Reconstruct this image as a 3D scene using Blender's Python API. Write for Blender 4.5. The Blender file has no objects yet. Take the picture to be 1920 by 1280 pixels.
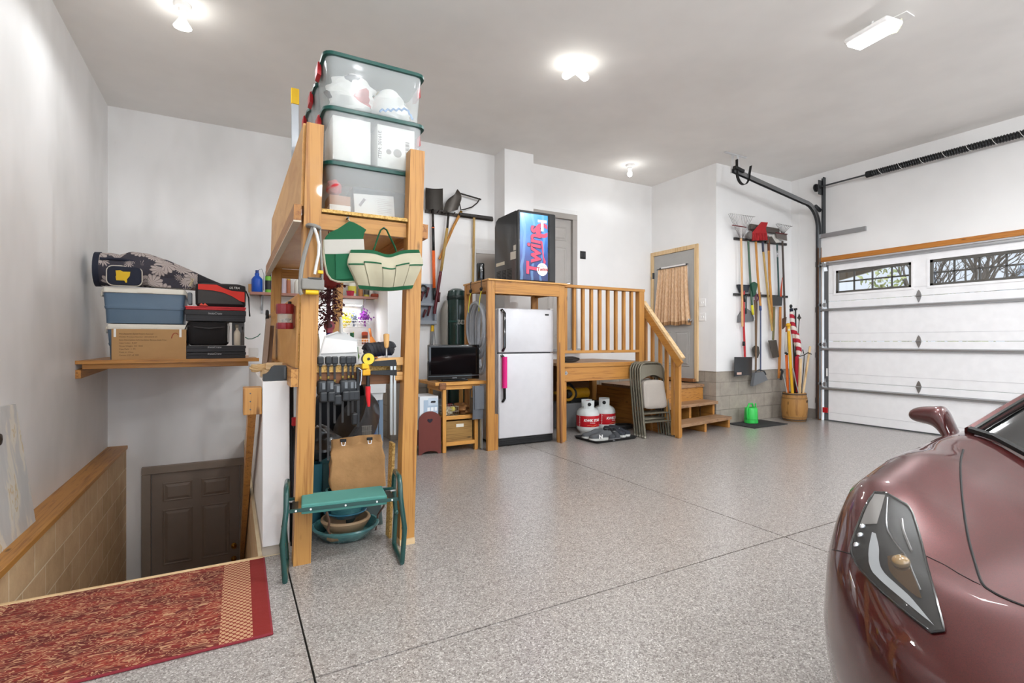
import bpy, bmesh, math, random
from mathutils import Vector, Matrix
from mathutils.bvhtree import BVHTree
R = random.Random(7)
PI = math.pi
sc = bpy.context.scene
COL = sc.collection
V = Vector

# ------------------------------------------------------------------ camera model (1920 x 1280)
CAM_Z, FOC, SN, CS = 1.21, 953.0, 0.4826, 0.8758
def ray(px, py):
    u = (px - 960) / FOC; v = (640 - py) / FOC
    return V((SN + CS * u, CS - SN * u, v))
def at(px, py, X=None, Y=None, Z=None):
    d = ray(px, py)
    t = X / d.x if X is not None else (Y / d.y if Y is not None else (Z - CAM_Z) / d.z)
    return V((d.x * t, d.y * t, CAM_Z + d.z * t))

# ------------------------------------------------------------------ mesh builder
class MB:
    def __init__(self):
        self.v = []; self.f = []; self.s = []; self.mi = []; self.cur = 0
    def add(self, vs, fs, smooth=False):
        b = len(self.v)
        self.v += [V(p) for p in vs]
        for f in fs:
            self.f.append([b + i for i in f]); self.s.append(smooth); self.mi.append(self.cur)
        return self
    def m(self, i):
        self.cur = i; return self
    def hexa(self, lo, hi):
        return self.add(list(lo) + list(hi), [(3, 2, 1, 0), (4, 5, 6, 7), (0, 1, 5, 4), (1, 2, 6, 5), (2, 3, 7, 6), (3, 0, 4, 7)])
    def box(self, c, s, rz=0, r=0, M=None, seg=2):
        x, y, z = s[0] / 2, s[1] / 2, s[2] / 2
        T = Matrix.Translation(c) @ (M if M is not None else Matrix.Rotation(rz, 4, 'Z'))
        if r <= 0:
            q = [(-x, -y), (x, -y), (x, y), (-x, y)]
            return self.hexa([T @ V((a, b, -z)) for a, b in q], [T @ V((a, b, z)) for a, b in q])
        bm = bmesh.new(); bmesh.ops.create_cube(bm, size=1)
        for w in bm.verts: w.co = V((w.co.x * s[0], w.co.y * s[1], w.co.z * s[2]))
        bmesh.ops.bevel(bm, geom=list(bm.edges), offset=min(r, x * .99, y * .99, z * .99), segments=seg, profile=.5, affect='EDGES')
        return self.bm(bm, T, seg > 2)
    def bm(self, bm, T=None, smooth=False):
        bm.verts.index_update()
        vs = [(T @ w.co if T is not None else w.co.copy()) for w in bm.verts]
        fs = [[w.index for w in f.verts] for f in bm.faces]
        bm.free(); return self.add(vs, fs, smooth)
    def bb(self, a, b, r=0, seg=2):
        a, b = V(a), V(b)
        return self.box((a + b) / 2, [abs(k) for k in (b - a)], r=r, seg=seg)
    def bar(self, p0, p1, w, h, up=(0, 0, 1), r=0):
        p0, p1 = V(p0), V(p1); d = p1 - p0; L = d.length; d.normalize(); u = V(up)
        if abs(d.dot(u)) > .98: u = V((0, 1, 0))
        sx = d.cross(u).normalized(); uz = sx.cross(d)
        M = Matrix((sx, d, uz)).transposed().to_4x4()
        return self.box((p0 + p1) / 2, (w, L, h), M=M, r=r)
    def tube(self, pts, r, n=8, closed=False, cap=True, smooth=True, sq=1.0):
        pts = [V(p) for p in pts]; N = len(pts)
        rr = r if isinstance(r, (list, tuple)) else [r] * N
        T = []
        for i in range(N):
            if closed: t = pts[(i + 1) % N] - pts[i - 1]
            else: t = pts[min(i + 1, N - 1)] - pts[max(i - 1, 0)]
            T.append(t.normalized() if t.length > 1e-9 else V((0, 0, 1)))
        a = V((0, 0, 1)) if abs(T[0].z) < .9 else V((0, 1, 0))
        nrm = (a - T[0] * a.dot(T[0])).normalized()
        vs = []
        for i in range(N):
            nrm = (nrm - T[i] * nrm.dot(T[i]))
            nrm = nrm.normalized() if nrm.length > 1e-6 else T[i].orthogonal().normalized()
            b = T[i].cross(nrm)
            for k in range(n):
                an = 2 * PI * k / n
                vs.append(pts[i] + (nrm * math.cos(an) + b * math.sin(an) * sq) * rr[i])
        fs = []
        for i in range(N if closed else N - 1):
            j = (i + 1) % N
            for k in range(n):
                l = (k + 1) % n
                fs.append((i * n + k, i * n + l, j * n + l, j * n + k))
        self.add(vs, fs, smooth)
        if cap and not closed:
            self.add(vs[:n], [tuple(reversed(range(n)))]); self.add(vs[-n:], [tuple(range(n))])
        return self
    def cyl(self, p0, p1, r0, r1=None, n=16, cap=True):
        return self.tube([p0, p1], [r0, r0 if r1 is None else r1], n, cap=cap)
    def lathe(self, prof, o=(0, 0, 0), n=24, M=None, sx=1, sy=1, smooth=True):
        T = Matrix.Translation(o) @ (M if M is not None else Matrix())
        vs = []; fs = []
        for r, z in prof:
            for k in range(n):
                a = 2 * PI * k / n; vs.append(T @ V((r * math.cos(a) * sx, r * math.sin(a) * sy, z)))
        for i in range(len(prof) - 1):
            for k in range(n):
                l = (k + 1) % n
                fs.append((i * n + k, i * n + l, (i + 1) * n + l, (i + 1) * n + k))
        self.add(vs, fs, smooth)
        if prof[0][0] > 1e-4: self.add(vs[:n], [tuple(reversed(range(n)))])
        if prof[-1][0] > 1e-4: self.add(vs[-n:], [tuple(range(n))])
        return self
    def prism(self, poly, vec, smooth=False):
        n = len(poly); a = [V(p) for p in poly]; b = [p + V(vec) for p in a]
        self.add(a, [tuple(reversed(range(n)))]); self.add(b, [tuple(range(n))])
        return self.add(a + b, [(i, (i + 1) % n, n + (i + 1) % n, n + i) for i in range(n)], smooth)
    def ball(self, c, r, n=12, m=8):
        r = (r, r, r) if not isinstance(r, (tuple, list)) else r
        return self.lathe([(max(math.sin(PI * i / m), 1e-5), -math.cos(PI * i / m)) for i in range(m + 1)], (0, 0, 0), n, M=Matrix.Translation(c) @ Matrix.Diagonal((*r, 1)))
    def grid(self, fn, nu, nv, smooth=True):
        vs = [fn(i / nu, j / nv) for j in range(nv + 1) for i in range(nu + 1)]
        w = nu + 1
        return self.add(vs, [(j * w + i, j * w + i + 1, (j + 1) * w + i + 1, (j + 1) * w + i) for j in range(nv) for i in range(nu)], smooth)
    def sheet(self, fn, nu, nv, th):
        """a grid with thickness th (a vector or a number along the third axis of fn)"""
        w = nu + 1; a = [V(fn(i / nu, j / nv)) for j in range(nv + 1) for i in range(nu + 1)]
        th = V(th); b = [p + th for p in a]; n = len(a)
        fs = []
        for j in range(nv):
            for i in range(nu):
                q = (j * w + i, j * w + i + 1, (j + 1) * w + i + 1, (j + 1) * w + i)
                fs.append(q); fs.append(tuple(n + k for k in reversed(q)))
        rim = [i for i in range(w)] + [j * w + nu for j in range(1, nv + 1)] + [nv * w + i for i in range(nu - 1, -1, -1)] + [j * w for j in range(nv - 1, 0, -1)]
        for k in range(len(rim)):
            p, q = rim[k], rim[(k + 1) % len(rim)]
            fs.append((q, p, n + p, n + q))
        return self.add(a + b, fs, True)
    def loft(self, secs, closed=True, cap=True, smooth=True):
        n = len(secs[0]); vs = [p for s in secs for p in s]; fs = []
        for i in range(len(secs) - 1):
            for k in range(n if closed else n - 1):
                l = (k + 1) % n
                fs.append((i * n + k, i * n + l, (i + 1) * n + l, (i + 1) * n + k))
        self.add(vs, fs, smooth)
        if cap: self.add(secs[0], [tuple(reversed(range(n)))], smooth); self.add(secs[-1], [tuple(range(n))], smooth)
        return self
    def build(self, name, mat, parent=None, flat_origin=None, fix=True):
        me = bpy.data.meshes.new(name)
        if parent is not None: inv = MW[parent].inverted()
        else:
            if flat_origin is not None: o = V(flat_origin)
            else:
                xs = [p.x for p in self.v]; ys = [p.y for p in self.v]; zs = [p.z for p in self.v]
                o = V(((min(xs) + max(xs)) / 2, (min(ys) + max(ys)) / 2, min(zs)))
            inv = Matrix.Translation(-o)
        me.from_pydata([inv @ p for p in self.v], [], self.f)
        for p, s, i in zip(me.polygons, self.s, self.mi):
            p.use_smooth = s; p.material_index = i
        for m_ in (mat if isinstance(mat, (list, tuple)) else [mat]): me.materials.append(m_)
        if fix:
            bm = bmesh.new(); bm.from_mesh(me)
            bmesh.ops.remove_doubles(bm, verts=bm.verts, dist=1e-5)
            bmesh.ops.recalc_face_normals(bm, faces=bm.faces)
            for e in bm.edges:
                if len(e.link_faces) == 2 and e.calc_face_angle(0) > .7: e.smooth = False
            bm.to_mesh(me); bm.free()
        ob = bpy.data.objects.new(name, me); COL.objects.link(ob)
        if parent is not None:
            ob.parent = parent; MW[ob] = MW[parent].copy()
        else:
            ob.location = o; MW[ob] = Matrix.Translation(o)
        return ob
MW = {}
def thing(name, label, cat, loc, rz=0, group=None):
    o = bpy.data.objects.new(name, None); COL.objects.link(o)
    o.empty_display_size = .05
    o.location = loc; o.rotation_euler = (0, 0, rz)
    MW[o] = Matrix.Translation(V(loc)) @ Matrix.Rotation(rz, 4, 'Z')
    return tag(o, label, cat, group)
def tag(o, label, cat, group=None):
    o['label'] = label; o['category'] = cat
    if group: o['group'] = group
    return o
def plab(o, label):
    o['label'] = label; return o
def struct(o):
    o['kind'] = 'structure'; return o
def dup(root, loc, rz, label, group=None, scale=None):
    r = root.copy(); COL.objects.link(r)
    r.location = loc; r.rotation_euler = (0, 0, rz); r['label'] = label
    if group: r['group'] = group
    if scale: r.scale = scale
    MW[r] = Matrix.Translation(V(loc)) @ Matrix.Rotation(rz, 4, 'Z')
    for ch in list(root.children):
        c = ch.copy(); COL.objects.link(c); c.parent = r; MW[c] = MW[r].copy()
        for g in list(ch.children):
            d = g.copy(); COL.objects.link(d); d.parent = c; MW[d] = MW[r].copy()
    return r
def local(parent):            # builder helper: turns coordinates local to a thing into world ones
    M = MW[parent]
    return lambda x, y, z: M @ V((x, y, z))

def text(body, size, o, xd, yd, mat, parent, name='lettering', ext=.0008, align='LEFT', shear=0, bold=0, sx=1):
    cu = bpy.data.curves.new(name, 'FONT'); cu.body = body; cu.size = size; cu.extrude = ext
    cu.align_x = align; cu.shear = shear; cu.offset = bold; cu.resolution_u = 3
    to = bpy.data.objects.new(name, cu); COL.objects.link(to)
    dg = bpy.context.evaluated_depsgraph_get()
    me = bpy.data.meshes.new_from_object(to.evaluated_get(dg))
    bpy.data.objects.remove(to); bpy.data.curves.remove(cu)
    xd, yd = V(xd).normalized(), V(yd).normalized(); zd = xd.cross(yd)
    T = Matrix.Translation(o) @ Matrix((xd * sx, yd, zd)).transposed().to_4x4()
    if parent is not None: T = MW[parent].inverted() @ T
    me.transform(T); me.materials.clear(); me.materials.append(mat)
    ob = bpy.data.objects.new(name, me); COL.objects.link(ob)
    if parent is not None: ob.parent = parent; MW[ob] = MW[parent].copy()
    return ob

# ------------------------------------------------------------------ materials
def lin(c):
    if isinstance(c, str): c = [int(c[i:i + 2], 16) for i in (0, 2, 4)]
    o = []
    for k in c[:3]:
        k /= 255; o.append(k / 12.92 if k <= .04045 else ((k + .055) / 1.055) ** 2.4)
    return (*o, 1)
class NT:
    def __init__(self, name):
        self.mat = bpy.data.materials.new(name); self.mat.use_nodes = True
        self.t = self.mat.node_tree; self.n = self.t.nodes; self.l = self.t.links
        self.b = self.n['Principled BSDF']; self.out = self.n['Material Output']
        self._tc = None
    def N(self, typ, ins=None, **kw):
        nd = self.n.new(typ)
        for k, v in kw.items(): setattr(nd, k, v)
        for k, v in (ins or {}).items():
            s = nd.inputs[k]
            if isinstance(v, bpy.types.NodeSocket): self.l.new(v, s)
            else: s.default_value = v
        return nd
    def co(self, kind='Object'):
        if self._tc is None: self._tc = self.n.new('ShaderNodeTexCoord')
        return self._tc.outputs[kind]
    def mp(self, scale=(1, 1, 1), rot=(0, 0, 0), loc=(0, 0, 0), kind='Object'):
        return self.N('ShaderNodeMapping', {'Vector': self.co(kind), 'Scale': scale, 'Rotation': rot, 'Location': loc}).outputs[0]
    def noise(self, vec, scale, detail=3, rough=.5, dist=0):
        return self.N('ShaderNodeTexNoise', {'Vector': vec, 'Scale': scale, 'Detail': detail, 'Roughness': rough, 'Distortion': dist}).outputs['Fac']
    def ramp(self, fac, stops, interp='LINEAR'):
        nd = self.N('ShaderNodeValToRGB', {'Fac': fac}); e = nd.color_ramp.elements; nd.color_ramp.interpolation = interp
        while len(e) < len(stops): e.new(.5)
        for el, (p, c) in zip(e, stops): el.position = p; el.color = c if len(c) == 4 and max(c) <= 1.0001 else lin(c)
        return nd.outputs['Color']
    def math(self, op, a, b=0, c=0, clamp=False):
        nd = self.N('ShaderNodeMath', operation=op, use_clamp=clamp)
        for i, v in enumerate((a, b, c)):
            if isinstance(v, bpy.types.NodeSocket): self.l.new(v, nd.inputs[i])
            else: nd.inputs[i].default_value = v
        return nd.outputs[0]
    def mix(self, fac, a, b, blend='MIX'):
        nd = self.N('ShaderNodeMix', data_type='RGBA', blend_type=blend)
        for s, v in ((nd.inputs['Factor'], fac), (nd.inputs[6], a), (nd.inputs[7], b)):
            if isinstance(v, bpy.types.NodeSocket): self.l.new(v, s)
            else: s.default_value = v if not isinstance(v, str) else lin(v)
        return nd.outputs[2]
    def xyz(self, vec=None):
        return self.N('ShaderNodeSeparateXYZ', {'Vector': vec if vec is not None else self.co()}).outputs
    def comb(self, x, y, z):
        nd = self.N('ShaderNodeCombineXYZ')
        for s, v in zip(nd.inputs, (x, y, z)):
            if isinstance(v, bpy.types.NodeSocket): self.l.new(v, s)
            else: s.default_value = v
        return nd.outputs[0]
    def bump(self, h, st=.2, d=.01):
        self.l.new(self.N('ShaderNodeBump', {'Height': h, 'Strength': st, 'Distance': d}).outputs[0], self.b.inputs['Normal'])
    def set(self, col=None, rough=.5, metal=0, coat=0, spec=.5, trans=0, ior=1.45, emit=None, es=0, sheen=0, alpha=None):
        I = self.b.inputs
        if col is not None:
            if isinstance(col, bpy.types.NodeSocket): self.l.new(col, I['Base Color'])
            else: I['Base Color'].default_value = lin(col)
        if isinstance(rough, bpy.types.NodeSocket): self.l.new(rough, I['Roughness'])
        else: I['Roughness'].default_value = rough
        I['Metallic'].default_value = metal; I['Coat Weight'].default_value = coat; I['Coat Roughness'].default_value = .04
        I['Specular IOR Level'].default_value = spec; I['Transmission Weight'].default_value = trans; I['IOR'].default_value = ior
        I['Sheen Weight'].default_value = sheen
        if emit is not None: I['Emission Color'].default_value = lin(emit); I['Emission Strength'].default_value = es
        return self.mat
_mc = {}
def M(col, rough=.5, metal=0, coat=0, var=.02, name=None, **kw):
    """plain painted / plastic / metal surface with a faint procedural tone variation"""
    key = (col, rough, metal, coat, name)
    if key in _mc: return _mc[key]
    t = NT(name or 'surface_' + (col if isinstance(col, str) else '%02x%02x%02x' % tuple(col)))
    c = lin(col)
    a = tuple(k * (1 - var) for k in c[:3]) + (1,); b = tuple(min(1, k * (1 + var)) for k in c[:3]) + (1,)
    n = t.noise(t.mp(), 9, 2)
    m = t.set(t.ramp(n, [(.35, a), (.65, b)]), rough, metal, coat, **kw)
    _mc[key] = m; return m
def wood(name, light, dark, axis, rough=.5, coat=0, sc_=1, knots=True):
    t = NT(name); s = [34 * sc_, 34 * sc_, 34 * sc_]; s['XYZ'.index(axis)] = 1.2 * sc_
    v = t.mp(tuple(s))
    n1 = t.noise(v, 1.0, 4, .6, .6); n2 = t.noise(v, 3.2, 2, .5)
    f = t.math('ADD', t.math('MULTIPLY', n1, .65), t.math('MULTIPLY', n2, .35))
    c = t.ramp(f, [(.36, dark), (.5, light), (.72, light)])
    big = t.noise(t.mp(), 2.3, 2)
    c = t.mix(t.math('MULTIPLY', t.math('SUBTRACT', big, .3), .45, clamp=True), c, dark)
    if knots:
        ks = [9, 9, 9]; ks['XYZ'.index(axis)] = 3.2
        vo = t.N('ShaderNodeTexVoronoi', {'Vector': t.mp(tuple(ks)), 'Scale': 1.0, 'Randomness': 1.0}).outputs['Distance']
        kf = t.ramp(vo, [(.05, (1, 1, 1, 1)), (.13, (0, 0, 0, 1))])
        c = t.mix(t.math('MULTIPLY', kf, .8), c, tuple(k * .35 for k in lin(dark)[:3]) + (1,))
    t.set(c, rough, coat=coat); t.bump(f, .15, .004)
    return t.mat
W3 = lambda name, l, d, **k: {a: wood(name + '_' + a, l, d, a, **k) for a in 'XYZ'}
FIR = W3('fir', 'ba8746', '935f2a', coat=.1)
PINE = W3('pine', 'b9833f', '8f5b27', coat=.1)
OAKY = W3('stained_pine', 'bd843f', '8f5a25', coat=.2)
PALE = W3('pale_pine', 'dcbf94', 'bf9a68')
OLDW = W3('worn_tread', 'a58262', '6d4c33')
DARKW = W3('brown_wood', '8a5a34', '5d3a1f')

def wall_paint(name, col, rough=.55):
    t = NT(name); c = lin(col)
    n = t.noise(t.mp(), 1.1, 3, .6)
    lo = tuple(k * .93 for k in c[:3]) + (1,)
    t.set(t.ramp(n, [(.3, lo), (.6, c)]), rough)
    t.bump(t.noise(t.mp(), 140, 2), .08, .002)
    return t.mat
WALL = wall_paint('white_wall_paint', 'ecebea')
CEIL = wall_paint('ceiling_paint', 'f2f0ed', .8)

def scuffed_wall():
    t = NT('scuffed_wall_paint'); n = t.noise(t.mp((1, .8, .5)), 1.4, 3, .6)
    c = t.ramp(n, [(.32, 'dad9d7'), (.6, 'e9e8e7')])
    sp = t.ramp(t.noise(t.mp((4, 4, 1)), 6, 4, .7), [(.70, (0, 0, 0, 1)), (.76, (1, 1, 1, 1))])
    t.set(t.mix(t.math('MULTIPLY', sp, .15), c, 'a9a39e'), .55); return t.mat
WALLS = scuffed_wall()

def floor_mat():
    t = NT('speckled_epoxy_floor'); v = t.co()
    c1 = t.N('ShaderNodeTexVoronoi', {'Vector': v, 'Scale': 210.0}).outputs['Color']
    g = t.N('ShaderNodeSeparateColor', {'Color': c1}).outputs[0]
    c = t.ramp(g, [(0, '5c5652'), (.10, '7d7671'), (.3, '938d88'), (.62, '9e9893'), (.86, 'b2aca7'), (1, 'd3d0cc')], 'LINEAR')
    g2 = t.N('ShaderNodeSeparateColor', {'Color': t.N('ShaderNodeTexVoronoi', {'Vector': v, 'Scale': 95.0}).outputs['Color']}).outputs[1]
    c = t.mix(t.ramp(g2, [(.86, (0, 0, 0, 1)), (.92, (.5, .5, .5, 1))]), c, '655e59')
    st = t.noise(t.mp((1, 1, 1)), .7, 3)
    c = t.mix(t.math('MULTIPLY', t.math('SUBTRACT', st, .45, clamp=True), .5), c, '968a84')
    t.set(c, .3, coat=.35, spec=.5); t.b.inputs['Coat Roughness'].default_value = .18
    t.bump(g, .06, .002); return t.mat
FLOOR = floor_mat()

def block_mat(name, horiz, c1, c2, mortar):
    t = NT(name); o = t.xyz()
    v = t.comb(o['XYZ'.index(horiz)], o[2], 0)
    br = t.N('ShaderNodeTexBrick', {'Vector': v, 'Color1': lin(c1), 'Color2': lin(c2), 'Mortar': lin(mortar), 'Scale': 1.0,
             'Mortar Size': .006, 'Mortar Smooth': .3, 'Brick Width': .405, 'Row Height': .203, 'Bias': 0.0})
    n = t.noise(t.co(), 7, 5, .65)
    c = t.mix(.3, br.outputs['Color'], t.ramp(n, [(.3, '6f6862'), (.7, 'cfc8c0')]), 'OVERLAY')
    t.set(c, .85)
    t.bump(t.math('ADD', t.math('MULTIPLY', br.outputs['Fac'], -1.5), t.math('MULTIPLY', t.noise(t.co(), 60, 3), .5)), .5, .006)
    return t.mat
BLKX = block_mat('concrete_block_x', 'X', 'a9a196', 'a09a90', '8c857d')
BLKY = block_mat('concrete_block_y', 'Y', 'a9a196', '9d968c', '8c857d')
TANBLK = block_mat('tan_concrete_block', 'Y', 'd2b68f', 'c6a982', 'e0d1b5')

STEEL = M('a9aaab', .35, .9, name='galvanised_steel')
DSTEEL = M('55585a', .4, .85, name='dark_steel')
BLACK = M('17181a', .4, name='black_plastic')
BLKM = M('1d1d1e', .65, name='black_rubber')
BLKG = M('0d0e10', .12, coat=.5, name='black_gloss')
WHITE = M('eceae8', .4, name='white_plastic')
WENAM = M('d2d1d4', .3, coat=.3, name='white_enamel')
GREYP = M('8b8f94', .45, name='grey_plastic')
LGREY = M('c9cac9', .5, name='light_grey_plastic')
BRASS = M('b98c3c', .25, 1.0, name='brass')
CHROME = M('cfd2d6', .12, 1.0, name='chrome')
RED = M('b3141c', .4, name='red_plastic')
DRED = M('7d1420', .35, coat=.3, name='dark_red_plastic')
YEL = M('e3b516', .45, name='yellow_plastic')
GREEN = M('0f5332', .85, name='green_canvas')
CREAM = M('b3ac95', .9, name='cream_canvas')
TEAL = M('3f7f83', .35, name='teal_glaze')
PAPER = M('f0eee9', .8, name='white_paper')
INK = M('3a3634', .8, name='printed_ink')
INKW = M('f3f2ef', .6, name='white_print')

def clear_mat(name, tint, fac, rough=.15):
    t = NT(name); t.set(tint, rough, spec=.5)
    tr = t.N('ShaderNodeBsdfTransparent')
    tr.inputs[0].default_value = (.96, .97, .97, 1)
    mx = t.N('ShaderNodeMixShader', {'Fac': fac})
    t.l.new(tr.outputs[0], mx.inputs[1]); t.l.new(t.b.outputs[0], mx.inputs[2]); t.l.new(mx.outputs[0], t.out.inputs[0])
    return t.mat
def glass_mat(name, tint=(1, 1, 1, 1), rough=.0):
    t = NT(name)
    tr = t.N('ShaderNodeBsdfTransparent'); tr.inputs[0].default_value = tint
    gl = t.N('ShaderNodeBsdfGlossy', {'Roughness': rough})
    fr = t.N('ShaderNodeFresnel', {'IOR': 1.45})
    mx = t.N('ShaderNodeMixShader', {'Fac': fr.outputs[0]})
    t.l.new(tr.outputs[0], mx.inputs[1]); t.l.new(gl.outputs[0], mx.inputs[2]); t.l.new(mx.outputs[0], t.out.inputs[0])
    return t.mat
FROST = clear_mat('frosted_clear_plastic', 'f6f8f8', .22, .12)
GLASS = glass_mat('window_glass')
def emis(name, col, s):
    t = NT(name); return t.set('ffffff', .5, emit=col, es=s)
# ================================================================== THE ROOM
CZ = 3.81                                   # ceiling
XL, XR = -1.2, 7.97                         # left wall, overhead-door wall
YB, YT, XJ, XS = 6.35, 5.05, 6.18, 1.715    # back wall, tool wall, jog, stair recess
SX, SY = 0.15, 3.17                         # right edge and near edge of the stairwell
g = .004
m = MB()
xs = [XL, .26, 3.0, XR]
for i in range(3):
    a, b = xs[i] + (g if i else 0), xs[i + 1] - (g if i < 2 else 0)
    m.bb((a, -3.2, -.12), (b, 1.945 - g, 0))
    if i: m.bb((a, 1.945 + g, -.12), (b, YB if i == 1 else YB, 0))
m.bb((XL, 1.945 + g, -.12), (.26 - g, SY - .03, 0)); m.bb((SX, SY - .03, -.12), (.26 - g, 7.06, 0)); m.bb((.26 + g, YB, -.12), (XS, 7.06, 0))
fl = struct(m.build('floor', FLOOR, flat_origin=(0, 0, 0)))
m = MB(); m.bb((XL, -3.2, -.2), (XR, SY - .05, -.125)); m.bb((SX, SY - .05, -.2), (XR, 7.06, -.125))
plab(m.build('sub_slab', M('2b2825', .9), fl), 'dark joint filler')
struct(MB().bb((XL - .2, -3.4, CZ), (XR + .2, 7.3, CZ + .12)).build('ceiling', CEIL))
# walls
m = MB(); m.bb((XL - .14, -3.2, .05), (XL, 7.06, CZ)); struct(m.build('wall_left', WALLS))
m = MB(); m.bb((XL - .14, 2.0, -2.35), (-1.035, 7.06, .012)); struct(m.build('wall_stairwell_left', TANBLK, flat_origin=(0, 0, 0)))
m = MB(); m.bb((XL, -3.2, 0), (XL - .14, 2.0, .05)); struct(m.build('baseboard_left', WALL))
m = MB(); m.bb((XL - .14, 7.06, -2.35), (XS, 7.2, CZ)); struct(m.build('wall_back_left', WALLS))
m = MB(); m.prism([(XS, YB, .72), (XJ, YB, .72), (XJ, YB + .14, .72), (XS + .12, YB + .14, .72), (XS + .12, 7.06, .72), (XS, 7.06, .72)], (0, 0, CZ - .72)); struct(m.build('wall_back', WALL))
m = MB(); q = .012; m.prism([(XS - q, YB - q, 0), (XJ, YB - q, 0), (XJ, YB + .14, 0), (XS + .12, YB + .14, 0), (XS + .12, 7.06, 0), (XS - q, 7.06, 0)], (0, 0, .72)); struct(m.build('wall_back_foundation', BLKX, flat_origin=(0, 0, 0)))
m = MB(); m.bb((3.22, 6.05, 0), (3.675, YB, CZ)); struct(m.build('wall_chase', WALL))
m = MB(); m.bb((XJ, YT + .14, .77), (XJ + .14, YB + .14, CZ)); struct(m.build('wall_jog', WALL))
m = MB(); m.bb((XJ - .0, YT, .77), (XR + .14, YT + .14, CZ)); struct(m.build('wall_tools', WALL))
m = MB(); m.bb((XJ + .012, YT + .012, 0), (XR, YT + .14, .77)); struct(m.build('wall_tools_foundation', BLKX, flat_origin=(0, 0, 0)))
m = MB(); m.bb((XJ + .012, YT + .14, 0), (XJ + .14, YB, .77)); struct(m.build('wall_jog_foundation', BLKY, flat_origin=(0, 0, 0)))
m = MB(); m.bb((XR, 4.56, 0), (XR + .16, YT, CZ)); m.bb((XR, -.4, 2.42), (XR + .16, 4.56, CZ)); m.bb((XR, -3.2, 0), (XR + .16, -.4, CZ))
struct(m.build('wall_right', WALL))
m = MB(); m.bb((XL - .14, -3.34, 0), (-.6, -3.2, CZ)); m.bb((-.6, -3.34, 3.1), (7.0, -3.2, CZ)); m.bb((7.0, -3.34, 0), (XR + .16, -3.2, CZ))
struct(m.build('wall_front', WALL))                 # unseen opening behind the camera, added to let fill light in
struct(MB().bb((-12, -30, -.3), (20, -3.2, -.12)).build('ground_front', M('a9a69f', .9, name='bounce_slab')))  # unseen slab added outside the opening to bounce light
m = MB(); m.bb((XR - .014, 4.62, 0), (XR, YT, .16)); struct(m.build('baseboard_right', M('8d857e', .85)))
# stairwell: lower floor, steps, right hand block wall, half wall
struct(MB().bb((-1.2, 3.1, -2.5), (.4, 7.2, -2.33)).build('floor_lower', M('8c8780', .8)))
m = MB()
for k in range(9):
    z = -.24 * (k + 1); y = SY + .26 * k
    m.bb((-1.03, y, z - .04), (.14, y + .29, z), .008)
    m.bb((-1.03, y, z - .24), (.14, y + .02, z - .04))
struct(m.build('trim_stair_flight', OLDW['X']))
m = MB(); m.bb((-1.03, SY - .035, -.1), (SX + .005, SY, .012), .006); struct(m.build('trim_stair_nosing', PALE['X']))
m = MB(); m.bb((SX - .02, SY + .002, -2.35), (SX + .1, 7.055, .0015)); struct(m.build('wall_stairwell_right', TANBLK, flat_origin=(0, 0, 0)))
m = MB(); m.bb((SX, SY, .055), (SX + .14, 5.78, .985), .004); hw = m.build('wall_half', WALL); struct(hw)
m = MB(); m.bb((SX, SY + .01, -.02), (SX + .145, 5.78, .055)); struct(m.build('baseboard_half', M('b3a99c', .85)))
m = MB(); m.bb((-1.22, 1.2, .012), (-1.02, 7.055, .05), .004); struct(m.build('trim_1', PINE['Y']))
# stair handrail board with its upper block
h = thing('handrail', 'stained wooden handrail board running down the stairwell beside the half wall', 'handrail', (.1, 3.3, .7))
m = MB(); m.bar((.1, 3.25, .86), (.1, 6.75, -1.3), .04, .14); m.build('rail', OAKY['Y'], h)
m = MB(); m.bb((.055, 3.19, .80), (.149, 3.32, .95), .004); b = m.build('rail_block', FIR['Z'], h)
for k in range(3): MB().cyl((.09, 3.188, .83 + .045 * k), (.09, 3.191, .83 + .045 * k), .004, n=8).build('nail', DSTEEL, b)

def panel_door(y, x0, x1, z0, z1, axis, mat, parent, rows, depth=.012, face=-1):
    """raised panels on a door face. axis 'Y': face looks to -Y at y ; axis 'X': face looks to -X at x=y"""
    for (u0, u1, v0, v1) in rows:
        a0, a1 = x0 + (x1 - x0) * u0, x0 + (x1 - x0) * u1; b0, b1 = z0 + (z1 - z0) * v0, z0 + (z1 - z0) * v1
        mb = MB(); d = depth
        def P3(a, c, o): return V((a, y - o, c)) if axis == 'Y' else V((y - o, a, c))
        r = .02
        rings = [[P3(a0 - r, b0 - r, 0.001), P3(a1 + r, b0 - r, 0.001), P3(a1 + r, b1 + r, 0.001), P3(a0 - r, b1 + r, 0.001)],
                 [P3(a0 - r * .4, b0 - r * .4, d * .6), P3(a1 + r * .4, b0 - r * .4, d * .6), P3(a1 + r * .4, b1 + r * .4, d * .6), P3(a0 - r * .4, b1 + r * .4, d * .6)],
                 [P3(a0 + r * .2, b0 + r * .2, d * .1), P3(a1 - r * .2, b0 + r * .2, d * .1), P3(a1 - r * .2, b1 - r * .2, d * .1), P3(a0 + r * .2, b1 - r * .2, d * .1)],
                 [P3(a0 + r * 1.6, b0 + r * 1.6, d), P3(a1 - r * 1.6, b0 + r * 1.6, d), P3(a1 - r * 1.6, b1 - r * 1.6, d), P3(a0 + r * 1.6, b1 - r * 1.6, d)]]
        mb.loft(rings, smooth=False); mb.build('raised_panel', mat, parent)
SIX = [(.14, .43, .845, .935), (.57, .86, .845, .935), (.14, .43, .48, .78), (.57, .86, .48, .78), (.14, .43, .1, .40), (.57, .86, .1, .40)]
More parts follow.
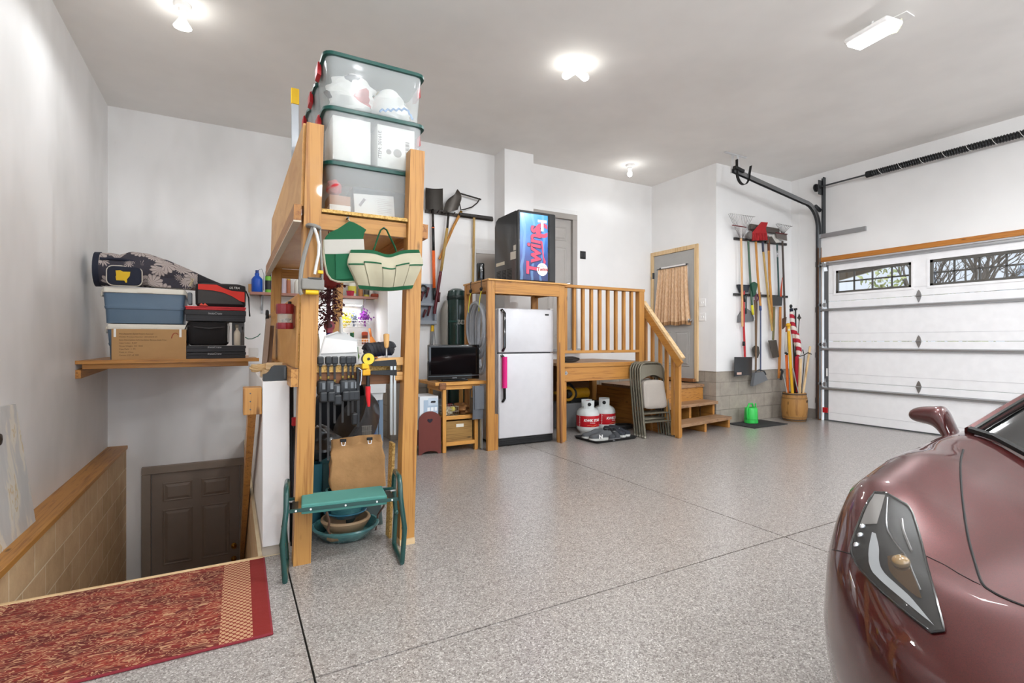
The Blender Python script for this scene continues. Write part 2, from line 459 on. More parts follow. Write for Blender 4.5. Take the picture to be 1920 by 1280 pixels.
# brown basement door
BRN = M('85766a', .45, name='brown_door_paint'); BRN2 = M('8b7d70', .5, name='brown_casing_paint')
d = thing('door_1', 'dark brown six panel door at the foot of the stairwell', 'door', (-.38, 7.05, -2.3)); struct(d)
m = MB(); m.bb((-.80, 7.035, -2.3), (.08, 7.06, -.30)); m.build('leaf', BRN, d)
panel_door(7.035, -.80, .08, -2.3, -.30, 'Y', BRN, d, SIX)
m = MB()
for a, b in (((-.89, 7.0, -2.3), (-.805, 7.06, -.296)), ((.085, 7.0, -2.3), (.17, 7.06, -.296)), ((-.89, 7.0, -.295), (.17, 7.06, -.21))): m.bb(a, b, .006)
m.build('casing', BRN2, d)
for z in (-1.26, -1.42):
    k = MB().lathe([(.03, 0), (.03, .01), (.012, .015), (.012, .03), (.026, .04), (.026, .055), (.001, .062)], (.02, 7.035, z), 16, M=Matrix.Rotation(PI / 2, 4, 'X')).build('door_knob', BRASS, d)
# taupe door on the upper level, white outer casing (behind the vending cabinet)
TAUPE = M('aaa5a0', .5, name='taupe_door_paint'); TAUP2 = M('a39d97', .5, name='taupe_frame_paint')
d = thing('door_2', 'taupe panel door in a white cased opening behind the vending cabinet', 'door', (4.15, 6.34, 1.1)); struct(d)
x0, x1, z1 = 3.70, 4.63, 3.16
m = MB(); m.bb((x0 + .09, YB - .02, 1.1), (x1 - .12, YB + .0, z1 - .12)); m.build('leaf', TAUPE, d)
panel_door(YB - .02, x0 + .09, x1 - .12, 1.1, z1 - .12, 'Y', TAUPE, d, SIX)
m = MB(); m.bb((x0 - .03, YB - .03, 1.1), (x0 + .08, YB, z1 - .111)); m.bb((x1 - .11, YB - .06, 1.1), (x1 - .03, YB, z1 - .111)); m.bb((x0, YB - .06, z1 - .11), (x1 - .03, YB, z1 - .03)); m.build('frame', TAUP2, d)
m = MB(); m.bb((x1 - .03, YB - .05, 1.1), (x1 + .03, YB, z1 + .03), .004); m.bb((x0 - .03, YB - .05, z1 - .03), (x1 - .03, YB, z1 + .03), .004); m.build('casing', WALL, d)
m = MB(); m.bb((x0 - .03, YB - .12, 1.06), (x1 + .03, YB, 1.1), .004); m.build('sill', STEEL, d)
MB().lathe([(.03, 0), (.03, .01), (.012, .02), (.028, .04), (.03, .055), (.001, .07)], (x1 - .18, YB - .02, 2.08), 16, M=Matrix.Rotation(PI / 2, 4, 'X')).build('door_knob', CHROME, d)
# beige panel door left of the chase
d = thing('door_3', 'plain beige door with white casing left of the boxed chase', 'door', (3.05, 6.34, .72)); struct(d)
m = MB(); m.bb((2.92, YB - .02, .73), (3.22, YB, 2.42)); m.build('leaf', M('b5afa9', .5), d)
m = MB(); m.bb((2.86, YB - .03, .73), (2.92, YB, 2.48), .004); m.bb((2.92, YB - .03, 2.42), (3.22, YB, 2.48), .004); m.build('casing', WALL, d)
# grey entry door with curtain, on the jog
GRD = M('a9a7a3', .5, name='grey_door_paint')
d = thing('door_4', 'grey half lite door with pale wood casing at top of the steps', 'door', (6.17, 5.87, .62)); struct(d)
y0, y1, z0, z1 = 5.43, 6.28, .645, 2.62
m = MB(); m.bb((XJ - .012, y0, z0), (XJ, y1, z1)); m.build('leaf', GRD, d)
panel_door(XJ - .012, y0, y1, z0, z1, 'X', GRD, d, [(.14, .44, .1, .36), (.56, .86, .1, .36)])
m = MB()
for a, b in (((XJ - .03, y0 - .065, z0 - .04), (XJ, y0 - .002, z1 + .07)), ((XJ - .03, y1 + .002, z0 - .04), (XJ, y1 + .065, z1 + .07)), ((XJ - .03, y0 - .002, z1 + .004), (XJ, y1 + .002, z1 + .07))): m.bb(a, b, .004)
m.build('casing', PALE['Z'], d)
m = MB(); a0, a1, b0, b1 = y0 + .13, y1 - .13, 1.56, 2.42
for a, b in (((a0, b1 - .04), (a1, b1)), ((a0, b0), (a1, b0 + .04)), ((a0, b0), (a0 + .04, b1)), ((a1 - .04, b0), (a1, b1))): m.bb((XJ - .026, a[0], a[1]), (XJ - .012, b[0], b[1]), .004)
m.build('lite_frame', WHITE, d)
m = MB(); m.bb((XJ - .018, a0 + .03, b0 + .03), (XJ - .0125, a1 - .03, b1 - .03)); m.build('glass', emis('glowing_door_glass', 'e9eef2', .6), d)  # pane glows by itself in place of daylight behind it
MB().lathe([(.03, 0), (.03, .01), (.012, .02), (.028, .04), (.03, .055), (.001, .07)], (XJ - .012, y0 + .07, 1.53), 16, M=Matrix.Rotation(-PI / 2, 4, 'Y')).build('door_knob', CHROME, d)
for z in (2.30, 1.62): MB().bb((XJ - .034, y1 - .006, z - .05), (XJ - .008, y1 + .02, z + .05)).build('hinge', DSTEEL, d)
m = MB(); m.bb((XJ - .09, y0 - .03, .60), (XJ, y1 + .03, .645)); m.build('threshold', DARKW['Y'], d)
# curtain
t = NT('tan_curtain_cloth'); t.set(t.ramp(t.noise(t.mp((30, 30, 8)), 3, 3), [(.35, 'c79f79'), (.65, 'dcbb98')]), .9, sheen=.3)
def cur(u, v):
    flare = (1 - v); y = a1 + .005 - u * (a1 - a0 + .01); y += (u - .5) * -.14 * flare ** 1.4
    amp = .012 + .022 * flare
    x = XJ - .045 - amp * (math.sin(u * 62 + .6 * math.sin(v * 3)) * .7 + .4 * math.sin(u * 23 + 1)) - .015 * flare
    return V((x, y, 1.47 + (b1 - .03 - 1.47) * v + .008 * math.sin(u * 17) * flare))
m = MB(); m.sheet(cur, 110, 14, (.002, 0, 0))
c = m.build('curtain', t.mat); tag(c, 'gathered tan curtain covering the glass of the grey door', 'curtain')
m = MB(); m.cyl((XJ - .06, a0 - .02, b1 - .035), (XJ - .06, a1 + .02, b1 - .035), .006, n=8); m.build('curtain_rod', DSTEEL, c)
def hem(u, v):
    p = cur(u, 0); return V((p.x - .004, p.y, p.z + v * .055))
m = MB(); m.sheet(hem, 110, 2, (.003, 0, 0)); m.build('hem', M('a07a55', .95), c)

# switches
def plate(name, o, ax, w, hh, mat, label, n, cat='switch', dk=None):
    r = thing(name, label, cat, o)
    X = V((1, 0, 0)) if ax == 'Y' else V((0, 1, 0)); Nn = V((0, -1, 0)) if ax == 'Y' else V((-1, 0, 0))
    def bx(c, s): return (abs((X * s[0] + Nn * s[1]).x) or .001, abs((X * s[0] + Nn * s[1]).y) or .001, s[2])
    MB().box(V(o) + Nn * .004, bx(0, (w, .008, hh)), r=.003).build('plate', mat, r)
    for k in range(n):
        MB().box(V(o) + Nn * .011 + X * ((k - (n - 1) / 2) * .046), bx(0, (.012 if dk is None else .03, .01, .026 if dk is None else .055)), r=.002).build('toggle', dk or mat, r)
    return r
plate('light_switch', at(1317.5, 567, X=XJ), 'X', .116, .116, WHITE, 'white double light switch right of the grey door, the upper one', 2)
plate('light_switch', at(1317.5, 594, X=XJ), 'X', .116, .116, WHITE, 'white double wall plate right of the grey door, the lower one', 2)
plate('door_control', at(1092, 478, Y=YB), 'Y', .12, .12, BLACK, 'black two button wall control right of the taupe door', 2, 'switch', M('303236', .3))

# ================================================================== OVERHEAD DOOR
DW = M('f0eff0', .45, name='white_door_skin'); FRM = M('57544f', .5, name='dark_window_frame')
d = thing('door_5', 'white sectional overhead door with a row of gridded windows', 'door', (XR + .02, 2.08, 0)); struct(d)
YE = 4.53; YR = -.37; SEC = [0.015, .61, 1.215, 1.82, 2.425]
XD = XR + .01
wins = [(4.36, 3.385), (3.18, 2.19), (1.985, .995), (.79, -.2)]
WZ = (1.935, 2.275)
for k in range(4):
    z0, z1 = SEC[k], SEC[k + 1] - .006
    m = MB()
    if k < 3: m.bb((XD, YR, z0), (XD + .045, YE, z1), .004)
    else:
        m.bb((XD, YR, z0), (XD + .045, YE, WZ[0])); m.bb((XD, YR, WZ[1]), (XD + .045, YE, z1))
        e = [YE] + [q for w in wins for q in w] + [YR]
        for i in range(0, len(e), 2): m.bb((XD, e[i + 1], WZ[0]), (XD + .045, e[i], WZ[1]))
    p = m.build('section', DW, d)
    MB().bb((XD - .003, YR, z0 + .115), (XD, YE, z0 + .119)).build('groove', M('c9c8ca', .5), p)
    if k == 3:
        for a, b in wins:
            f = MB()
            for q0, q1 in (((a + .03, WZ[0] - .03), (b - .03, WZ[0])), ((a + .03, WZ[1]), (b - .03, WZ[1] + .03)), ((a + .03, WZ[0]), (a, WZ[1])), ((b, WZ[0]), (b - .03, WZ[1]))):
                f.bb((XD - .008, q0[0], q0[1]), (XD, q1[0], q1[1]), .003)
            f.build('window_surround', DW, d)
            f = MB(); fw = .032
            for q0, q1 in (((a, WZ[0]), (b, WZ[0] + fw)), ((a, WZ[1] - fw * 1.1), (b, WZ[1])), ((a, WZ[0]), (a - fw, WZ[1])), ((b + fw, WZ[0]), (b, WZ[1]))):
                f.bb((XD + .005, q0[0], q0[1]), (XD + .035, q1[0], q1[1]))
            for j in (1, 2, 3):
                y = a + (b - a) * j / 4; f.bb((XD + .028, y - .011, WZ[0]), (XD + .04, y + .011, WZ[1]))
            z = (WZ[0] + WZ[1]) / 2; f.bb((XD + .028, b, z - .011), (XD + .04, a, z + .011))
            w = f.build('window_frame', FRM, d)
            MB().bb((XD + .02, b + .01, WZ[0] + .01), (XD + .024, a - .01, WZ[1] - .01)).build('pane', GLASS, w)
def strut(z, par, y0=YE + .05, y1=YR):
    m = MB(); m.prism([(XD, y0, z - .04), (XD - .012, y0, z - .04), (XD - .045, y0, z - .028), (XD - .045, y0, z - .008), (XD - .012, y0, z + .006), (XD, y0, z + .006)], (0, y1 - y0, 0))
    return m.build('strut', STEEL, par)
for z in (2.405, 1.71, 1.11, .51): strut(z, d)
def hinge(y, z):
    m = MB(); w = .032
    m.prism([(XD - .001, y - w, z), (XD - .001, y + w, z), (XD - .001, y + w * .55, z + .055), (XD - .001, y, z + .082), (XD - .001, y - w * .55, z + .055)], (-.006, 0, 0))
    m.prism([(XD - .001, y - w, z), (XD - .001, y - w * .45, z - .06), (XD - .001, y, z - .088), (XD - .001, y + w * .45, z - .06), (XD - .001, y + w, z)], (-.006, 0, 0))
    m.cyl((XD - .012, y - w, z), (XD - .012, y + w, z), .009, n=8)
    return m.build('hinge', STEEL, d)
for z in (1.815, 1.212, .607):
    hinge(3.3, z); hinge(2.1, z); hinge(.9, z)
for k in range(4):
    z0, z1 = SEC[k], SEC[k + 1]
    e = MB().bb((XD - .004, YE - .065, z0), (XD + .002, YE, z1)).build('end_stile', M('6f7173', .5, .5), d)
    z = z1 - .05
    m = MB(); m.prism([(XD - .01, YE - .06, z - .09), (XD - .01, YE - .005, z - .09), (XD - .05, YE - .02, z), (XD - .01, YE - .02, z + .09)], (-.004, 0, 0)); m.bb((XD - .05, YE - .05, z - .03), (XD - .005, YE - .01, z + .03), .004)
    m.cyl((XD - .04, YE - .04, z), (XD - .04, YE + .05, z), .006, n=8); m.cyl((XD - .04, YE + .035, z), (XD - .04, YE + .06, z), .023, n=14); m.build('roller_bracket', STEEL, d)
MB().bb((XD - .006, YR, 0.0), (XD + .04, YE, .018)).build('bottom_seal', M('4a4b4c', .7), d)
m = MB(); m.bb((XD - .03, YE - .06, .12), (XD - .004, YE + .01, .20), .004); plab(m.build('bottom_bracket', RED, d), 'red bottom bracket')
m = MB(); m.bb((XD - .01, YE - .055, .68), (XD - .004, YE - .035, .80)); m.build('warning_tag', PAPER, d)
struct(MB().bb((XR - .02, -.4, 2.43), (XR - .001, 4.60, 2.50), .003).build('trim_2', W3('header_board', 'b9772f', '8f5319')['Y']))
struct(MB().bb((XR - .02, 4.565, 0), (XR - .001, 4.61, 2.66)).build('trim_3', DARKW['Z']))
struct(MB().bb((XR - .004, 4.92, .77), (XR - .0005, 4.935, CZ)).build('trim_4', WALL))
# track
t = thing('door_track', 'galvanised curved track carrying the overhead door rollers along the left jamb', 'track', (XD - .04, 4.6, 0))
TX, TY = XD - .05, 4.59
pts = [V((TX, TY, .02)), V((TX, TY, 2.95))]
rad = .36
for k in range(1, 13):
    a = PI / 2 * k / 12; pts.append(V((TX - rad * (1 - math.cos(a)), TY, 2.95 + rad * math.sin(a))))
zt = 2.95 + rad
pe = at(1375, 312, Y=TY)
pts.append(V((pe.x, TY, zt + .22)))
def chan(pts, w, hgt, th=.004):
    m = MB(); secs = []
    for i, p in enumerate(pts):
        t_ = (pts[min(i + 1, len(pts) - 1)] - pts[max(i - 1, 0)]).normalized(); s = V((0, 1, 0)); u = t_.cross(s)
        prof = [(-w, -hgt), (w, -hgt), (w, hgt), (w - th, hgt), (w - th, -hgt + th), (-w + th, -hgt + th), (-w + th, hgt), (-w, hgt)]
        secs.append([p + s * a + u * b for a, b in prof])
    return m.loft(secs, smooth=False)
TRK = M('8f9193', .35, .85, name='track_steel')
chan(pts, .025, .028).build('rail', TRK, t)
for z in (.3, 1.0, 1.7, 2.4): MB().bb((TX - .004, TY + .03, z - .04), (XR - .0015, TY + .05, z + .04)).build('jamb_bracket', STEEL, t)
def perf(m, p0, p1, w, d_):
    m.bar(p0, p1, w, d_); return m
m = MB(); z0, z1 = 2.86, 3.72
yb = TY - .035
m.bb((XR - .012, yb - .055, z0), (XR - .002, yb + .005, z1)); m.bb((XR - .07, yb - .055, z0), (XR - .012, yb - .049, z1))
m.build('vertical_angle', DSTEEL, t)
m = MB(); m.bb((XR - .04, 3.93, 2.80), (XR - .003, yb + .03, 2.86)); 
m.build('slotted_angle', STEEL, t)
m = MB(); m.bar((TX - .12, TY - .02, 3.28), (XR - .04, TY - .03, 3.22), .03, .05); m.build('brace', DSTEEL, t)
m = MB()
ph = V((pe.x, TY, zt + .22))
m.bar(ph + V((.02, .04, -.02)), (ph.x + .12, TY + .1, CZ), .035, .004); m.bar(ph + V((.2, .05, 0)), (ph.x + .22, TY + .1, CZ), .035, .004); m.bar((ph.x - .05, TY + .1, CZ - .008), (ph.x + .4, TY + .1, CZ - .008), .035, .012)
plab(m.build('hanger', M('dadbdc', .4, .5), t), 'perforated ceiling hanger')
m = MB(); c0 = ph + V((.10, -.02, -.02)); pr = []
for k in range(15):
    a = PI * (k / 14); pr.append((c0.x + .13 * math.cos(a) * -1 + .06, c0.z - .16 * math.sin(a)))
prof = [(pr[0][0], pr[0][1] + .16)] + pr + [(pr[-1][0] + .03, pr[-1][1] + .12)]
secs = [[V((a, TY - .05, b)), V((a, TY - .01, b)), V((a + .004, TY - .01, b + .008)), V((a + .004, TY - .05, b + .008))] for a, b in prof]
m.loft(secs, smooth=False); m.bar(ph + V((-.02, -.03, .03)), ph + V((.16, -.03, 0)), .05, .04)
plab(m.build('hook', BLKM, t), 'black rubber covered hook')
# torsion spring
t = thing('torsion_spring', 'black torsion spring and shaft above the overhead door', 'spring', (XR - .1, 3.9, 3.5))
zs = 3.565; xs_ = XR - .12
m = MB(); m.cyl((xs_, 4.60, zs), (xs_, -.3, zs), .0125, n=10); m.build('shaft', DSTEEL, t)
m = MB(); m.lathe([(.02, 0), (.06, .01), (.06, .03), (.048, .035), (.048, .07), (.062, .075), (.02, .09)], (xs_, 4.60, zs), 20, M=Matrix.Rotation(PI / 2, 4, 'X')); m.build('drum', BLACK, t)
m = MB(); m.bb((xs_ - .05, 4.515, zs - .12), (XR - .002, 4.52, zs + .1)); m.build('end_bracket', DSTEEL, t)
hl = []
ys = 3.86
nt = 110
for k in range(nt * 10 + 1):
    a = 2 * PI * k / 10; hl.append(V((xs_ + .034 * math.cos(a), ys - k / (nt * 10) * 3.0, zs + .034 * math.sin(a))))
m = MB(); m.cyl((xs_, ys + .01, zs), (xs_, ys - .06, zs), .045, n=16); m.cyl((xs_, ys, zs), (xs_, ys - 3.0, zs), .031, n=14); m.build('winding_cone', BLKM, t)
m = MB(); m.tube(hl, .011, 5, cap=False); m.build('coil', BLACK, t)
for k in range(12):
    m = MB(); y = ys - .1 - k * .24
    m.tube([V((xs_ + .047 * math.cos(q), y - .02 * q, zs + .047 * math.sin(q))) for q in [PI * .5 + i * PI / 8 for i in range(9)]], .0025, 4, cap=False)
    m.build('paint_mark', INKW, t)

# ================================================================== OUTSIDE
struct(MB().bb((8.2, -25, -.3), (60, 30, -.1)).build('ground', M('8f9185', .9, name='driveway')))
def bare_tree(o, hgt, seed, label, dens=4):
    rr = random.Random(seed); m = MB()
    def br(p, d, L, r, lev):
        q = p + d * L; mid = p + d * L * .5 + V((rr.uniform(-1, 1), rr.uniform(-1, 1), 0)) * L * .06
        m.tube([p, mid, q], [r, r * .85, r * .65], 5, cap=False)
        if lev == 0: return
        for k in range(dens if lev > 1 else 3):
            nd = (d + V((rr.uniform(-1, 1), rr.uniform(-1, 1), rr.uniform(-.35, .8))) * .85).normalized()
            br(p + d * L * rr.uniform(.55, 1), nd, L * rr.uniform(.5, .75), r * .5, lev - 1)
    br(V(o), V((0, 0, 1)), hgt * .35, hgt * .018, 4)
    ob = m.build('bare_tree', M('6f655c', .9, name='bark'), fix=False); return tag(ob, label, 'tree', 'trees outside the overhead door')
bare_tree((21, 7.6, -.1), 8, 1, 'bare tree outside, seen through the right half of the first garage window')
bare_tree((23, 9.8, -.1), 7, 2, 'bare tree outside, behind the eave in the first garage window')
bare_tree((28, 2.6, -.1), 9, 3, 'bare tree outside, seen through the right side of the second garage window')
bare_tree((24, 6.6, -.1), 8, 4, 'bare tree outside, seen through the left side of the second garage window')
t = NT('hedge_leaves'); t.set(t.ramp(t.noise(t.mp(), 3, 3), [(.3, '7c8a52'), (.7, 'b9b685')]), .8)
rr = random.Random(5); m = MB()
for k in range(2600):
    c = V((17 + rr.uniform(0, 1.5), rr.uniform(5.6, 11.5), 0)); c.z = rr.uniform(0, 2.9 + .5 * math.sin(c.y * 1.7) + .3 * math.sin(c.y * 4))
    a = V((rr.uniform(-1, 1), rr.uniform(-1, 1), rr.uniform(-1, 1))).normalized() * .1; b = a.orthogonal().normalized() * .06
    m.add([c - a, c + b, c + a, c - b], [(0, 1, 2, 3)])
hd = m.build('hedge_foliage', t.mat, fix=False); tag(hd, 'pale green hedge foliage outside the first garage window', 'hedge'); hd['kind'] = 'stuff'
# neighbouring house: siding and shingled roof
t = thing('house', 'neighbouring house with blue grey shingled roof, through the second garage window', 'house', (32, 6.5, -.1))
MB().bb((31, 3.8, -.1), (37, 9.5, 3.3)).build('wall', M('b9b4a8', .8), t)
br = NT('shingles'); o = br.xyz(); bt = br.N('ShaderNodeTexBrick', {'Vector': br.comb(o[1], br.math('ADD', o[0], o[2]), 0), 'Color1': lin('8f9ba6'), 'Color2': lin('a9b4bd'), 'Mortar': lin('6c7680'), 'Scale': 1.0, 'Mortar Size': .02, 'Brick Width': .5, 'Row Height': .22})
br.set(bt.outputs['Color'], .9)
m = MB(); m.prism([(30.4, 3.4, 3.2), (34, 3.4, 5.0), (37.6, 3.4, 3.2), (37.6, 3.4, 3.05), (30.4, 3.4, 3.05)], (0, 6.4, 0)); m.build('roof', br.mat, t)
# brown eave of the garage wing, with pale fascia
t = thing('eave', 'brown soffit with pale fascia outside the first garage window', 'eave', (10.0, 4.9, 2.3))
a, b = at(1560, 530, X=10.4), at(1700, 491, X=9.2)
m = MB(); m.hexa([a, b, b + V((.3, 1.6, .0)), a + V((.3, 1.6, 0))], [a + V((0, 0, .5)), b + V((0, 0, .5)), b + V((.3, 1.6, .5)), a + V((.3, 1.6, .5))]); m.build('soffit', M('6e5a4a', .8), t)
m = MB(); m.bar(a + V((-.03, -.03, .035)), b + V((-.03, -.03, .035)), .03, .07); m.build('fascia', M('d9cfc4', .7), t)

# ================================================================== LAMPS
BULB = emis('lit_bulb', 'fffdf6', 14.0)
def point(o, w, r=.05, col=(.94, .97, 1)):
    l = bpy.data.lights.new('lamp_light', 'POINT'); l.energy = w; l.shadow_soft_size = r; l.color = col
    ob = bpy.data.objects.new('lamp_light', l); COL.objects.link(ob); ob.location = o; ob['kind'] = 'helper'; return ob
def spot(o, w, r=.06, col=(.94, .97, 1)):
    l = bpy.data.lights.new('lamp_light', 'SPOT'); l.energy = w; l.shadow_soft_size = r; l.color = col; l.spot_size = math.radians(172); l.spot_blend = .35
    ob = bpy.data.objects.new('lamp_light', l); COL.objects.link(ob); ob.location = o; ob['kind'] = 'helper'; return ob
def socket(o, label, kind, watts):
    o = V(o); t = thing('ceiling_lamp', label, 'lamp', o, 0, 'white porcelain ceiling lampholders')
    MB().lathe([(.062, 0), (.062, -.012), (.052, -.03), (.034, -.036), (.03, -.06), (.001, -.061)], o, 24).build('base', WHITE, t)
    if kind == 'spot':
        A = Matrix.Translation(o + V((0, 0, -.05))) @ Matrix.Rotation(.12, 4, 'X')
        MB().lathe([(.018, 0), (.02, -.05), (.052, -.10), (.062, -.115), (.060, -.122), (.03, -.132), (.001, -.134)], (0, 0, 0), 24, M=A).build('reflector_bulb', BULB, t)
        spot(o + V((0, 0, -.21)), watts, .06)
    elif kind == 'globe':
        MB().lathe([(.014, 0), (.016, -.03), (.045, -.09), (.047, -.12), (.03, -.15), (.001, -.16)], o + V((0, 0, -.05)), 20).build('bulb', BULB, t)
        point(o + V((0, 0, -.32)), watts, .08)
    elif kind == 'bare':
        MB().lathe([(.014, 0), (.016, -.03), (.033, -.07), (.035, -.095), (.02, -.12), (.001, -.127)], o + V((0, 0, -.05)), 20).build('bulb', BULB, t)
        point(o + V((0, 0, -.23)), watts * .12, .05); spot(o + V((0, 0, -.25)), watts * .9, .05)
    else:
        MB().cyl(o + V((0, 0, -.05)), o + V((0, 0, -.085)), .02, n=14).build('twin_adapter', WHITE, t)
        for s in (-1, 1):
            dr = V((s * .88, -s * .3, -.35)).normalized()
            M_ = Matrix.Translation(o + V((0, 0, -.08))) @ V((0, 0, -1)).rotation_difference(dr).to_matrix().to_4x4()
            MB().lathe([(.014, 0), (.018, -.03), (.035, -.085), (.034, -.11), (.018, -.13), (.001, -.137)], (0, 0, 0), 18, M=M_).build('bulb', BULB, t)
            spot(o + V((0, 0, -.08)) + dr * .22 + V((0, 0, -.04)), watts / 2, .05)
    return t
LW = 74
EXPO = .37
socket(at(342, 9, Z=CZ), 'white ceiling lamp with reflector bulb above the stairwell', 'spot', LW * .42)
socket(at(1079, 120, Z=CZ), 'white ceiling lamp with two bulbs on a splitter above the middle floor', 'twin', LW * .75)
socket(at(1181, 309, Z=CZ), 'white ceiling lamp with one bare bulb above the wooden platform', 'bare', LW * .07)
socket((.9, .6, CZ), 'unseen added fill lamp with globe bulb over the rug side of the garage', 'globe', LW * .6)  # globe lamps are added out of view to fill the room
socket((2.7, .3, CZ), 'unseen added fill lamp with globe bulb over the front of the car bay', 'globe', LW * 1.4)
socket((5.9, -1.2, CZ), 'unseen added fill lamp with globe bulb over the rear of the car bay', 'globe', LW * 2)
socket((1.2, -2.2, CZ), 'unseen added fill lamp with globe bulb near the front wall', 'globe', LW)
# LED panel hanging from a square plate
p = at(1690, 33, Z=CZ); q = at(1636, 68, Z=CZ - .12)
t = thing('led_lamp', 'rectangular led work light hanging beside a square ceiling plate', 'lamp', (q.x, q.y, CZ))
MB().box(p + V((0, 0, -.004)), (.13, .13, .008), r=.003).build('ceiling_plate', WHITE, t)
rz = -.15
m = MB(); m.box(q + V((0, 0, .03)), (.20, .36, .05), rz, r=.045, seg=4); m.build('housing', WHITE, t)
m = MB(); m.box(q + V((0, 0, -.004)), (.16, .32, .03), rz, r=.014, seg=4); m.build('diffuser', emis('led_diffuser', 'ffffff', 9), t)
m = MB(); m.tube([p + V((0, 0, -.01)), p + V((0, 0, -.06)), p + V((-.02, .02, -.11)), q + V((.08, .1, .03))], .006, 8); m.build('cord', M('dcdcc2', .5), t)
m = MB(); m.cyl(q + V((0, 0, .05)), (q.x, q.y, CZ), .008, n=8); m.build('stem', WHITE, t)
spot(q + V((0, 0, -.06)), LW * 1.7, .08)
# world
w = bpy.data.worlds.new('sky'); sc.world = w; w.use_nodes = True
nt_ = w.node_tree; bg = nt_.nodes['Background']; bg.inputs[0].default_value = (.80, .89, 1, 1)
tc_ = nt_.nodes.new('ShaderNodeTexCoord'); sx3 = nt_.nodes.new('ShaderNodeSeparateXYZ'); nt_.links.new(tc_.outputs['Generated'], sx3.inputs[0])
mr = nt_.nodes.new('ShaderNodeMapRange'); mr.interpolation_type = 'SMOOTHSTEP'      # sky made brighter behind the camera to fill the room
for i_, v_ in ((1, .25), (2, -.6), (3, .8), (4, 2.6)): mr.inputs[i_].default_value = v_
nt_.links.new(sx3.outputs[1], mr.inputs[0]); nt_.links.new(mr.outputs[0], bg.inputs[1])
# camera
cd = bpy.data.cameras.new('camera'); cam = bpy.data.objects.new('camera', cd); COL.objects.link(cam)
cd.sensor_width = 36; cd.lens = FOC / 1920 * 36; cd.clip_start = .02
cam.location = (0, 0, CAM_Z); cam.rotation_euler = (PI / 2, 0, -math.atan2(SN, CS)); sc.camera = cam
vset = sc.view_settings; vset.view_transform = 'Standard'; vset.look = 'None'; vset.gamma = 1; vset.use_curve_mapping = False; vset.exposure = EXPO
# ================================================================== STORAGE RACK
def rx(x0, z): return x0 + .0285 * z
rk = thing('storage_rack', 'tall rough fir storage rack with posts, loft shelf and tool bar', 'rack', (.62, 4.2, 0))
def post(x0, y, zt, par, name='post', w=.089, mat=FIR['Z']):
    h = w / 2
    q = [(-h, -h), (h, -h), (h, h), (-h, h)]
    m = MB(); m.hexa([(rx(x0, 0) + a, y + b, 0) for a, b in q], [(rx(x0, zt) + a, y + b, zt) for a, b in q])
    return m.build(name, mat, par)
XLP, XRP = .333, .915
post(XLP, 3.005, 2.405, rk); post(XRP, 3.005, 2.365, rk); post(XLP, 5.5, 2.40, rk); post(XRP, 5.5, 2.36, rk)
OSB = NT('osb_edge'); OSB.set(OSB.ramp(OSB.noise(OSB.mp((1, 1, 1)), 90, 3, .7), [(.35, '8d6a35'), (.5, 'c79f58'), (.65, 'd9b878')]), .8); OSB = OSB.mat
PLY = NT('plywood_panel'); PLY.set(PLY.ramp(PLY.noise(PLY.mp((3, 1, 3)), 2.2, 4, .6, .8), [(.3, 'c08a48'), (.7, 'd6a563')]), .55, coat=.1); PLY = PLY.mat
def sheet_at(x0, y0, y1, z0, z1, th):       # leaning board in the side plane of the rack
    return MB().hexa([(rx(x0, z0), y0, z0), (rx(x0, z0) + th, y0, z0), (rx(x0, z0) + th, y1, z0), (rx(x0, z0), y1, z0)],
                     [(rx(x0, z1), y0, z1), (rx(x0, z1) + th, y0, z1), (rx(x0, z1) + th, y1, z1), (rx(x0, z1), y1, z1)])
zs_ = 1.945
RBM = W3('rough_beam', 'a8733c', '7d4f24')['Y']
MB().bb((rx(.30, 1.95), 3.052, zs_ - .018), (rx(1.0, 1.95), 5.48, zs_)).build('loft_shelf', PLY, rk)
MB().bb((rx(.38, 1.95), 2.972, zs_ - .016), (rx(.868, 1.95), 3.05, zs_ + .002)).build('shelf_lip', OSB, rk)
xl, xr = rx(.3785, 1.85), rx(.8695, 1.85)
MB().bb((xl, 2.99, 1.835), (xr, 3.03, 1.922), .002).build('crossbeam', FIR['X'], rk)
sheet_at(XLP - .0445 - .014, 3.0, 5.5, 1.955, 2.41, .014).build('side_panel', PLY, rk)
sheet_at(XLP - .0445 - .052, 2.955, 5.53, 1.864, 1.95, .038).build('side_beam', RBM, rk)
sheet_at(XLP - .0445 - .0525, 2.955, 5.53, 1.855, 1.8635, .039).build('painted_beam_edge', M('cfc4b2', .9), rk)
sheet_at(XRP + .0445, 2.975, 5.53, 1.84, 1.925, .038).build('side_beam', RBM, rk)
sheet_at(XLP - .0445 - .014, 3.01, 5.46, 1.065, 1.47, .014).build('lower_side_panel', PLY, rk)
sheet_at(XLP - .0445 - .003, 3.003, 3.012, 1.06, 1.475, .018).build('panel_edge', OSB, rk)
sheet_at(XLP - .0445 - .04, 2.965, 5.53, .965, 1.06, .038).build('lower_side_beam', FIR['Y'], rk)
MB().bb((rx(.3785, 1.05), 3.035, 1.035), (rx(.8695, 1.05), 3.05, 1.075)).build('tool_bar', OSB, rk)
MB().bb((rx(.3785, 1.05), 3.052, .955), (rx(.8695, 1.05), 3.09, 1.03), .002).build('crossbeam', DARKW['X'], rk)
MB().bb((rx(.3785, 1.05), 3.092, 1.012), (rx(.8695, 1.05), 3.5, 1.03)).build('tool_shelf', PLY, rk)
MB().bb((rx(.3785, 1.85), 5.48, 1.835), (rx(.8695, 1.85), 5.52, 1.925)).build('crossbeam', FIR['X'], rk)
MB().bb((rx(.3785, .6), 5.48, 1.0), (rx(.8695, 1.), 5.52, 1.09)).build('crossbeam', FIR['X'], rk)
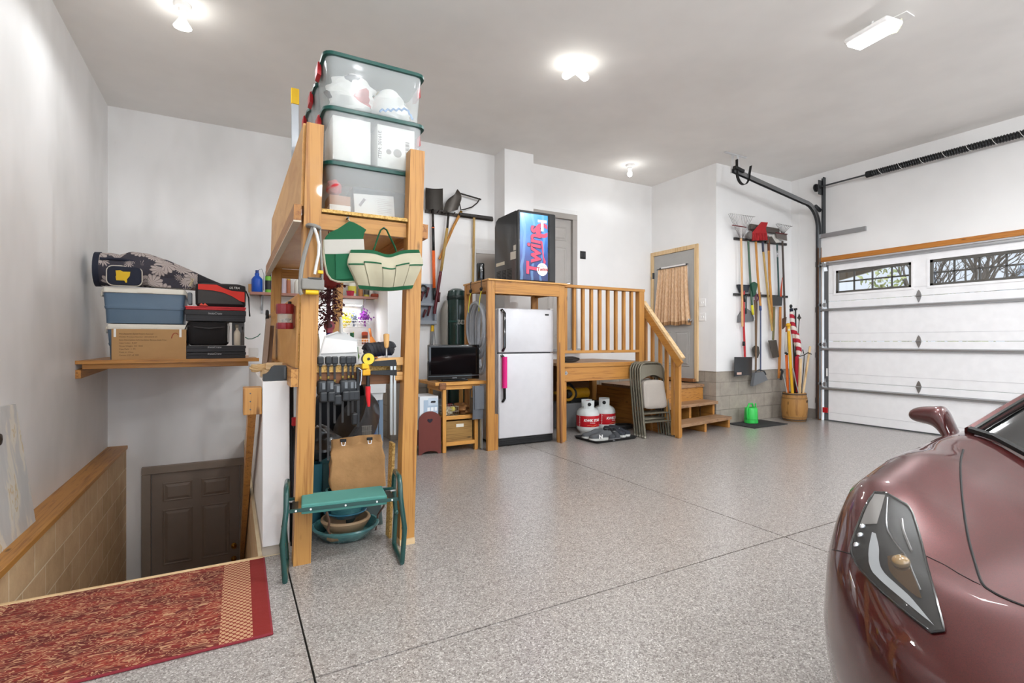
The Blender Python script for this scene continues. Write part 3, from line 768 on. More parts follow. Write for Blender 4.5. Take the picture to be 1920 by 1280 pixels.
MB().bb((rx(XRP - .046, 0), 2.95, 0), (rx(XRP + .046, 0), 3.052, .035)).build('shim', PALE['X'], rk)
# ------------------------------------------------------------------ storage bins
LID = M('0d4a42', .35, name='dark_green_lid')
def ring(w, d, r, z, n=5, cx=0, cy=0):
    o = []
    for sx, sy, a0 in ((1, 1, 0), (-1, 1, 90), (-1, -1, 180), (1, -1, 270)):
        for k in range(n):
            a = math.radians(a0 + 90 * k / (n - 1)); o.append(V((cx + sx * (w / 2 - r) + r * math.cos(a), cy + sy * (d / 2 - r) + r * math.sin(a), z)))
    return o
BW, BD, BH = .60, .395, .315
def make_bin(loc, label):
    t = thing('storage_bin', label, 'bin', loc, 0, 'clear storage bins with green lids on the loft shelf')
    L = MW[t]
    def rg(*a, **k): return [L @ p for p in ring(*a, **k)]
    m = MB(); out = [rg(BW - .07, BD - .06, .05, .0), rg(BW - .06, BD - .05, .05, .006), rg(BW - .02, BD - .015, .05, BH - .03)]
    inn = [rg(BW - .026, BD - .021, .048, BH - .03), rg(BW - .066, BD - .056, .048, .009)]
    m.loft(out + inn); m.build('body', FROST, t)
    for sx in (-.18, .18):
        pass
    m = MB(); m.loft([rg(BW - .012, BD - .008, .05, BH - .032), rg(BW + .014, BD + .012, .055, BH - .03), rg(BW + .014, BD + .012, .055, BH - .012), rg(BW - .01, BD - .01, .05, BH - .004), rg(BW - .05, BD - .05, .04, BH - .004), rg(BW - .06, BD - .06, .04, BH - .012)])
    m.build('lid', LID, t)
    for s in (-1, 1):
        m = MB(); w = L
        pr = [(s * (BW / 2 + .006), BH - .012), (s * (BW / 2 + .018), BH - .02), (s * (BW / 2 + .02), BH - .085), (s * (BW / 2 - .002), BH - .095), (s * (BW / 2 - .004), BH - .05)]
        m.prism([w @ V((a, -.05, b)) for a, b in pr], (0, .10, 0)); plab(m.build('latch', RED, t), 'red latch')
    return t
bx = .766
rows = [3.07 + BD / 2 + .41 * k for k in range(3)]
zb = [zs_ + .004 + k * (BH + .002) for k in range(3)]
bins = {}
LBL = {(0, 2): 'topmost storage bin of the front stack, holding printed cloth', (0, 1): 'middle storage bin of the front stack, holding white paper boxes', (0, 0): 'lowest storage bin of the front stack, between the rack posts',
       (1, 2): 'topmost storage bin of the second stack, just behind the front stack', (1, 1): 'middle storage bin of the second stack back', (1, 0): 'lowest storage bin of the second stack back',
       (2, 2): 'topmost storage bin of the rearmost stack, by the aluminium level', (2, 1): 'middle storage bin of the rearmost stack', (2, 0): 'lowest storage bin of the rearmost stack'}
first = make_bin((bx, rows[0], zb[0]), LBL[(0, 0)])
for i in range(3):
    for k in range(3):
        if (i, k) != (0, 0): dup(first, (bx + .008 * i, rows[i], zb[k] + (.0 if i == 0 else -.0)), 0, LBL[(i, k)])
yf = 3.07 + .045
# contents of the front bins
m = MB()
for x0, x1, lab in ((.50, .745, 'a'), (.76, 1.02, 'b')):
    pb = MB().bb((x0 + .015, yf - .01, zb[1] + .011), (x1 - .01, yf + .28, zb[1] + .27), .004).build('paper_box', PAPER)
    tag(pb, 'plain white paper box in the middle front bin, left one' if lab == 'a' else 'white paper box with printed seal and bar code in the middle front bin', 'box', 'white boxes in the middle bin')
pbx = pb; zz = zb[1]; yp = yf - .0115
text('ITEM: 30161E', .03, (.80, yp, zz + .06), (0, 0, 1), (-1, 0, 0), M('6e6b68', .8), pbx)
for c, r in ((.845, .016), (.90, .026)):
    mm = MB().cyl((c, yp + .0005, zz + .11), (c, yp - .0005, zz + .11), r, n=20); mm.build('printed_seal', M('9a9894', .8), pbx)
mm = MB()
for k in range(14): mm.bb((.95, yp, zz + .08 + k * .008), (.975, yp - .0006, zz + .08 + k * .008 + (.005 if k % 3 else .003)))
b_ = mm.build('bar_code', INK, pbx); b_['kind'] = 'stuff'
def cloth(name, poly, y, mat, label, th=.05, cat='cloth', grp=None, par=None):
    m = MB(); m.prism([V((a, y, b)) for a, b in poly], (0, th, 0)); ob = m.build(name, mat, par)
    return tag(ob, label, cat, grp) if par is None else ob
def lumpy(name, c, s, mat, label, cat, seed=1, n=20, amp=.18, par=None):
    rr = random.Random(seed); ph = [(rr.uniform(0, 6), rr.uniform(1.5, 4), rr.uniform(0, 6)) for _ in range(4)]
    def fn(u, v):
        a = 2 * PI * u; b = PI * (v - .5); k = 1
        for p, f, q in ph: k += amp * .5 * math.sin(f * 2 * a / 2 + p + math.sin(f * b * 2 + q) * 1.2)
        cb = math.copysign(abs(math.cos(b)) ** .6, 1)
        return V((c[0] + s[0] * k * math.cos(a) * cb, c[1] + s[1] * k * math.sin(a) * cb, c[2] + s[2] * max(-1, math.sin(b) * (1 + .1 * math.sin(3 * a)))))
    m = MB(); m.grid(lambda u, v: fn(round(u, 6) % 1, v), n * 2, n); ob = m.build(name, mat, par)
    return tag(ob, label, cat) if par is None else ob
zt_ = zb[2] + .01
ct = NT('printed_holiday_cloth'); vz = ct.N('ShaderNodeTexVoronoi', {'Vector': ct.mp((1, 1, 1)), 'Scale': 13.0}).outputs
sel = ct.N('ShaderNodeSeparateColor', {'Color': vz['Color']}).outputs[0]
ct.set(ct.ramp(sel, [(0, 'f1efea'), (.62, '4b4f58'), (.70, 'b9463f'), (.80, 'e9e6df'), (.93, '3d7a5a')], 'CONSTANT'), .9); CT = ct.mat
lumpy('printed_cloth', (.655, yf + .15, zt_ + .125), (.15, .13, .125), CT, 'printed white, red and green cloth on the left of the topmost front bin', 'cloth', 3)
lumpy('white_cloth', (.88, yf + .13, zt_ + .10), (.12, .115, .10), M('eeece6', .9), 'white cloth with blue zigzag edging in the topmost front bin', 'cloth', 4)
lumpy('yellow_cloth', (.90, yf + .25, zt_ + .135), (.10, .07, .135), M('e6c54e', .9), 'yellow cloth at the right of the topmost front bin', 'cloth', 5)
zg = MB(); pts = []
for k in range(11): pts.append((.79 + .017 * k, yf - .012 + .003 * (k % 2), zt_ + .018 + .0045 * k + (.014 if k % 2 else 0)))
for k in range(1, 6): pts.append((.96 + .008 * k, yf - .010, zt_ + .065 - .012 * k + (.012 if k % 2 else 0)))
zg.tube(pts, .007, 5); zb_ = zg.build('blue_zigzag_trim', M('3f8fd0', .8)); tag(zb_, 'blue zigzag trim ribbon against the front of the topmost bin', 'ribbon')
z0 = zb[0] + .011
lumpy('red_toy', (.53, yf + .03, z0 + .16), (.045, .05, .04), M('c63a41', .7), 'red soft toy at the left of the lowest front bin', 'toy', 6)
ob = MB().bb((.50, yf - .0, z0), (.62, yf + .2, z0 + .055), .003).build('paper_stack', PAPER); tag(ob, 'stack of white paper lying in the lowest front bin', 'paper')
ob = MB().bb((.50, yf + .005, z0 + .056), (.62, yf + .18, z0 + .112), .003).build('cardboard_piece', M('b48260', .85)); tag(ob, 'flat brown cardboard packet on the paper in the lowest front bin', 'box')
ob = MB().box((.76, yf + .0, z0 + .072), (.24, .012, .135), M=Matrix.Rotation(-.06, 4, 'Y')).build('booklet', M('e4e4e2', .7)); tag(ob, 'open white instruction booklet behind the front of the lowest bin', 'booklet')
mm = MB(); mm.bb((.765, yf - .0075, z0 + .015), (.7655, yf - .007, z0 + .135)); mm.build('fold', M('b9b9b8', .8), ob)
MB().box((.685, yf - .0075, z0 + .085), (.016, .001, .055), M=Matrix.Rotation(.6, 4, 'Y')).build('printed_figure', M('8c8a92', .8), ob)
mm = MB()
for k in range(9): mm.bb((.775, yf - .0075, z0 + .03 + .011 * k), (.775 + (.085 if k % 4 else .05), yf - .007, z0 + .032 + .011 * k))
l_ = mm.build('printed_lines', M('b2b1af', .8), ob); l_['kind'] = 'stuff'
ob = MB().bb((.64, yf + .06, z0), (1.0, yf + .27, z0 + .2), .02).build('dark_cloth', M('39505a', .85)); tag(ob, 'dark slate folded cloth filling the back of the lowest bin', 'cloth')
# aluminium level with yellow end behind the bins
t = thing('spirit_level', 'aluminium spirit level with yellow end cap standing behind the bins', 'level', (.55, 4.6, zs_ + .002))
c = at(553, 240, Y=4.62); zt2 = at(555, 168, Y=4.62).z
MB().bb((c.x - .028, 4.60, zs_ + .001), (c.x + .028, 4.625, zt2 - .13), .003).build('rail', M('b7bbc0', .35, .6), t)
MB().bb((c.x - .031, 4.595, zt2 - .13), (c.x + .031, 4.63, zt2), .004).build('end_cap', YEL, t)

# ------------------------------------------------------------------ apron and tote on the rack front
def flat(pts, y): return [at(a, b, Y=y) for a, b in pts]
def cloth_plate(pts, y, th, mat, name, par): return MB().prism(flat(pts, y), (0, th, 0)).build(name, mat, par)
ap = thing('garden_apron', 'green canvas garden apron with cream band hanging left of the tote', 'apron', at(648, 528, Y=2.955))
yA = 2.955
top = [(609, 449), (611, 443), (619, 435), (633, 429), (655, 414.5), (664, 417), (677, 424), (687, 430.5), (683, 437), (681, 447)]
cloth_plate(top + [(681, 449)], yA, .012, GREEN, 'bib', ap)
cloth_plate([(607.5, 449), (682, 448), (684, 476), (609, 476)], yA - .003, .014, M('bab6ad', .9), 'band', ap)
cloth_plate([(609, 475), (684, 473), (686, 522), (672, 526), (640, 527), (624, 524), (615, 513), (611, 495)], yA, .012, GREEN, 'skirt', ap)
cloth_plate([(629, 476), (684, 474), (686, 520), (630, 524)], yA - .006, .006, M('12593a', .85), 'pocket', ap)
edge = [(607.5, 449), (606.5, 470), (609, 492), (613, 512), (620, 523), (633, 528), (655, 528.5), (687, 526)]
MB().tube(flat(edge, yA + .004), .006, 6).build('piping', CREAM, ap)
MB().tube(flat([(655, 414), (652, 409), (650, 407)], yA + .02), .005, 6).build('neck_loop', CREAM, ap)
tb = thing('garden_tote', 'cream and green canvas tool tote hanging by its handle on the rack', 'bag', at(723, 546, Y=2.93))
yB = 2.93
def tote(u, v):         # u left to right, v bottom to top
    xl_, xr_ = 674 + (652 - 674) * min(1, v * 1.6), 772 + (793 - 772) * min(1, v * 1.6)
    if v > .72: xl_ += (658 - 652) * (v - .72) / .28; xr_ += (785 - 793) * (v - .72) / .28
    x = xl_ + (xr_ - xl_) * u; yb_, yt_ = 541 - 4 * math.sin(PI * u) * -1, 468 + 9 * math.exp(-((u - .55) / .16) ** 2)
    p = at(x, yb_ + (yt_ - yb_) * v, Y=yB)
    p.y -= .035 * math.sin(PI * min(1, v * 1.1)) * (1 + .22 * math.sin(u * 17)) * math.sin(PI * u) ** .5
    return p
m = MB(); m.sheet(tote, 46, 16, (0, .03, 0)); m.build('body', CREAM, tb)
def strip(fn, u0, u1, v0, v1, off, mat, name, n=30):
    m = MB(); m.sheet(lambda u, v: fn(u0 + (u1 - u0) * u, v0 + (v1 - v0) * v) + V((0, -off, 0)), n, 3, (0, off * .8, 0)); return m.build(name, mat, tb)
strip(tote, 0, 1, .92, 1.0, .003, GREEN, 'top_binding')
strip(tote, .0, 1, .0, .09, .006, GREEN, 'base')
PK = M('aea78f', .9, name='cream_pocket')
for i, (a, b, q) in enumerate(((.0, .2, .64), (.2, .43, .70), (.43, .62, .60), (.62, .8, .67), (.8, 1., .62))):
    strip(tote, a + .006, b - .006, .09, q, .007 + .003 * (i % 2), PK, 'pocket', 10)
    strip(tote, a + .004, b - .004, q - .035, q, .010 + .003 * (i % 2), GREEN, 'pocket_binding', 10)
hp = [(700, 470), (703, 462), (709, 443), (714, 431), (719, 427), (725, 431), (732, 446), (739, 460), (743, 471)]
MB().tube(flat(hp, 2.945), .009, 6, sq=.5).build('handle', GREEN, tb)
# hooks the two hang on
for a, b, l in ((719, 428, 'small dark nail holding the canvas tote on the crossbeam'), (652, 409, 'small dark nail holding the green apron on the crossbeam')):
    p = at(a, b, Y=2.96); nl = MB().cyl((p.x, 2.935, p.z), (p.x, 2.992, p.z), .004, n=8).build('nail', DSTEEL); tag(nl, l, 'nail', 'nails in the rack crossbeam')

# ------------------------------------------------------------------ sprinkler on the left post
sp = thing('lawn_sprinkler', 'grey oscillating lawn sprinkler hung on the left rack post', 'sprinkler', at(585, 548, Y=2.93))
GS = M('86837d', .5, name='sprinkler_grey')
ys_ = 2.925
o = at(586, 533, Y=ys_)
MB().box(o, (.115, .05, .06), r=.008).build('motor_housing', GS, sp)
MB().tube(flat([(588, 423), (583, 437), (576, 458), (570, 480), (565, 505), (563, 530), (563, 547), (566, 552)], ys_ - .005), .011, 8).build('frame_leg', GS, sp)
MB().tube(flat([(588, 423), (596, 425), (600, 432), (601, 470), (604, 505), (604, 548)], ys_ + .005), .007, 8).build('frame_leg', GS, sp)
MB().tube(flat([(589, 426), (594, 440), (598, 458), (597, 478), (593, 497), (590, 514)], ys_ - .015), .008, 8).build('spray_arm', M('d8d6d0', .4, .3), sp)
MB().lathe([(.04, -.006), (.043, 0), (.035, .012), (.02, .014)], at(588, 426, Y=ys_ + .01), 16, M=Matrix.Rotation(.2, 4, 'Y')).build('end_hub', GS, sp)
o = at(585, 548, Y=ys_ - .02); MB().cyl(o + V((-.032, 0, 0)), o + V((.032, 0, 0)), .012, n=12).build('dial', YEL, sp)
o = at(601, 510, Y=ys_ - .02); MB().box(o, (.028, .014, .018), r=.003).build('stop_clip', YEL, sp)
o = at(590, 522, Y=ys_ - .01); MB().box(o, (.07, .04, .008), r=.002).build('cam_plate', M('4c4b49', .5), sp)

# ------------------------------------------------------------------ clamps on the tool bar
CLB = M('26282b', .42, name='clamp_black')
def make_clamp():
    t = thing('bar_clamp', '', 'clamp', (0, 0, 0), 0, 'black bar clamps hooked on the tool bar')
    m = MB(); m.box((0, -.006, .018), (.036, .03, .045), r=.008); m.box((0, -.006, -.008), (.02, .02, .018), r=.004); m.build('fixed_jaw', CLB, t)
    MB().bb((-.006, -.004, -.55), (.006, -.0005, .01)).build('bar', M('3a3837', .45, .6), t)
    m = MB(); m.box((.006, -.012, -.135), (.052, .04, .085), r=.014, seg=3); m.box((.012, -.03, -.185), (.042, .034, .06), r=.01); m.build('grip_body', CLB, t)
    m = MB(); m.box((.014, -.0335, -.125), (.016, .004, .036)); m.build('release_slot', M('6c7074', .4), t)
    m = MB(); m.box((0, -.006, -.079), (.012, .014, .016), r=.003); m.build('lower_pad', M('8a7436', .4, .6), t)
    return t
c0 = make_clamp()
CL = [(601, 678, 1.0), (616, 677, 1.0), (628, 679, .62), (643, 676, .62), (654, 679, .55), (662, 680, .6)]
ORD = ['leftmost of the row, with long bar', 'second from the left, with long bar', 'third from the left, with low grip', 'fourth from the left, with tall jaw', 'fifth from the left', 'rightmost of the row']
for i, (px, py, L) in enumerate(CL):
    p = at(px, py, Y=3.018)
    o = c0 if i == 0 else dup(c0, (0, 0, 0), 0, '')
    o.location = (p.x, 3.03, 1.085); o['label'] = 'black bar clamp on the tool bar, ' + ORD[i]
    for ch in o.children:
        if ch.name.startswith('bar') and L < 1:
            ch.data = ch.data.copy()
            for w in ch.data.vertices:
                if w.co.z < -.3: w.co.z *= L
        if i == 2 and not ch.name.startswith(('bar', 'fixed')): ch.location.z -= .02
# big aluminium pipe clamp
t = thing('pipe_clamp', 'large clamp with black jaws and two bright aluminium bars', 'clamp', at(738, 800, Y=2.985))
yq = 2.985
MB().prism(flat([(697, 684), (703, 677), (742, 674), (744, 681), (743, 686), (700, 686)], yq), (0, .035, 0)).build('upper_jaw', BLACK, t)
MB().prism(flat([(692, 698), (700, 695), (744, 693), (744, 704), (700, 702), (692, 701)], yq), (0, .035, 0)).build('lower_jaw', BLACK, t)
for px in (733.5, 740): 
    a, b = at(px, 676, Y=yq + .02), at(px, 815, Y=yq + .02)
    MB().bb((a.x - .008, a.y - .008, b.z), (a.x + .008, a.y + .008, a.z), .002).build('bar', M('c4c6c3', .3, .85), t)
# handscrew clamp at right
t = thing('hand_screw', 'wooden hand screw clamp with two jaws and turned handles', 'clamp', at(752, 715, Y=3.0))
JW = W3('maple_jaw', 'd9aa6c', 'b98544')
MB().prism(flat([(700, 676), (712, 671), (766, 669), (766, 684), (706, 684)], 2.995), (0, .04, 0)).build('jaw', JW['X'], t)
MB().prism(flat([(741, 697), (764, 696.5), (766, 711), (741, 713)], 2.995), (0, .04, 0)).build('jaw', JW['X'], t)
a, b = at(754, 685, Y=3.012), at(757.5, 735, Y=3.012)
MB().cyl(a, b, .0055, n=8).build('screw', STEEL, t)
HD = lambda o, d, L=.075, r=.014: MB().lathe([(r * .6, 0), (r * .9, L * .1), (r * 1.1, L * .5), (r * 1.2, L * .95), (r * .5, L)], o, 14, M=V((0, 0, 1)).rotation_difference(V(d)).to_matrix().to_4x4())
HD(at(757.5, 730, Y=3.012), (.04, 0, -1)).build('handle', JW['Z'], t)
a, b = at(724.5, 651, Y=3.012), at(725, 683, Y=3.012)
MB().cyl(a, b, .0055, n=8).build('screw', STEEL, t)
HD(at(724.5, 652, Y=3.012), (0, 0, 1), .085, .015).build('handle', JW['Z'], t)
# tape reel, red handled clamp
t = thing('measuring_reel', 'round yellow reel with black rim on the tool bar', 'reel', at(690, 686, Y=2.99))
o = at(690, 672.5, Y=2.99)
MB().cyl(o + V((0, .012, 0)), o + V((0, -.012, 0)), .037, n=24).build('rim', BLACK, t)
MB().cyl(o + V((0, 0, 0)), o + V((0, -.015, 0)), .033, n=24).build('face', M('e9c83a', .5), t)
MB().cyl(o + V((0, 0, 0)), o + V((0, -.019, 0)), .008, n=12).build('hub', BLACK, t)
MB().box(at(684, 686, Y=2.985), (.035, .03, .03), r=.004).build('tab', YEL, t)
t = thing('spring_pliers', 'red handled clamp with orange jaws hanging under the tool bar', 'pliers', at(692, 762, Y=2.99))
m = MB(); m.box(at(687, 698, Y=2.99), (.045, .02, .035), r=.006); m.box(at(689, 690, Y=2.99), (.02, .018, .04), r=.004); m.build('jaw', M('e0a31c', .5), t)
MB().tube([at(690, 704, Y=2.995), at(690, 726, Y=2.995)], [.009, .012], 10).build('neck', BLACK, t)
MB().tube([at(690, 724, Y=2.995), at(690, 740, Y=2.995), at(691.5, 762, Y=2.995)], [.015, .0145, .008], 12).build('grip', M('d11f26', .45), t)
t = thing('quick_grip', 'long black quick grip clamp hanging right of the bar clamps', 'clamp', at(672, 800, Y=3.0))
MB().bb(at(668, 688, Y=3.0) + V((0, -.01, 0)), at(674, 800, Y=3.0) + V((0, .01, 0)), .003).build('bar', BLACK, t)
MB().box(at(665, 785, Y=2.985), (.035, .03, .07), r=.01).build('trigger', BLACK, t)
MB().tube([at(672, 690, Y=2.985), at(678, 694, Y=2.985), at(677, 712, Y=2.985), at(675, 722, Y=2.985)], .005, 6).build('hook_end', CHROME, t)

# ------------------------------------------------------------------ white dustpan, bottles, shelf stuff behind the bar
dp = thing('dustpan', 'large white plastic dustpan standing behind the bar clamps', 'dustpan', at(634, 692, Y=3.1))
yD = 3.10
out = [(595, 690), (597, 676), (610, 630), (634, 622), (645, 622), (669, 637), (672, 682), (671, 690)]
m = MB(); f = flat(out, yD); m.prism(f, (0, .012, 0)); m.build('pan', LGREY, dp)
mm = MB(); mm.prism(flat([(601, 663), (610, 633), (669, 640), (670, 660)], yD - .008), (0, .008, 0)); mm.build('ridge', WHITE, dp)
MB().tube(flat([(596.5, 676), (610, 630), (634, 622)], yD - .004), .006, 6).build('rim', M('d6d6d4', .5), dp)
MB().tube([at(639, 624, Y=yD + .006), at(639, 606, Y=yD + .006), at(638, 594, Y=yD + .006)], [.022, .019, .017], 10, sq=.5).build('handle', LGREY, dp)
MB().cyl(at(638, 601, Y=yD - .006), at(638, 601, Y=yD + .001), .006, n=10).build('hang_hole', M('5b4f44', .8), dp)
def bottle(name, o, r, hgt, mat, label, cap=None, neck=.35, cat='bottle', grp=None, lab=None, n=16, capr=.5):
    t = thing(name, label, cat, o, 0, grp); o = V(o); b = hgt * .72
    MB().lathe([(r * .92, 0), (r, hgt * .03), (r, b * .8), (r * .85, b * .9), (r * neck, b * 1.05), (r * neck, hgt * .86)], o, n).build('body', mat, t)
    if cap is not None: MB().lathe([(r * capr, hgt * .84), (r * capr, hgt), (.001, hgt * 1.003)], o, n).build('cap', cap, t)
    if lab is not None: MB().lathe([(r * 1.012, hgt * .15), (r * 1.012, hgt * .5)], o, n).build('label', lab, t)
    return t
zsh = 1.031
sb = thing('spray_bottle', 'blue spray bottle with red trigger head behind the dustpan', 'bottle', at(617, 640, Y=3.3))
o = V((at(617, 640, Y=3.3).x, 3.3, zsh))
MB().lathe([(.034, 0), (.036, .02), (.034, .15), (.02, .2), (.016, .24)], o, 16).build('body', M('1f3fae', .3), sb)
m = MB(); hh = o + V((0, -.01, .275)); m.lathe([(.03, -.02), (.034, 0), (.02, .025)], hh, 14, M=Matrix.Rotation(PI / 2, 4, 'X')); m.box(hh + V((0, 0, -.03)), (.035, .05, .03), r=.006); m.build('trigger_head', M('a94a58', .45), sb)
MB().cyl(hh + V((0, -.026, 0)), hh + V((0, -.034, 0)), .012, n=12).build('nozzle', BLACK, sb)
bottle('white_jug', (rx(.40, 1), 3.36, zsh), .03, .30, WHITE, 'white plastic jug beside the left post behind the dustpan', WHITE)
bottle('tan_jar', (rx(.43, 1), 3.43, zsh), .032, .33, M('a58d62', .6), 'tan jar behind the blue spray bottle', M('bca67a', .5), neck=.7)
# rope and blue box on the tool shelf right
t = thing('blue_box', 'blue printed box on the tool shelf beside the right post', 'box', (.83, 3.2, zsh))
MB().bb((.775, 3.13, zsh), (.885, 3.25, zsh + .075), .002).build('carton', M('2356a8', .5), t)
text('Vulcan', .032, (.795, 3.1285, zsh + .012), (1, 0, 0), (0, 0, 1), INKW, t, shear=.25)
mm = MB().bb((.80, 3.1285, zsh + .05), (.86, 3.1295, zsh + .056)); mm.build('print_line', INKW, t)
t = MB().bb((.72, 3.14, zsh), (.772, 3.26, zsh + .07), .002).build('purple_box', M('4a4763', .6)); tag(t, 'dark violet carton left of the blue box on the tool shelf', 'box')
m = MB()
for ph in (0, PI):
    m.tube([V((.73 + .16 * k / 40, 3.2 + .02 * math.cos(k * .55 + ph), zsh + .125 + .022 * math.sin(k * .55 + ph) + .012 * (k / 40))) for k in range(41)], .026, 8)
ob = m.build('black_rope', M('33343a', .7)); tag(ob, 'thick twisted black rope lying on the blue and violet boxes', 'rope')
# dark red twig bundle hanging in the rack
rr = random.Random(11); m = MB(); c = at(616, 565, Y=3.25); tw = []; m.tube([c + V((0, 0, -.16)), c + V((0, 0, .16))], .012, 6)
for k in range(120):
    a = c + V((rr.gauss(0, .006), rr.gauss(0, .006), rr.uniform(-.13, .13))); b = a + V((rr.uniform(-1, 1), rr.uniform(-1, 1), rr.uniform(-1, .7))).normalized() * rr.uniform(.05, .13); tw.append((a, b))
    m.tube([a, (a + b) / 2 + V((rr.uniform(-.02, .02), 0, .015)), b], [.003, .0025, .0012], 4, cap=False)
for k in range(110):
    a, b = tw[k]; m.ball(a.lerp(b, rr.uniform(.6, .97)), rr.uniform(.005, .009), 6, 4)
t = m.build('twig_bundle', M('512428', .7), fix=False); tag(t, 'hanging bundle of dark red berry twigs behind the left post', 'twigs')
m = MB(); m.tube([c + V((0, 0, .02)), (c.x, 3.25, 1.928)], .003, 5)
m.build('hanging_string', M('7a3a30', .8), t)
mm = thing('net_bag', 'red net bag above the twig bundle behind the sprinkler', 'bag', c + V((0, -.03, .09)))
m = MB(); m.lathe([(.02, .16), (.035, .1), (.055, .05), (.06, 0), (.05, -.03), (.01, -.045)], c + V((.01, -.02, .12)), 16); m.build('net', M('8f2f2a', .7), mm)
m = MB(); m.tube([c + V((.01, -.02, .27)), (c.x + .01, 3.23, 1.928)], .003, 5); m.build('string', M('8f2f2a', .7), mm)

# ------------------------------------------------------------------ back wall shelf, its bottles and lit nook
zw = at(680, 556, Y=6.82).z
sh = thing('back_shelf', 'brown board shelf on brackets along the back recess wall', 'shelf', (.95, 6.95, zw))
MB().bb((.19, 6.80, zw - .02), (1.70, 7.058, zw), .002).build('board', DARKW['X'], sh)
MB().bb((.19, 6.795, zw - .028), (1.70, 6.80, zw + .003)).build('edge_strip', M('a9786a', .6), sh)
for x in (.33, 1.55):
    m = MB(); m.bb((x - .012, 6.83, zw - .028), (x + .012, 7.058, zw - .02)); m.bb((x - .012, 7.05, zw - .24), (x + .012, 7.058, zw - .028)); m.bar((x, 6.85, zw - .03), (x, 7.05, zw - .2), .01, .01); m.build('bracket', STEEL, sh)
def onshelf(px, y=6.9): return V((at(px, 556, Y=y).x, y, zw + .001))
t = bottle('spray_jug', onshelf(482, 6.88), .062, .27, M('1551b8', .4), 'bright blue jug with wire bail on the left end of the back shelf', M('1d3f86', .4), neck=.4, capr=.3)
o = onshelf(482, 6.88); MB().tube([o + V((.01, 0, .27)), o + V((.05, 0, .29)), o + V((.075, 0, .22)), o + V((.07, 0, .03))], .003, 5).build('wire_tube', DSTEEL, t)
ob = MB().bb(onshelf(469) + V((-.02, -.03, 0)), onshelf(469) + V((.02, .03, .10)), .003).build('wood_block', FIR['Z']); tag(ob, 'small wood block on the back shelf left of the blue jug', 'block')
def can(name, px, r, hgt, mat, label, cap=None, y=6.9, cat='can', lab=None):
    o = onshelf(px, y); t = thing(name, label, cat, o)
    MB().lathe([(r, 0), (r, hgt), (r * .6, hgt + .01)], o, 16).build('body', mat, t)
    if cap: MB().lathe([(r * .9, hgt), (r * .9, hgt + .06), (.001, hgt + .062)], o, 16).build('cap', cap, t)
    if lab: MB().lathe([(r * 1.01, hgt * .2), (r * 1.01, hgt * .75)], o, 16).build('label', lab, t)
    return t
can('aerosol_can', 503, .035, .2, M('7bbf3f', .4), 'green aerosol can with black cap on the back shelf', BLACK, 6.87, lab=M('2b2b2b', .5))
can('aerosol_can', 532, .03, .2, M('c9b9c4', .4), 'pale aerosol can with purple cap on the back shelf', M('5a3a94', .4))
can('aerosol_can', 541, .024, .17, M('b06a4a', .4), 'slim brown can right of the purple capped can', M('c9a04b', .4))
bottle('white_bottle', onshelf(558, 6.9), .04, .25, M('e2e0d6', .5), 'white bottle on the back shelf behind the sprinkler', WHITE)
bottle('yellow_label_bottle', onshelf(660, 6.9), .055, .27, M('d9d4c4', .45), 'cream bottle with yellow label on the back shelf above the light', M('c9c33a', .5), lab=M('cfc24a', .5))
ob = MB().lathe([(.04, 0), (.052, .07), (.048, .07), (.038, .006), (.001, .006)], onshelf(657, 6.84), 4).build('red_tub', M('b5344a', .5)); tag(ob, 'small red plastic tub on the back shelf above the light', 'tub')
can('tall_can', 676, .03, .2, M('b77a46', .5), 'brown can on the back shelf beside the cream bottle', BLACK)
can('yellow_can', 687, .035, .17, M('c6b64a', .5), 'yellow and dark tin on the back shelf', M('3b3b38', .5), lab=M('4a4a42', .5))
can('white_can', 696, .028, .19, M('d5d2c8', .5), 'white can near the right end of the back shelf', M('cdb98c', .5))
ob = MB().lathe([(.05, 0), (.06, .02), (.05, .045), (.001, .05)], onshelf(703, 6.85), 16).build('red_bowl', M('a0472f', .5)); tag(ob, 'small red bowl at the right end of the back shelf', 'bowl')
# under-shelf light
a, b = at(640, 572, Y=6.85), at(681, 572, Y=6.85)
t = thing('shelf_light', 'white fluorescent fixture glowing under the back shelf', 'lamp', (b.x - .3, 6.88, zw - .1))
MB().bb((b.x - .62, 6.84, zw - .11), (b.x, 6.93, zw - .03), .01).build('housing', WHITE, t)
MB().bb((b.x - .6, 6.86, zw - .122), (b.x - .02, 6.91, zw - .108), .005).build('tube', emis('fluorescent_tube', 'f4f6ff', 5), t)
l = bpy.data.lights.new('shelf_tube_light', 'AREA'); l.shape = 'RECTANGLE'; l.size = .56; l.size_y = .05; l.energy = 4; l.color = (.95, .97, 1)
lo = bpy.data.objects.new('shelf_tube_light', l); COL.objects.link(lo); lo.location = (b.x - .31, 6.885, zw - .128); lo['kind'] = 'helper'
# wire baskets on the wall with flowers and goods
WIRE = M('f1f0ee', .4, name='white_wire')
def wire_basket(p0, p1, z0, z1, y0, y1, label):
    t = thing('wire_basket', label, 'basket', ((p0 + p1) / 2, (y0 + y1) / 2, z0), 0, 'white wire baskets on the recess wall')
    m = MB()
    for z in (z0, (z0 + z1) / 2, z1): m.tube([(p0, y0, z), (p1, y0, z), (p1, y1 + .008, z), (p0, y1 + .008, z)], .004, 5, closed=True)
    n = int((p1 - p0) / .035)
    for k in range(n + 1):
        x = p0 + (p1 - p0) * k / n; m.tube([(x, y1, z1), (x, y1, z0), (x, y0, z0), (x, y0, z1)], .0025, 4, cap=False)
    m.build('wire', WIRE, t, fix=False); return t
A0, A1 = at(646, 606, Y=6.9).x, at(692, 606, Y=6.9).x
za, zb2 = at(690, 613, Y=6.9).z, at(690, 601, Y=6.9).z
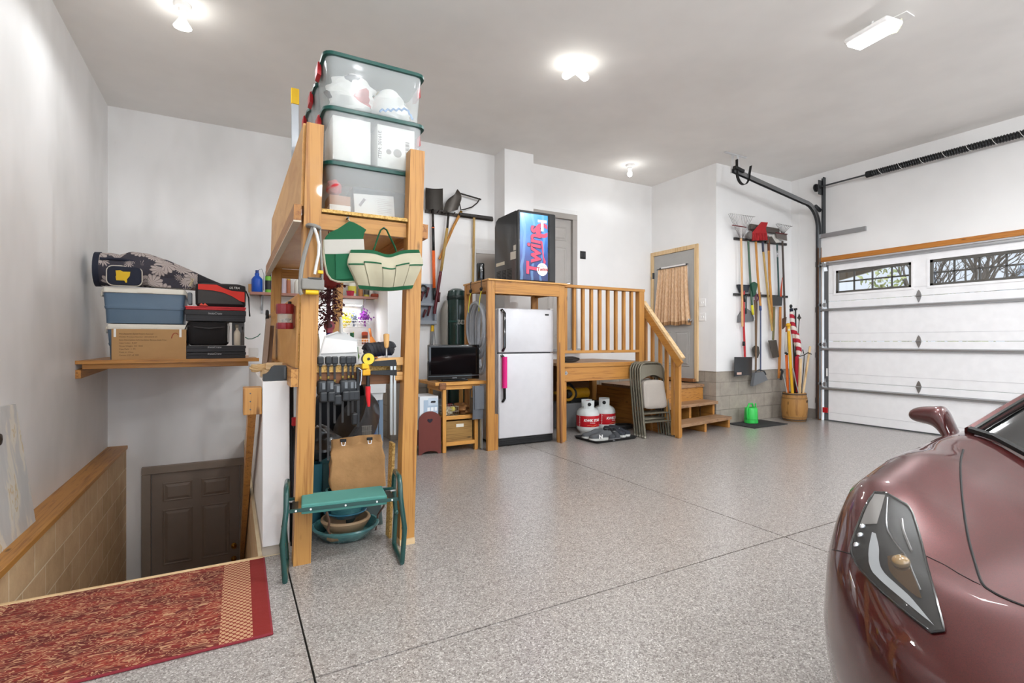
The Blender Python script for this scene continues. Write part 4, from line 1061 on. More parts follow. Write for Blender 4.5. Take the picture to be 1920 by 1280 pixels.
wire_basket(A0 - .1, A1, za, zb2, 6.88, 7.05, 'upper white wire basket holding dried flowers')
B0, B1 = at(655, 640, Y=6.9).x, at(692, 640, Y=6.9).x
zc, zd = at(690, 646, Y=6.9).z, at(690, 636, Y=6.9).z
wire_basket(B0, B1, zc, zd, 6.88, 7.05, 'lower white wire basket holding a can')
def posy(px, py, col, label, n=150, s=.05, seed=3):
    rr = random.Random(seed); c = at(px, py, Y=6.95); m = MB()
    for k in range(n):
        p = c + V((rr.gauss(0, s * .6), rr.gauss(0, s * .5), rr.gauss(0, s * .7))); m.ball(p, rr.uniform(.006, .012), 6, 4)
    for k in range(12): m.tube([(c.x + rr.uniform(-.02, .02), 6.95, za + .006), c + V((rr.gauss(0, s * .5), 0, rr.gauss(0, s * .4)))], .002, 4)
    ob = m.build('dried_flowers', M(col, .9), fix=False); return tag(ob, label, 'flowers', 'dried flowers in the upper basket')
posy(648, 598, 'd9c43a', 'yellow dried flower bunch at the left of the upper basket', s=.07)
posy(663, 597, '6c7488', 'slate blue dried flower bunch in the middle of the upper basket', 90, .04, 4)
posy(684, 594, '8a3a9a', 'purple dried flower bunch at the right of the upper basket', 170, .055, 5)
o = V((at(684, 640, Y=6.96).x, 6.96, zc + .006)); t = thing('spice_can', 'orange and dark can in the lower wire basket', 'can', o)
MB().lathe([(.04, 0), (.04, .14), (.03, .15)], o, 16).build('body', M('6a2f1c', .5), t); MB().lathe([(.041, .03), (.041, .08)], o, 16).build('label', M('e08b3a', .5), t); MB().lathe([(.042, .12), (.042, .16), (.02, .17), (.001, .17)], o, 16).build('lid', M('b5492a', .5), t)
# low cabinet in the nook with things on it
ct_ = thing('nook_counter', 'white painted counter under the wire baskets in the recess', 'counter', (1.1, 6.75, 0))
MB().bb((.55, 6.5, .93), (1.70, 7.055, .96), .003).build('top', WHITE, ct_)
MB().bb((1.25, 6.56, .06), (1.70, 7.05, .93)).build('cabinet', M('b5ada2', .6), ct_)
MB().bb((.56, 6.56, .06), (.60, 7.05, .93)).build('side', M('b5ada2', .6), ct_)
MB().bb((.56, 6.6, 0), (1.70, 7.04, .06)).build('plinth', M('6f675e', .6), ct_)
bottle('green_bottle', (at(660, 640, Y=6.62).x, 6.62, .961), .05, .36, M('2f9a52', .2), 'green plastic bottle with dark green cap on the nook counter', M('14552d', .4))
bottle('white_flask', (at(649, 640, Y=6.7).x, 6.7, .961), .045, .35, WHITE, 'white bottle with dark label left of the green bottle', BLACK, lab=M('4a4a4e', .5))
a = at(700, 655, Y=6.6)
t = thing('umbrella', 'folded orange umbrella leaning in the corner of the recess', 'umbrella', (a.x, 6.6, .961))
MB().tube([at(704, 672, Y=6.6), at(701, 645, Y=6.65), at(696, 632, Y=6.7)], [.03, .045, .02], 8).build('canopy', M('e38a3c', .7), t)
MB().tube([at(696, 633, Y=6.7), at(693, 616, Y=6.75)], [.014, .016], 8).build('handle', M('d97a35', .5), t)
ob = MB().bb((at(672, 660, Y=6.55).x, 6.55, .961), (at(692, 660, Y=6.55).x, 6.7, at(690, 650, Y=6.55).z), .003).build('white_carton', M('efebe4', .7)); tag(ob, 'white printed carton on the nook counter below the lower basket', 'box')
mm = MB(); mm.bb((ob.location.x - .1, 6.549, 1.06), (ob.location.x - .03, 6.55, 1.066)); mm.build('print_line', M('8a8580', .7), ob)
ob = MB().ball((0, 0, 0), (.07, .06, .06), 14, 10); ob = ob.build('cabbage_green_bag', M('5a7a34', .7)); ob.location = (at(671, 680, Y=6.3).x - .0, 6.53, .961 + .0); ob.name = 'green_bag'; tag(ob, 'small rounded green bag on the front of the counter', 'bag')
# tub on stand, bucket
t = thing('wash_tub', 'white plastic wash tub on a blue grey stand behind the tool bar', 'tub', (1.27, 5.3, 0))
a, b = at(676, 716, Y=5.2), at(716, 750, Y=5.2)
w_ = (a.x + b.x) / 2 + .02
m = MB(); m.loft([[V((w_ + p.x, 5.35 + p.y, p.z)) for p in ring(*q)] for q in ((.22, .24, .03, b.z), (.23, .25, .03, b.z + .07), (.27, .29, .03, b.z + .075), (.28, .30, .03, a.z), (.26, .28, .025, a.z), (.22, .24, .02, b.z + .03))]); m.build('basin', LGREY, t)
for dx in (-.09, .09):
    for dy in (-.09, .09): MB().bb((w_ + dx - .02, 5.35 + dy - .02, 0), (w_ + dx + .02, 5.35 + dy + .02, b.z)).build('leg', M('6c7f93', .5), t)
o = at(684, 800, Y=4.8); o.z = .0
t = thing('blue_bucket', 'blue plastic bucket on the floor behind the tool bar', 'bucket', o)
MB().lathe([(.085, 0), (.105, at(684, 780, Y=4.8).z), (.11, at(684, 779, Y=4.8).z + .01), (.1, at(684, 779, Y=4.8).z + .01), (.082, .01), (.001, .01)], o, 20).build('shell', M('405f94', .4), t)
MB().tube([o + V((.11 * math.cos(q), .02, at(684, 780, Y=4.8).z - .02 - .03 * math.sin(q))) for q in [PI * k / 10 for k in range(11)]], .003, 5).build('bail', STEEL, t)
# ================================================================== LEFT SHELF OVER THE STAIRWELL
ZS = 1.04
sf = thing('wall_shelf', 'stained wood shelf spanning the stairwell under the coolers', 'shelf', (-.45, 6.4, ZS))
MB().bb((XL + .001, 5.74, ZS - .022), (.23, 7.055, ZS), .003).build('board', OAKY['X'], sf)
MB().bb((XL + .001, 5.72, ZS - .03), (.24, 5.74, ZS + .004), .003).build('front_lip', OAKY['X'], sf)
MB().bb((XL + .04, 5.76, ZS - .075), (.145, 5.80, ZS - .024), .003).build('stretcher', OAKY['X'], sf)
m = MB(); m.prism([(XL + .001, 5.73, ZS - .155), (XL + .001, 5.73, ZS - .08), (XL + .001, 7.05, ZS - .03), (XL + .001, 7.05, ZS - .12)], (.038, 0, 0)); m.build('cleat', OAKY['Y'], sf)
CB = M('5b7186', .45, name='slate_blue_cooler'); CW = M('e6e1d4', .45, name='cooler_lid_white')
def cooler(x0, z0, label):
    t = thing('cooler', label, 'cooler', (x0 + .32, 6.1, z0), 0, 'blue coolers on the stairwell shelf')
    y0, y1 = 5.90, 6.30; c = (x0 + .32, (y0 + y1) / 2); h = .335
    def rg(w, d, z): return [p for p in ring(w, d, .035, z, 5, *c)]
    m = MB(); m.loft([rg(.60, .37, z0), rg(.612, .38, z0 + .13), rg(.622, .39, z0 + .134), rg(.63, .395, z0 + .155), rg(.622, .39, z0 + .16), rg(.64, .40, z0 + h - .055)]); m.build('body', CB, t)
    m = MB(); m.loft([rg(.635, .395, z0 + h - .054), rg(.65, .41, z0 + h - .05), rg(.65, .41, z0 + h - .018), rg(.63, .39, z0 + h - .002), rg(.5, .26, z0 + h)]); m.build('lid', CW, t)
    MB().bb((c[0] - .06, y0 - .012, z0 + h - .05), (c[0] + .06, y0 + .0, z0 + h - .035), .004).build('latch', CW, t)
    for s in (-1, 1): MB().tube([(c[0] + s * .322, y0 + .02, z0 + h - .03), (c[0] + s * .338, y0 + .05, z0 + h - .08), (c[0] + s * .338, y1 - .05, z0 + h - .08), (c[0] + s * .322, y1 - .02, z0 + h - .03)], .009, 6).build('handle', CW, t)
    return t
cooler(-1.01, ZS, 'slate blue cooler with white lid at the bottom, behind the cardboard carton')
cooler(-1.04, ZS + .342, 'slate blue cooler with white lid on top, under the golf bag')
CARD = M('b48d5f', .85, name='cardboard')
t = thing('carton', 'printed brown cardboard carton in front of the lower cooler', 'box', (-.67, 5.83, ZS + .001))
MB().bb((-.955, 5.775, ZS + .001), (-.385, 5.875, ZS + .285), .002).build('box', CARD, t)
TXT = M('5f4630', .85, name='carton_print')
for k, s in enumerate(('Manufacturer: Sante Future Asia Ltd', 'Vendor Product Number: 203-DG10-64', 'Item Description: 6 ft Gardener Banana Style Tree', 'Case Color:  8.607', 'Gross Weight:  8.5  KGS', 'Case Pack:  1  PC', 'Made in: China', 'Carton: 157  of  200')):
    text(s, .0175, (-.90, 5.7745, ZS + .235 - k * .028), (1, 0, 0), (0, 0, 1), TXT, t, ext=.0003)
for x, hh in ((-.93, .075), (-.43, .075)): MB().box((x, 5.7745, ZS + .285 - hh / 2), (.018, .001, hh)).build('tape', PAPER, t)
m = MB(); m.tube([(-.47 + .03 * math.cos(q), 5.7745, ZS + .20 + .05 * math.sin(q)) for q in [PI - k * PI / 12 for k in range(10)]], .004, 5); m.build('printed_mark', M('a5503c', .8), t)
# golf bag
gm = NT('floral_bag_cloth'); v0 = gm.N('ShaderNodeTexVoronoi', {'Vector': gm.mp((1, 1, 1)), 'Scale': 7.5}).outputs
dist = v0['Distance']; pos = v0['Position']
dv = gm.N('ShaderNodeVectorMath', {0: gm.mp((7.5, 7.5, 7.5)), 1: gm.N('ShaderNodeVectorMath', {0: pos, 1: (7.5, 7.5, 7.5)}, operation='MULTIPLY').outputs[0]}, operation='SUBTRACT').outputs[0]
xx = gm.xyz(dv); ang = gm.math('ARCTAN2', xx[2], xx[0]); pet = gm.math('SINE', gm.math('MULTIPLY', ang, 13))
edge_ = gm.math('ADD', dist, gm.math('MULTIPLY', pet, .05))
c_ = gm.ramp(edge_, [(0, '4d4140'), (.12, '5a4a48'), (.14, 'b3a7a2'), (.62, 'a0948f'), (.66, '3a3842')], 'CONSTANT')
c_ = gm.mix(gm.math('MULTIPLY', gm.math('GREATER_THAN', pet, .75), .6), c_, '3a3438')
gm.set(c_, .85); GMAT = gm.mat
NAVY = M('1d2233', .75, name='navy_fabric')
g_ = thing('golf_bag', 'grey floral golf bag with navy pocket lying on top of the coolers', 'bag', (-.7, 6.05, ZS + .68))
zb_ = ZS + .68
def gsec(x, zc, rz, ry, n=20, yc=6.04): return [V((x, yc + ry * math.cos(2 * PI * k / n), zc + rz * math.sin(2 * PI * k / n))) for k in range(n)]
m = MB(); m.loft([gsec(-1.105, zb_ + .165, .12, .11), gsec(-1.10, zb_ + .165, .155, .15), gsec(-1.0, zb_ + .17, .158, .16), gsec(-.93, zb_ + .165, .15, .16), gsec(-.84, zb_ + .185, .168, .165), gsec(-.72, zb_ + .18, .165, .16), gsec(-.55, zb_ + .15, .14, .15), gsec(-.40, zb_ + .115, .11, .13), gsec(-.30, zb_ + .09, .088, .11)]); m.build('body', GMAT, g_)
m = MB(); m.loft([gsec(-1.115, zb_ + .165, .14, .14), gsec(-1.115, zb_ + .165, .162, .158), gsec(-1.07, zb_ + .167, .162, .16), gsec(-1.07, zb_ + .167, .12, .12)]); m.build('top_cuff', NAVY, g_)
m = MB(); m.loft([gsec(-.31, zb_ + .09, .09, .11), gsec(-.22, zb_ + .07, .068, .10), gsec(-.06, zb_ + .035, .034, .09), gsec(.02, zb_ + .015, .01, .06)]); m.build('rain_hood', M('26252a', .9), g_)
m = MB(); y_ = 5.885; R_ = ring(.265, .19, .05, 0, 6)
P_ = [V((-.875 + p.x, y_, zb_ + .10 + p.y * .95)) for p in R_]
m.loft([[p + V((0, .06, 0)) for p in P_], P_, [V((-.875 + (p.x + .875) * .93, y_ - .012, zb_ + .10 + (p.z - zb_ - .10) * .9)) for p in P_]]); pk = m.build('side_pocket', NAVY, g_)
MB().tube(P_, .006, 6, closed=True).build('piping', M('cfc8bb', .7), pk)
st = [(-.06, .045), (-.058, -.0), (-.055, -.045), (-.005, -.045), (.005, -.04), (.03, -.05), (.02, -.01), (.04, .02), (.055, .045), (.02, .04), (-.01, .05), (-.02, .04)]
MB().prism([V((-.885 + a * 1.0, y_ - .0125, zb_ + .10 + b)) for a, b in [(-.055, .045), (-.05, 0), (-.055, -.012), (-.05, -.045), (.01, -.045), (.02, -.065), (.03, -.062), (.03, -.03), (.05, 0), (.055, .04), (.0, .038), (-.02, .05)]], (0, -.002, 0)).build('state_emblem', M('d9b21c', .6), pk)
m = MB(); R2 = ring(.36, .15, .05, 0, 6)
P_ = [V((-.52 + p.x, 5.905 + .05 * (p.x + .18), zb_ + .075 + p.y * .85 - .04 * (p.x + .1))) for p in R2]
m.loft([[p + V((0, .06, 0)) for p in P_], P_, [V((-.52 + (p.x + .52) * .94, p.y - .012, zb_ + .075 + (p.z - zb_ - .075) * .9)) for p in P_]]); pk = m.build('side_pocket', GMAT, g_)
MB().tube(P_, .005, 6, closed=True).build('piping', M('8d8781', .7), pk)
text('PING', .035, (-.345, 5.90, zb_ + .03), (.25, 0, 1), (-1, 0, .25), M('d8c58a', .6), g_, ext=.0003)
m = MB(); m.tube([(-1.06, 5.9, zb_ + .25), (-.9, 5.89, zb_ + .255), (-.6, 5.90, zb_ + .205), (-.38, 5.93, zb_ + .13)], .012, 6, sq=.5); m.build('strap', NAVY, g_)
# folded crates
CR = M('232225', .5, name='crate_black')
def crate(z, mat, label, x0=-.40, x1=.125, h=.064, txt=True, rim=None):
    t = thing('folded_crate', label, 'crate', ((x0 + x1) / 2, 5.95, z), 0, 'flat folded plastic crates on the stairwell shelf')
    m = MB(); m.bb((x0 + .006, 5.79, z), (x1 - .006, 6.12, z + h - .004), .004); m.bb((x0, 5.785, z + h * .55), (x1, 6.125, z + h - .002), .004); m.build('shell', mat, t)
    mm = MB()
    for k in range(2): mm.bb((x0 + .01, 5.7875, z + .012 + k * .016), (x1 - .01, 5.79, z + .018 + k * .016))
    q = mm.build('ribs', M('35343a', .5) if mat is CR else mat, t); q['kind'] = 'stuff'
    if txt: text('InstaCrate', .028, (x0 + .25, 5.7835, z + h * .62), (1, 0, 0), (0, 0, 1), M('b9b9bb', .5), t, ext=.0003, align='CENTER', shear=.2)
    return t
crate(ZS + .001, CR, 'black folded crate at the bottom of the right hand stack on the shelf')
crate(ZS + .066, CR, 'black folded crate directly under the black lunch bag')
lb = thing('lunch_bag', 'soft black insulated bag between the folded crates', 'bag', (-.2, 5.93, ZS + .131))
z = ZS + .131
m = MB(); m.loft([[p for p in ring(*q, 6, -.2, 5.93)] for q in ((.30, .22, .05, z), (.34, .25, .05, z + .02), (.355, .26, .05, z + .12), (.36, .26, .05, z + .19), (.35, .25, .05, z + .228), (.28, .2, .05, z + .232))]); m.build('body', M('1a1718', .85), lb)
MB().tube([(-.375, 5.82, z + .19), (-.28, 5.793, z + .175), (-.2, 5.79, z + .168), (-.1, 5.793, z + .178), (-.03, 5.82, z + .19)], .007, 6).build('zip', M('3a3738', .6), lb)
MB().tube([(-.375, 5.85, z + .22), (-.40, 5.83, z + .15), (-.395, 5.83, z + .06), (-.37, 5.85, z + .01)], .012, 6, sq=.4).build('strap', M('151415', .8), lb)
MB().bb((-.04, 5.81, z + .03), (-.022, 5.86, z + .22), .006).build('grey_trim', M('a9a8a6', .7), lb)
ob = MB().bb((.0, 5.98, z), (.115, 6.12, z + .234), .004).build('grey_tub', M('77787a', .5)); tag(ob, 'grey plastic tub behind the cream bottle right of the lunch bag', 'tub')
bottle('cream_bottle', (.045, 5.86, z), .03, .21, M('d8cdb9', .5), 'cream coloured bottle right of the black lunch bag', M('8f8677', .5), neck=.4)
bottle('dark_flask', (.095, 5.84, z), .016, .19, M('4f4a48', .5), 'thin dark flask right of the cream bottle on the crates', BLACK)
crate(ZS + .368, CR, 'black folded crate lying on the lunch bag, under the red crate', h=.11, x0=-.395)
crate(ZS + .479, M('c3262b', .5), 'red folded crate directly under the red and black cooler bag', h=.036, txt=False, x0=-.395)
cb = thing('cooler_bag', 'red and black soft cooler bag on top of the folded crates', 'bag', (-.095, 5.93, ZS + .516))
z = ZS + .516; BKF = M('2a2728', .85, name='black_nylon')
m = MB(); m.loft([[p for p in ring(*q, 6, -.095, 5.95)] for q in ((.40, .24, .05, z), (.435, .28, .05, z + .02), (.44, .29, .06, z + .16), (.43, .28, .06, z + .215), (.34, .2, .05, z + .232))]); m.build('body', BKF, cb)
yq_ = 5.8035
def up(pts): return [V((-.315 + a * .44, yq_ - .002, z + b * .23)) for a, b in pts]
MB().prism(up([(.06, .93), (.42, .93), (.55, .8), (.7, .7), (.97, .66), (.97, .22), (.88, .26), (.72, .46), (.55, .60), (.35, .68), (.06, .70)]), (0, .01, 0)).build('red_panel', M('d8372c', .7), cb)
t_ = NT('carbon_mesh'); t_.set(t_.ramp(t_.N('ShaderNodeTexWave', {'Vector': t_.mp((1, 1, 1), (0, .5, 0)), 'Scale': 60.0}).outputs[0], [(.3, '2c2a2a'), (.7, '4d4b4a')]), .7)
MB().prism(up([(.06, .68), (.35, .66), (.55, .58), (.72, .44), (.88, .24), (.95, .12), (.06, .12)]), (0, .008, 0)).build('mesh_panel', t_.mat, cb)
text('ULTRA', .03, (-.315 + .66 * .44, yq_ - .003, z + .18), (1, 0, 0), (0, 0, 1), INKW, cb, ext=.0003, shear=.3)
MB().prism(up([(.08, .02), (.12, .13), (.16, .06), (.19, .13), (.25, .02)]), (0, .004, 0)).build('logo', M('e0503f', .6), cb)
MB().tube([(.125, 5.86, z + .17), (.15, 5.84, z + .1), (.155, 5.84, z - .02), (.16, 5.85, z - .09)], [.012, .014, .012, .016], 6, sq=.5).build('strap', M('1c1a1b', .8), cb)
MB().bb((-.375, 5.82, z + .01), (-.34, 5.9, z + .13), .01).build('side_pocket', M('6e747b', .6), cb)
# small things at the right end of the shelf / half wall top
ob = MB().box((.21, 6.35, ZS + .05), (.10, .006, .10), M=Matrix.Rotation(.12, 4, 'X') @ Matrix.Rotation(.3, 4, 'Z')).build('paper_card', PAPER); tag(ob, 'small white card standing at the right end of the stairwell shelf', 'card')
m = MB(); m.tube([(.13, 6.5, ZS + .22), (.16, 6.5, ZS + .20), (.2, 6.5, ZS + .20), (.26, 6.5, ZS + .23), (.285, 6.5, ZS + .26)], .005, 6); ob = m.build('looped_cord', M('2b6b55', .5)); tag(ob, 'thin green cord looping at the right end of the stairwell shelf', 'cord')
# half wall top clutter
ZH = .986
m = MB(); rr = random.Random(4)
for k in range(26):
    a0 = rr.uniform(0, PI); tl = V((rr.uniform(-1, 1) * .5, rr.uniform(-.4, .4), 1)).normalized()
    e1 = tl.orthogonal().normalized(); e2 = tl.cross(e1); rad = rr.uniform(.035, .05); cx = rr.uniform(-.02, .02)
    m.tube([V((.165 + cx, 3.62, ZH + .056)) + V(((e1 * math.cos(q) + e2 * math.sin(q)) * rad)) * 1.0 for q in [2 * PI * i / 14 for i in range(14)]], .0055, 5, closed=True)
ob = m.build('string_ball', M('d8b98a', .9), fix=False); ob.location.z = max(ob.location.z, ZH + .001); ob['kind'] = 'thing'; tag(ob, 'ball of natural twine on top of the half wall', 'twine')
t = thing('post_bracket', 'dark grey moulded plastic bracket on the near end of the half wall', 'bracket', (.22, 3.24, ZH))
y0 = 3.19
pr = [(.155, .0), (.155, .035), (.175, .04), (.19, .055), (.2, .075), (.215, .085), (.275, .085), (.28, .0)]
MB().prism([V((a, y0, ZH + b)) for a, b in pr], (0, .085, 0)).build('body', M('3c4043', .55), t)
MB().bb((.262, y0 - .004, ZH + .01), (.272, y0 + .088, ZH + .08)).build('side_rib', M('5b6064', .5), t)
ob = MB().box((.225, 3.55, ZH + .024), (.10, .14, .046), r=.003, rz=.3).build('wood_offcut', PALE['X']); tag(ob, 'pale wood offcut lying on the half wall behind the bracket', 'wood block', 'wood offcuts on the half wall')
ob = MB().box((.235, 3.52, ZH + .07), (.095, .10, .042), r=.003, rz=-.1).build('wood_offcut', PALE['X']); tag(ob, 'square ended wood offcut stacked on the other offcut on the half wall', 'wood block', 'wood offcuts on the half wall')
for i, (x, w_) in enumerate(((.215, .03), (.245, .028))):
    m = MB(); m.hexa([(x - .02, 4.2, ZH + .001), (x + .01, 4.2, ZH + .001), (x + .01, 4.33, ZH + .001), (x - .02, 4.33, ZH + .001)], [(x + .02, 4.35 + .1 * i, ZH + .40 - .05 * i), (x + .05, 4.35 + .1 * i, ZH + .40 - .05 * i), (x + .05, 4.48 + .1 * i, ZH + .40 - .05 * i), (x + .02, 4.48 + .1 * i, ZH + .40 - .05 * i)])
    ob = m.build('trim_board', M('a08d80', .7) if i == 0 else M('8c7566', .7)); tag(ob, ('greyish trim boards leaning on the half wall against the lower panel', 'browner trim board behind the greyish one on the half wall')[i], 'board', 'boards leaning on the half wall')
# jar of screws hung on the lower panel
j = thing('hardware_jar', 'clear jar of screws with dark red lid and base on the rack side', 'jar', (.262, 3.12, 1.28))
o = V((.262, 3.12, 0))
def wav(r0, z0, z1): 
    m = MB(); n = 40; secs = []
    for z, k in ((z0, .94), (z0 + .006, 1), (z1 - .006, 1), (z1, .94)): secs.append([V((o.x + r0 * k * (1 + .04 * math.cos(12 * 2 * PI * i / n)) * math.cos(2 * PI * i / n), o.y + r0 * k * (1 + .04 * math.cos(12 * 2 * PI * i / n)) * math.sin(2 * PI * i / n), z)) for i in range(n)])
    return m.loft(secs)
wav(.046, 1.365, 1.42).build('lid', DRED, j); wav(.044, 1.28, 1.315).build('base', DRED, j)
MB().lathe([(.041, 1.314), (.041, 1.366), (.038, 1.366), (.038, 1.314)], o, 24).build('glass', clear_mat('jar_plastic', 'd8d2c8', .25, .08), j)
m = MB()
for k in range(26): 
    c = o + V((rr.uniform(-.022, .022), rr.uniform(-.022, .022), 1.318 + rr.uniform(0, .018))); d_ = V((rr.uniform(-1, 1), rr.uniform(-1, 1), rr.uniform(-.4, .4))).normalized() * .012; m.tube([c - d_, c + d_], [.003, .0012], 5)
s_ = m.build('screws', STEEL, j, fix=False); s_['kind'] = 'stuff'
MB().bb((.298, 3.10, 1.29), (.318, 3.14, 1.41)).build('hanger', M('7a3a20', .6), j)
MB().tube([(.295, 3.17, 1.405), (.262, 3.175, 1.405), (.225, 3.16, 1.40)], .006, 6).build('retaining_band', M('b5632f', .6), j)
ob = MB().bb((.295, 3.3, 1.40), (.312, 3.34, 1.45), .003).build('dark_clip', BLKM); tag(ob, 'small dark clip on the lower panel above the jar', 'clip')
t = thing('spool_holder', 'round dark reel hanging at the far end of the lower panel', 'reel', (.30, 5.3, 1.40))
m = MB(); m.tube([V((.285 , 5.2 + .05 * math.cos(q), 1.44 + .05 * math.sin(q))) for q in [2 * PI * k / 16 for k in range(16)]], .014, 6, closed=True); m.build('rim', BLKM, t)
MB().cyl((.27, 5.2, 1.44), (.32, 5.2, 1.44), .01, n=10).build('hub', STEEL, t)

# leaning panel with a knob at far left
pn = thing('old_panel', 'pale grey paint splashed panel leaning against the left wall', 'panel', (-1.15, 3.9, .05))
t_ = NT('splashed_panel_paint'); nn = t_.noise(t_.mp((1, 2.2, .8)), 3.5, 4, .6, .4)
c_ = t_.ramp(nn, [(.42, 'bfbfbd'), (.52, 'c6c5c2'), (.56, 'd6d1c4'), (.63, 'dad6cc'), (.66, 'c9b487'), (.68, 'd2cec4')])
t_.set(c_, .6)
m = MB(); m.hexa([(-1.125, 3.1, .051), (-1.110, 3.1, .051), (-1.110, 4.36, .051), (-1.125, 4.36, .051)], [(-1.197, 3.1, .86), (-1.183, 3.1, .86), (-1.183, 4.28, .82), (-1.197, 4.28, .82)]); m.build('sheet', t_.mat, pn)
kp = at(-2, 824, X=-1.10)
kz = kp.z
m = MB(); m.lathe([(.028, 0), (.028, .008), (.014, .012), (.014, .03), (.032, .045), (.038, .06), (.03, .078), (.001, .085)], (-1.17, kp.y, kz), 20, M=Matrix.Rotation(PI / 2, 4, 'Y')); m.build('knob', M('4a4138', .3, .8), pn)

# rug
rm = NT('red_patterned_rug'); o = rm.xyz()
nA = rm.noise(rm.mp((12, 36, 1), (0, 0, .35)), 1.0, 2, .5, .8)
lines = rm.math('LESS_THAN', rm.math('ABSOLUTE', rm.math('SUBTRACT', rm.math('FRACT', rm.math('MULTIPLY', nA, 7)), .5)), .12)
nB = rm.noise(rm.mp((7, 12, 1)), 1.0, 2)
base = rm.ramp(nB, [(.38, '5c150f'), (.5, '762018'), (.62, '882d1e')])
main = rm.mix(rm.math('MULTIPLY', lines, .85), base, 'b98f6c')
dk = rm.math('LESS_THAN', rm.math('ABSOLUTE', rm.math('SUBTRACT', rm.math('FRACT', rm.math('MULTIPLY', nA, 7)), .12)), .07)
main = rm.mix(rm.math('MULTIPLY', dk, .7), main, '4f201a')
sx_ = rm.math('SINE', rm.math('MULTIPLY', o[0], 240)); sy_ = rm.math('SINE', rm.math('MULTIPLY', o[1], 200))
lat = rm.math('ABSOLUTE', rm.math('ADD', sx_, sy_)); band = rm.mix(rm.math('GREATER_THAN', lat, .55), '7b2419', 'bb916e')
ax_ = rm.math('ABSOLUTE', o[0])
c_ = rm.mix(rm.math('GREATER_THAN', ax_, .425), main, band)
c_ = rm.mix(rm.math('GREATER_THAN', ax_, .545), c_, '7b1d17')
ed = rm.math('GREATER_THAN', rm.math('MAXIMUM', rm.math('SUBTRACT', ax_, .20), rm.math('ABSOLUTE', o[1])), .412)
c_ = rm.mix(ed, c_, '7f2730')
rm.set(c_, .95); rm.bump(rm.math('ADD', nA, rm.noise(rm.co(), 300, 1)), .4, .004)
m = MB(); m.box((0, 0, .005), (1.24, .84, .010), r=.004)
ob = m.build('rug', rm.mat, flat_origin=(0, 0, 0)); ob.location = (-.465, 2.735, .0005); ob.rotation_euler = (0, 0, -.012); tag(ob, 'red and beige patterned rug at the head of the stairs', 'rug')

# ================================================================== UNDER THE RACK
# garden kneeler bench
kn = thing('kneeler_bench', 'green garden kneeler bench with padded seat in front of the rack', 'bench', (.535, 2.865, 0), -.116)
L = local(kn); KG = M('16443f', .3, coat=.4, name='green_enamel_tube')
def tubeL(pts, r, n=8, closed=False, **k): return MB().tube([L(*p) for p in pts], r, n, closed, **k)
for s in (-1, 1):
    x = s * .29; xt = s * .285; out = s * .012
    lp = [(x, -.135, .018), (x + out, -.145, .20), (xt, -.12, .36), (xt, -.10, .43), (xt, -.07, .462), (xt, .07, .462), (xt, .10, .43), (xt, .12, .36), (x + out, .145, .20), (x, .135, .018)]
    tubeL(lp, .0135, 10).build('leg_frame', KG, kn)
    tubeL([(x, -.135, .014), (x, -.12, .013), (x, .12, .013), (x, .135, .014)], .013, 10).build('foot_bar', KG, kn)
    m = MB(); m.box(L(s * .255, 0, .335), (.05, .012, .006), rz=-.116); 
    tubeL([(s * .29, -.085, .345), (s * .235, -.085, .345)], .006, 6).build('hinge_pin', STEEL, kn)
    tubeL([(s * .29, .085, .345), (s * .235, .085, .345)], .006, 6).build('hinge_pin', STEEL, kn)
    for y in (-.125, .125): MB().ball(L(x + out, y * 1.08, .20), (.016, .016, .02), 8, 6).build('joint', M('16443f', .2, coat=.6), kn)
PAD = M('4e8a80', .8, name='green_foam')
MB().box(L(0, 0, .352), (.43, .205, .05), rz=-.116, r=.006).build('seat_pad', PAD, kn)
for s in (-1, 1):
    MB().box(L(0, s * .107, .352), (.56, .006, .018), rz=-.116).build('side_rail', KG, kn)
    for x in (-.24, -.17, -.0, .16, .24): MB().cyl(L(x, s * .107, .352), L(x, s * .115, .352), .005, n=8).build('rivet', INKW, kn)
for s in (-1, 1): MB().box(L(s * .245, 0, .345), (.03, .2, .006), rz=-.116).build('end_plate', M('151d1c', .4), kn)
# pots
BL = M('27657d', .22, coat=.7, name='blue_glaze'); TG = NT('teal_glaze_pot'); TG.set(TG.ramp(TG.noise(TG.mp((1, 1, 3)), 9, 3), [(.35, '3c6d70'), (.65, '5a8f8e')]), .25, coat=.6); TG = TG.mat
pc = V((.625, 3.29, 0))
def bowl(name, z, r0, r1, h, mat, label, cat='saucer', th=.012, lip=.012, o=pc, grp=None):
    m = MB(); m.lathe([(r0 * .9, z), (r0, z + .004), (r1 - .004, z + h * .72), (r1, z + h * .78), (r1 + lip * .4, z + h * .9), (r1, z + h), (r1 - th, z + h), (r0 - th, z + .012), (.001, z + .012)], o, 48)
    ob = m.build(name, mat); return tag(ob, label, cat, grp)
bowl('glazed_bowl', .002, .15, .198, .075, TG, 'widest teal glazed bowl on the floor under the kneeler bench', 'bowl')
bowl('tan_bowl', .016, .095, .145, .10, M('b09474', .5), 'tan clay bowl nested inside the widest teal bowl', 'bowl')
bowl('blue_saucer', .118, .085, .125, .045, BL, 'shiny blue saucer on the tan bowl', 'saucer')
m = MB(); m.lathe([(.085, .132), (.09, .136), (.116, .275), (.12, .28), (.12, .292), (.106, .292), (.082, .145), (.001, .145)], pc, 40); ob = m.build('plant_pot', TG); tag(ob, 'teal plant pot with brown band standing in the blue saucer', 'pot')
m = MB(); m.lathe([(.1005, .195), (.104, .215)], pc, 40); m.build('brown_band', M('6b4a3c', .4), ob)
m = MB(); m.tube([pc + V((-.13, -.10, .19)), pc + V((-.12, -.14, .15)), pc + V((-.13, -.15, .10)), pc + V((-.11, -.14, .06))], .012, 8, sq=.5)
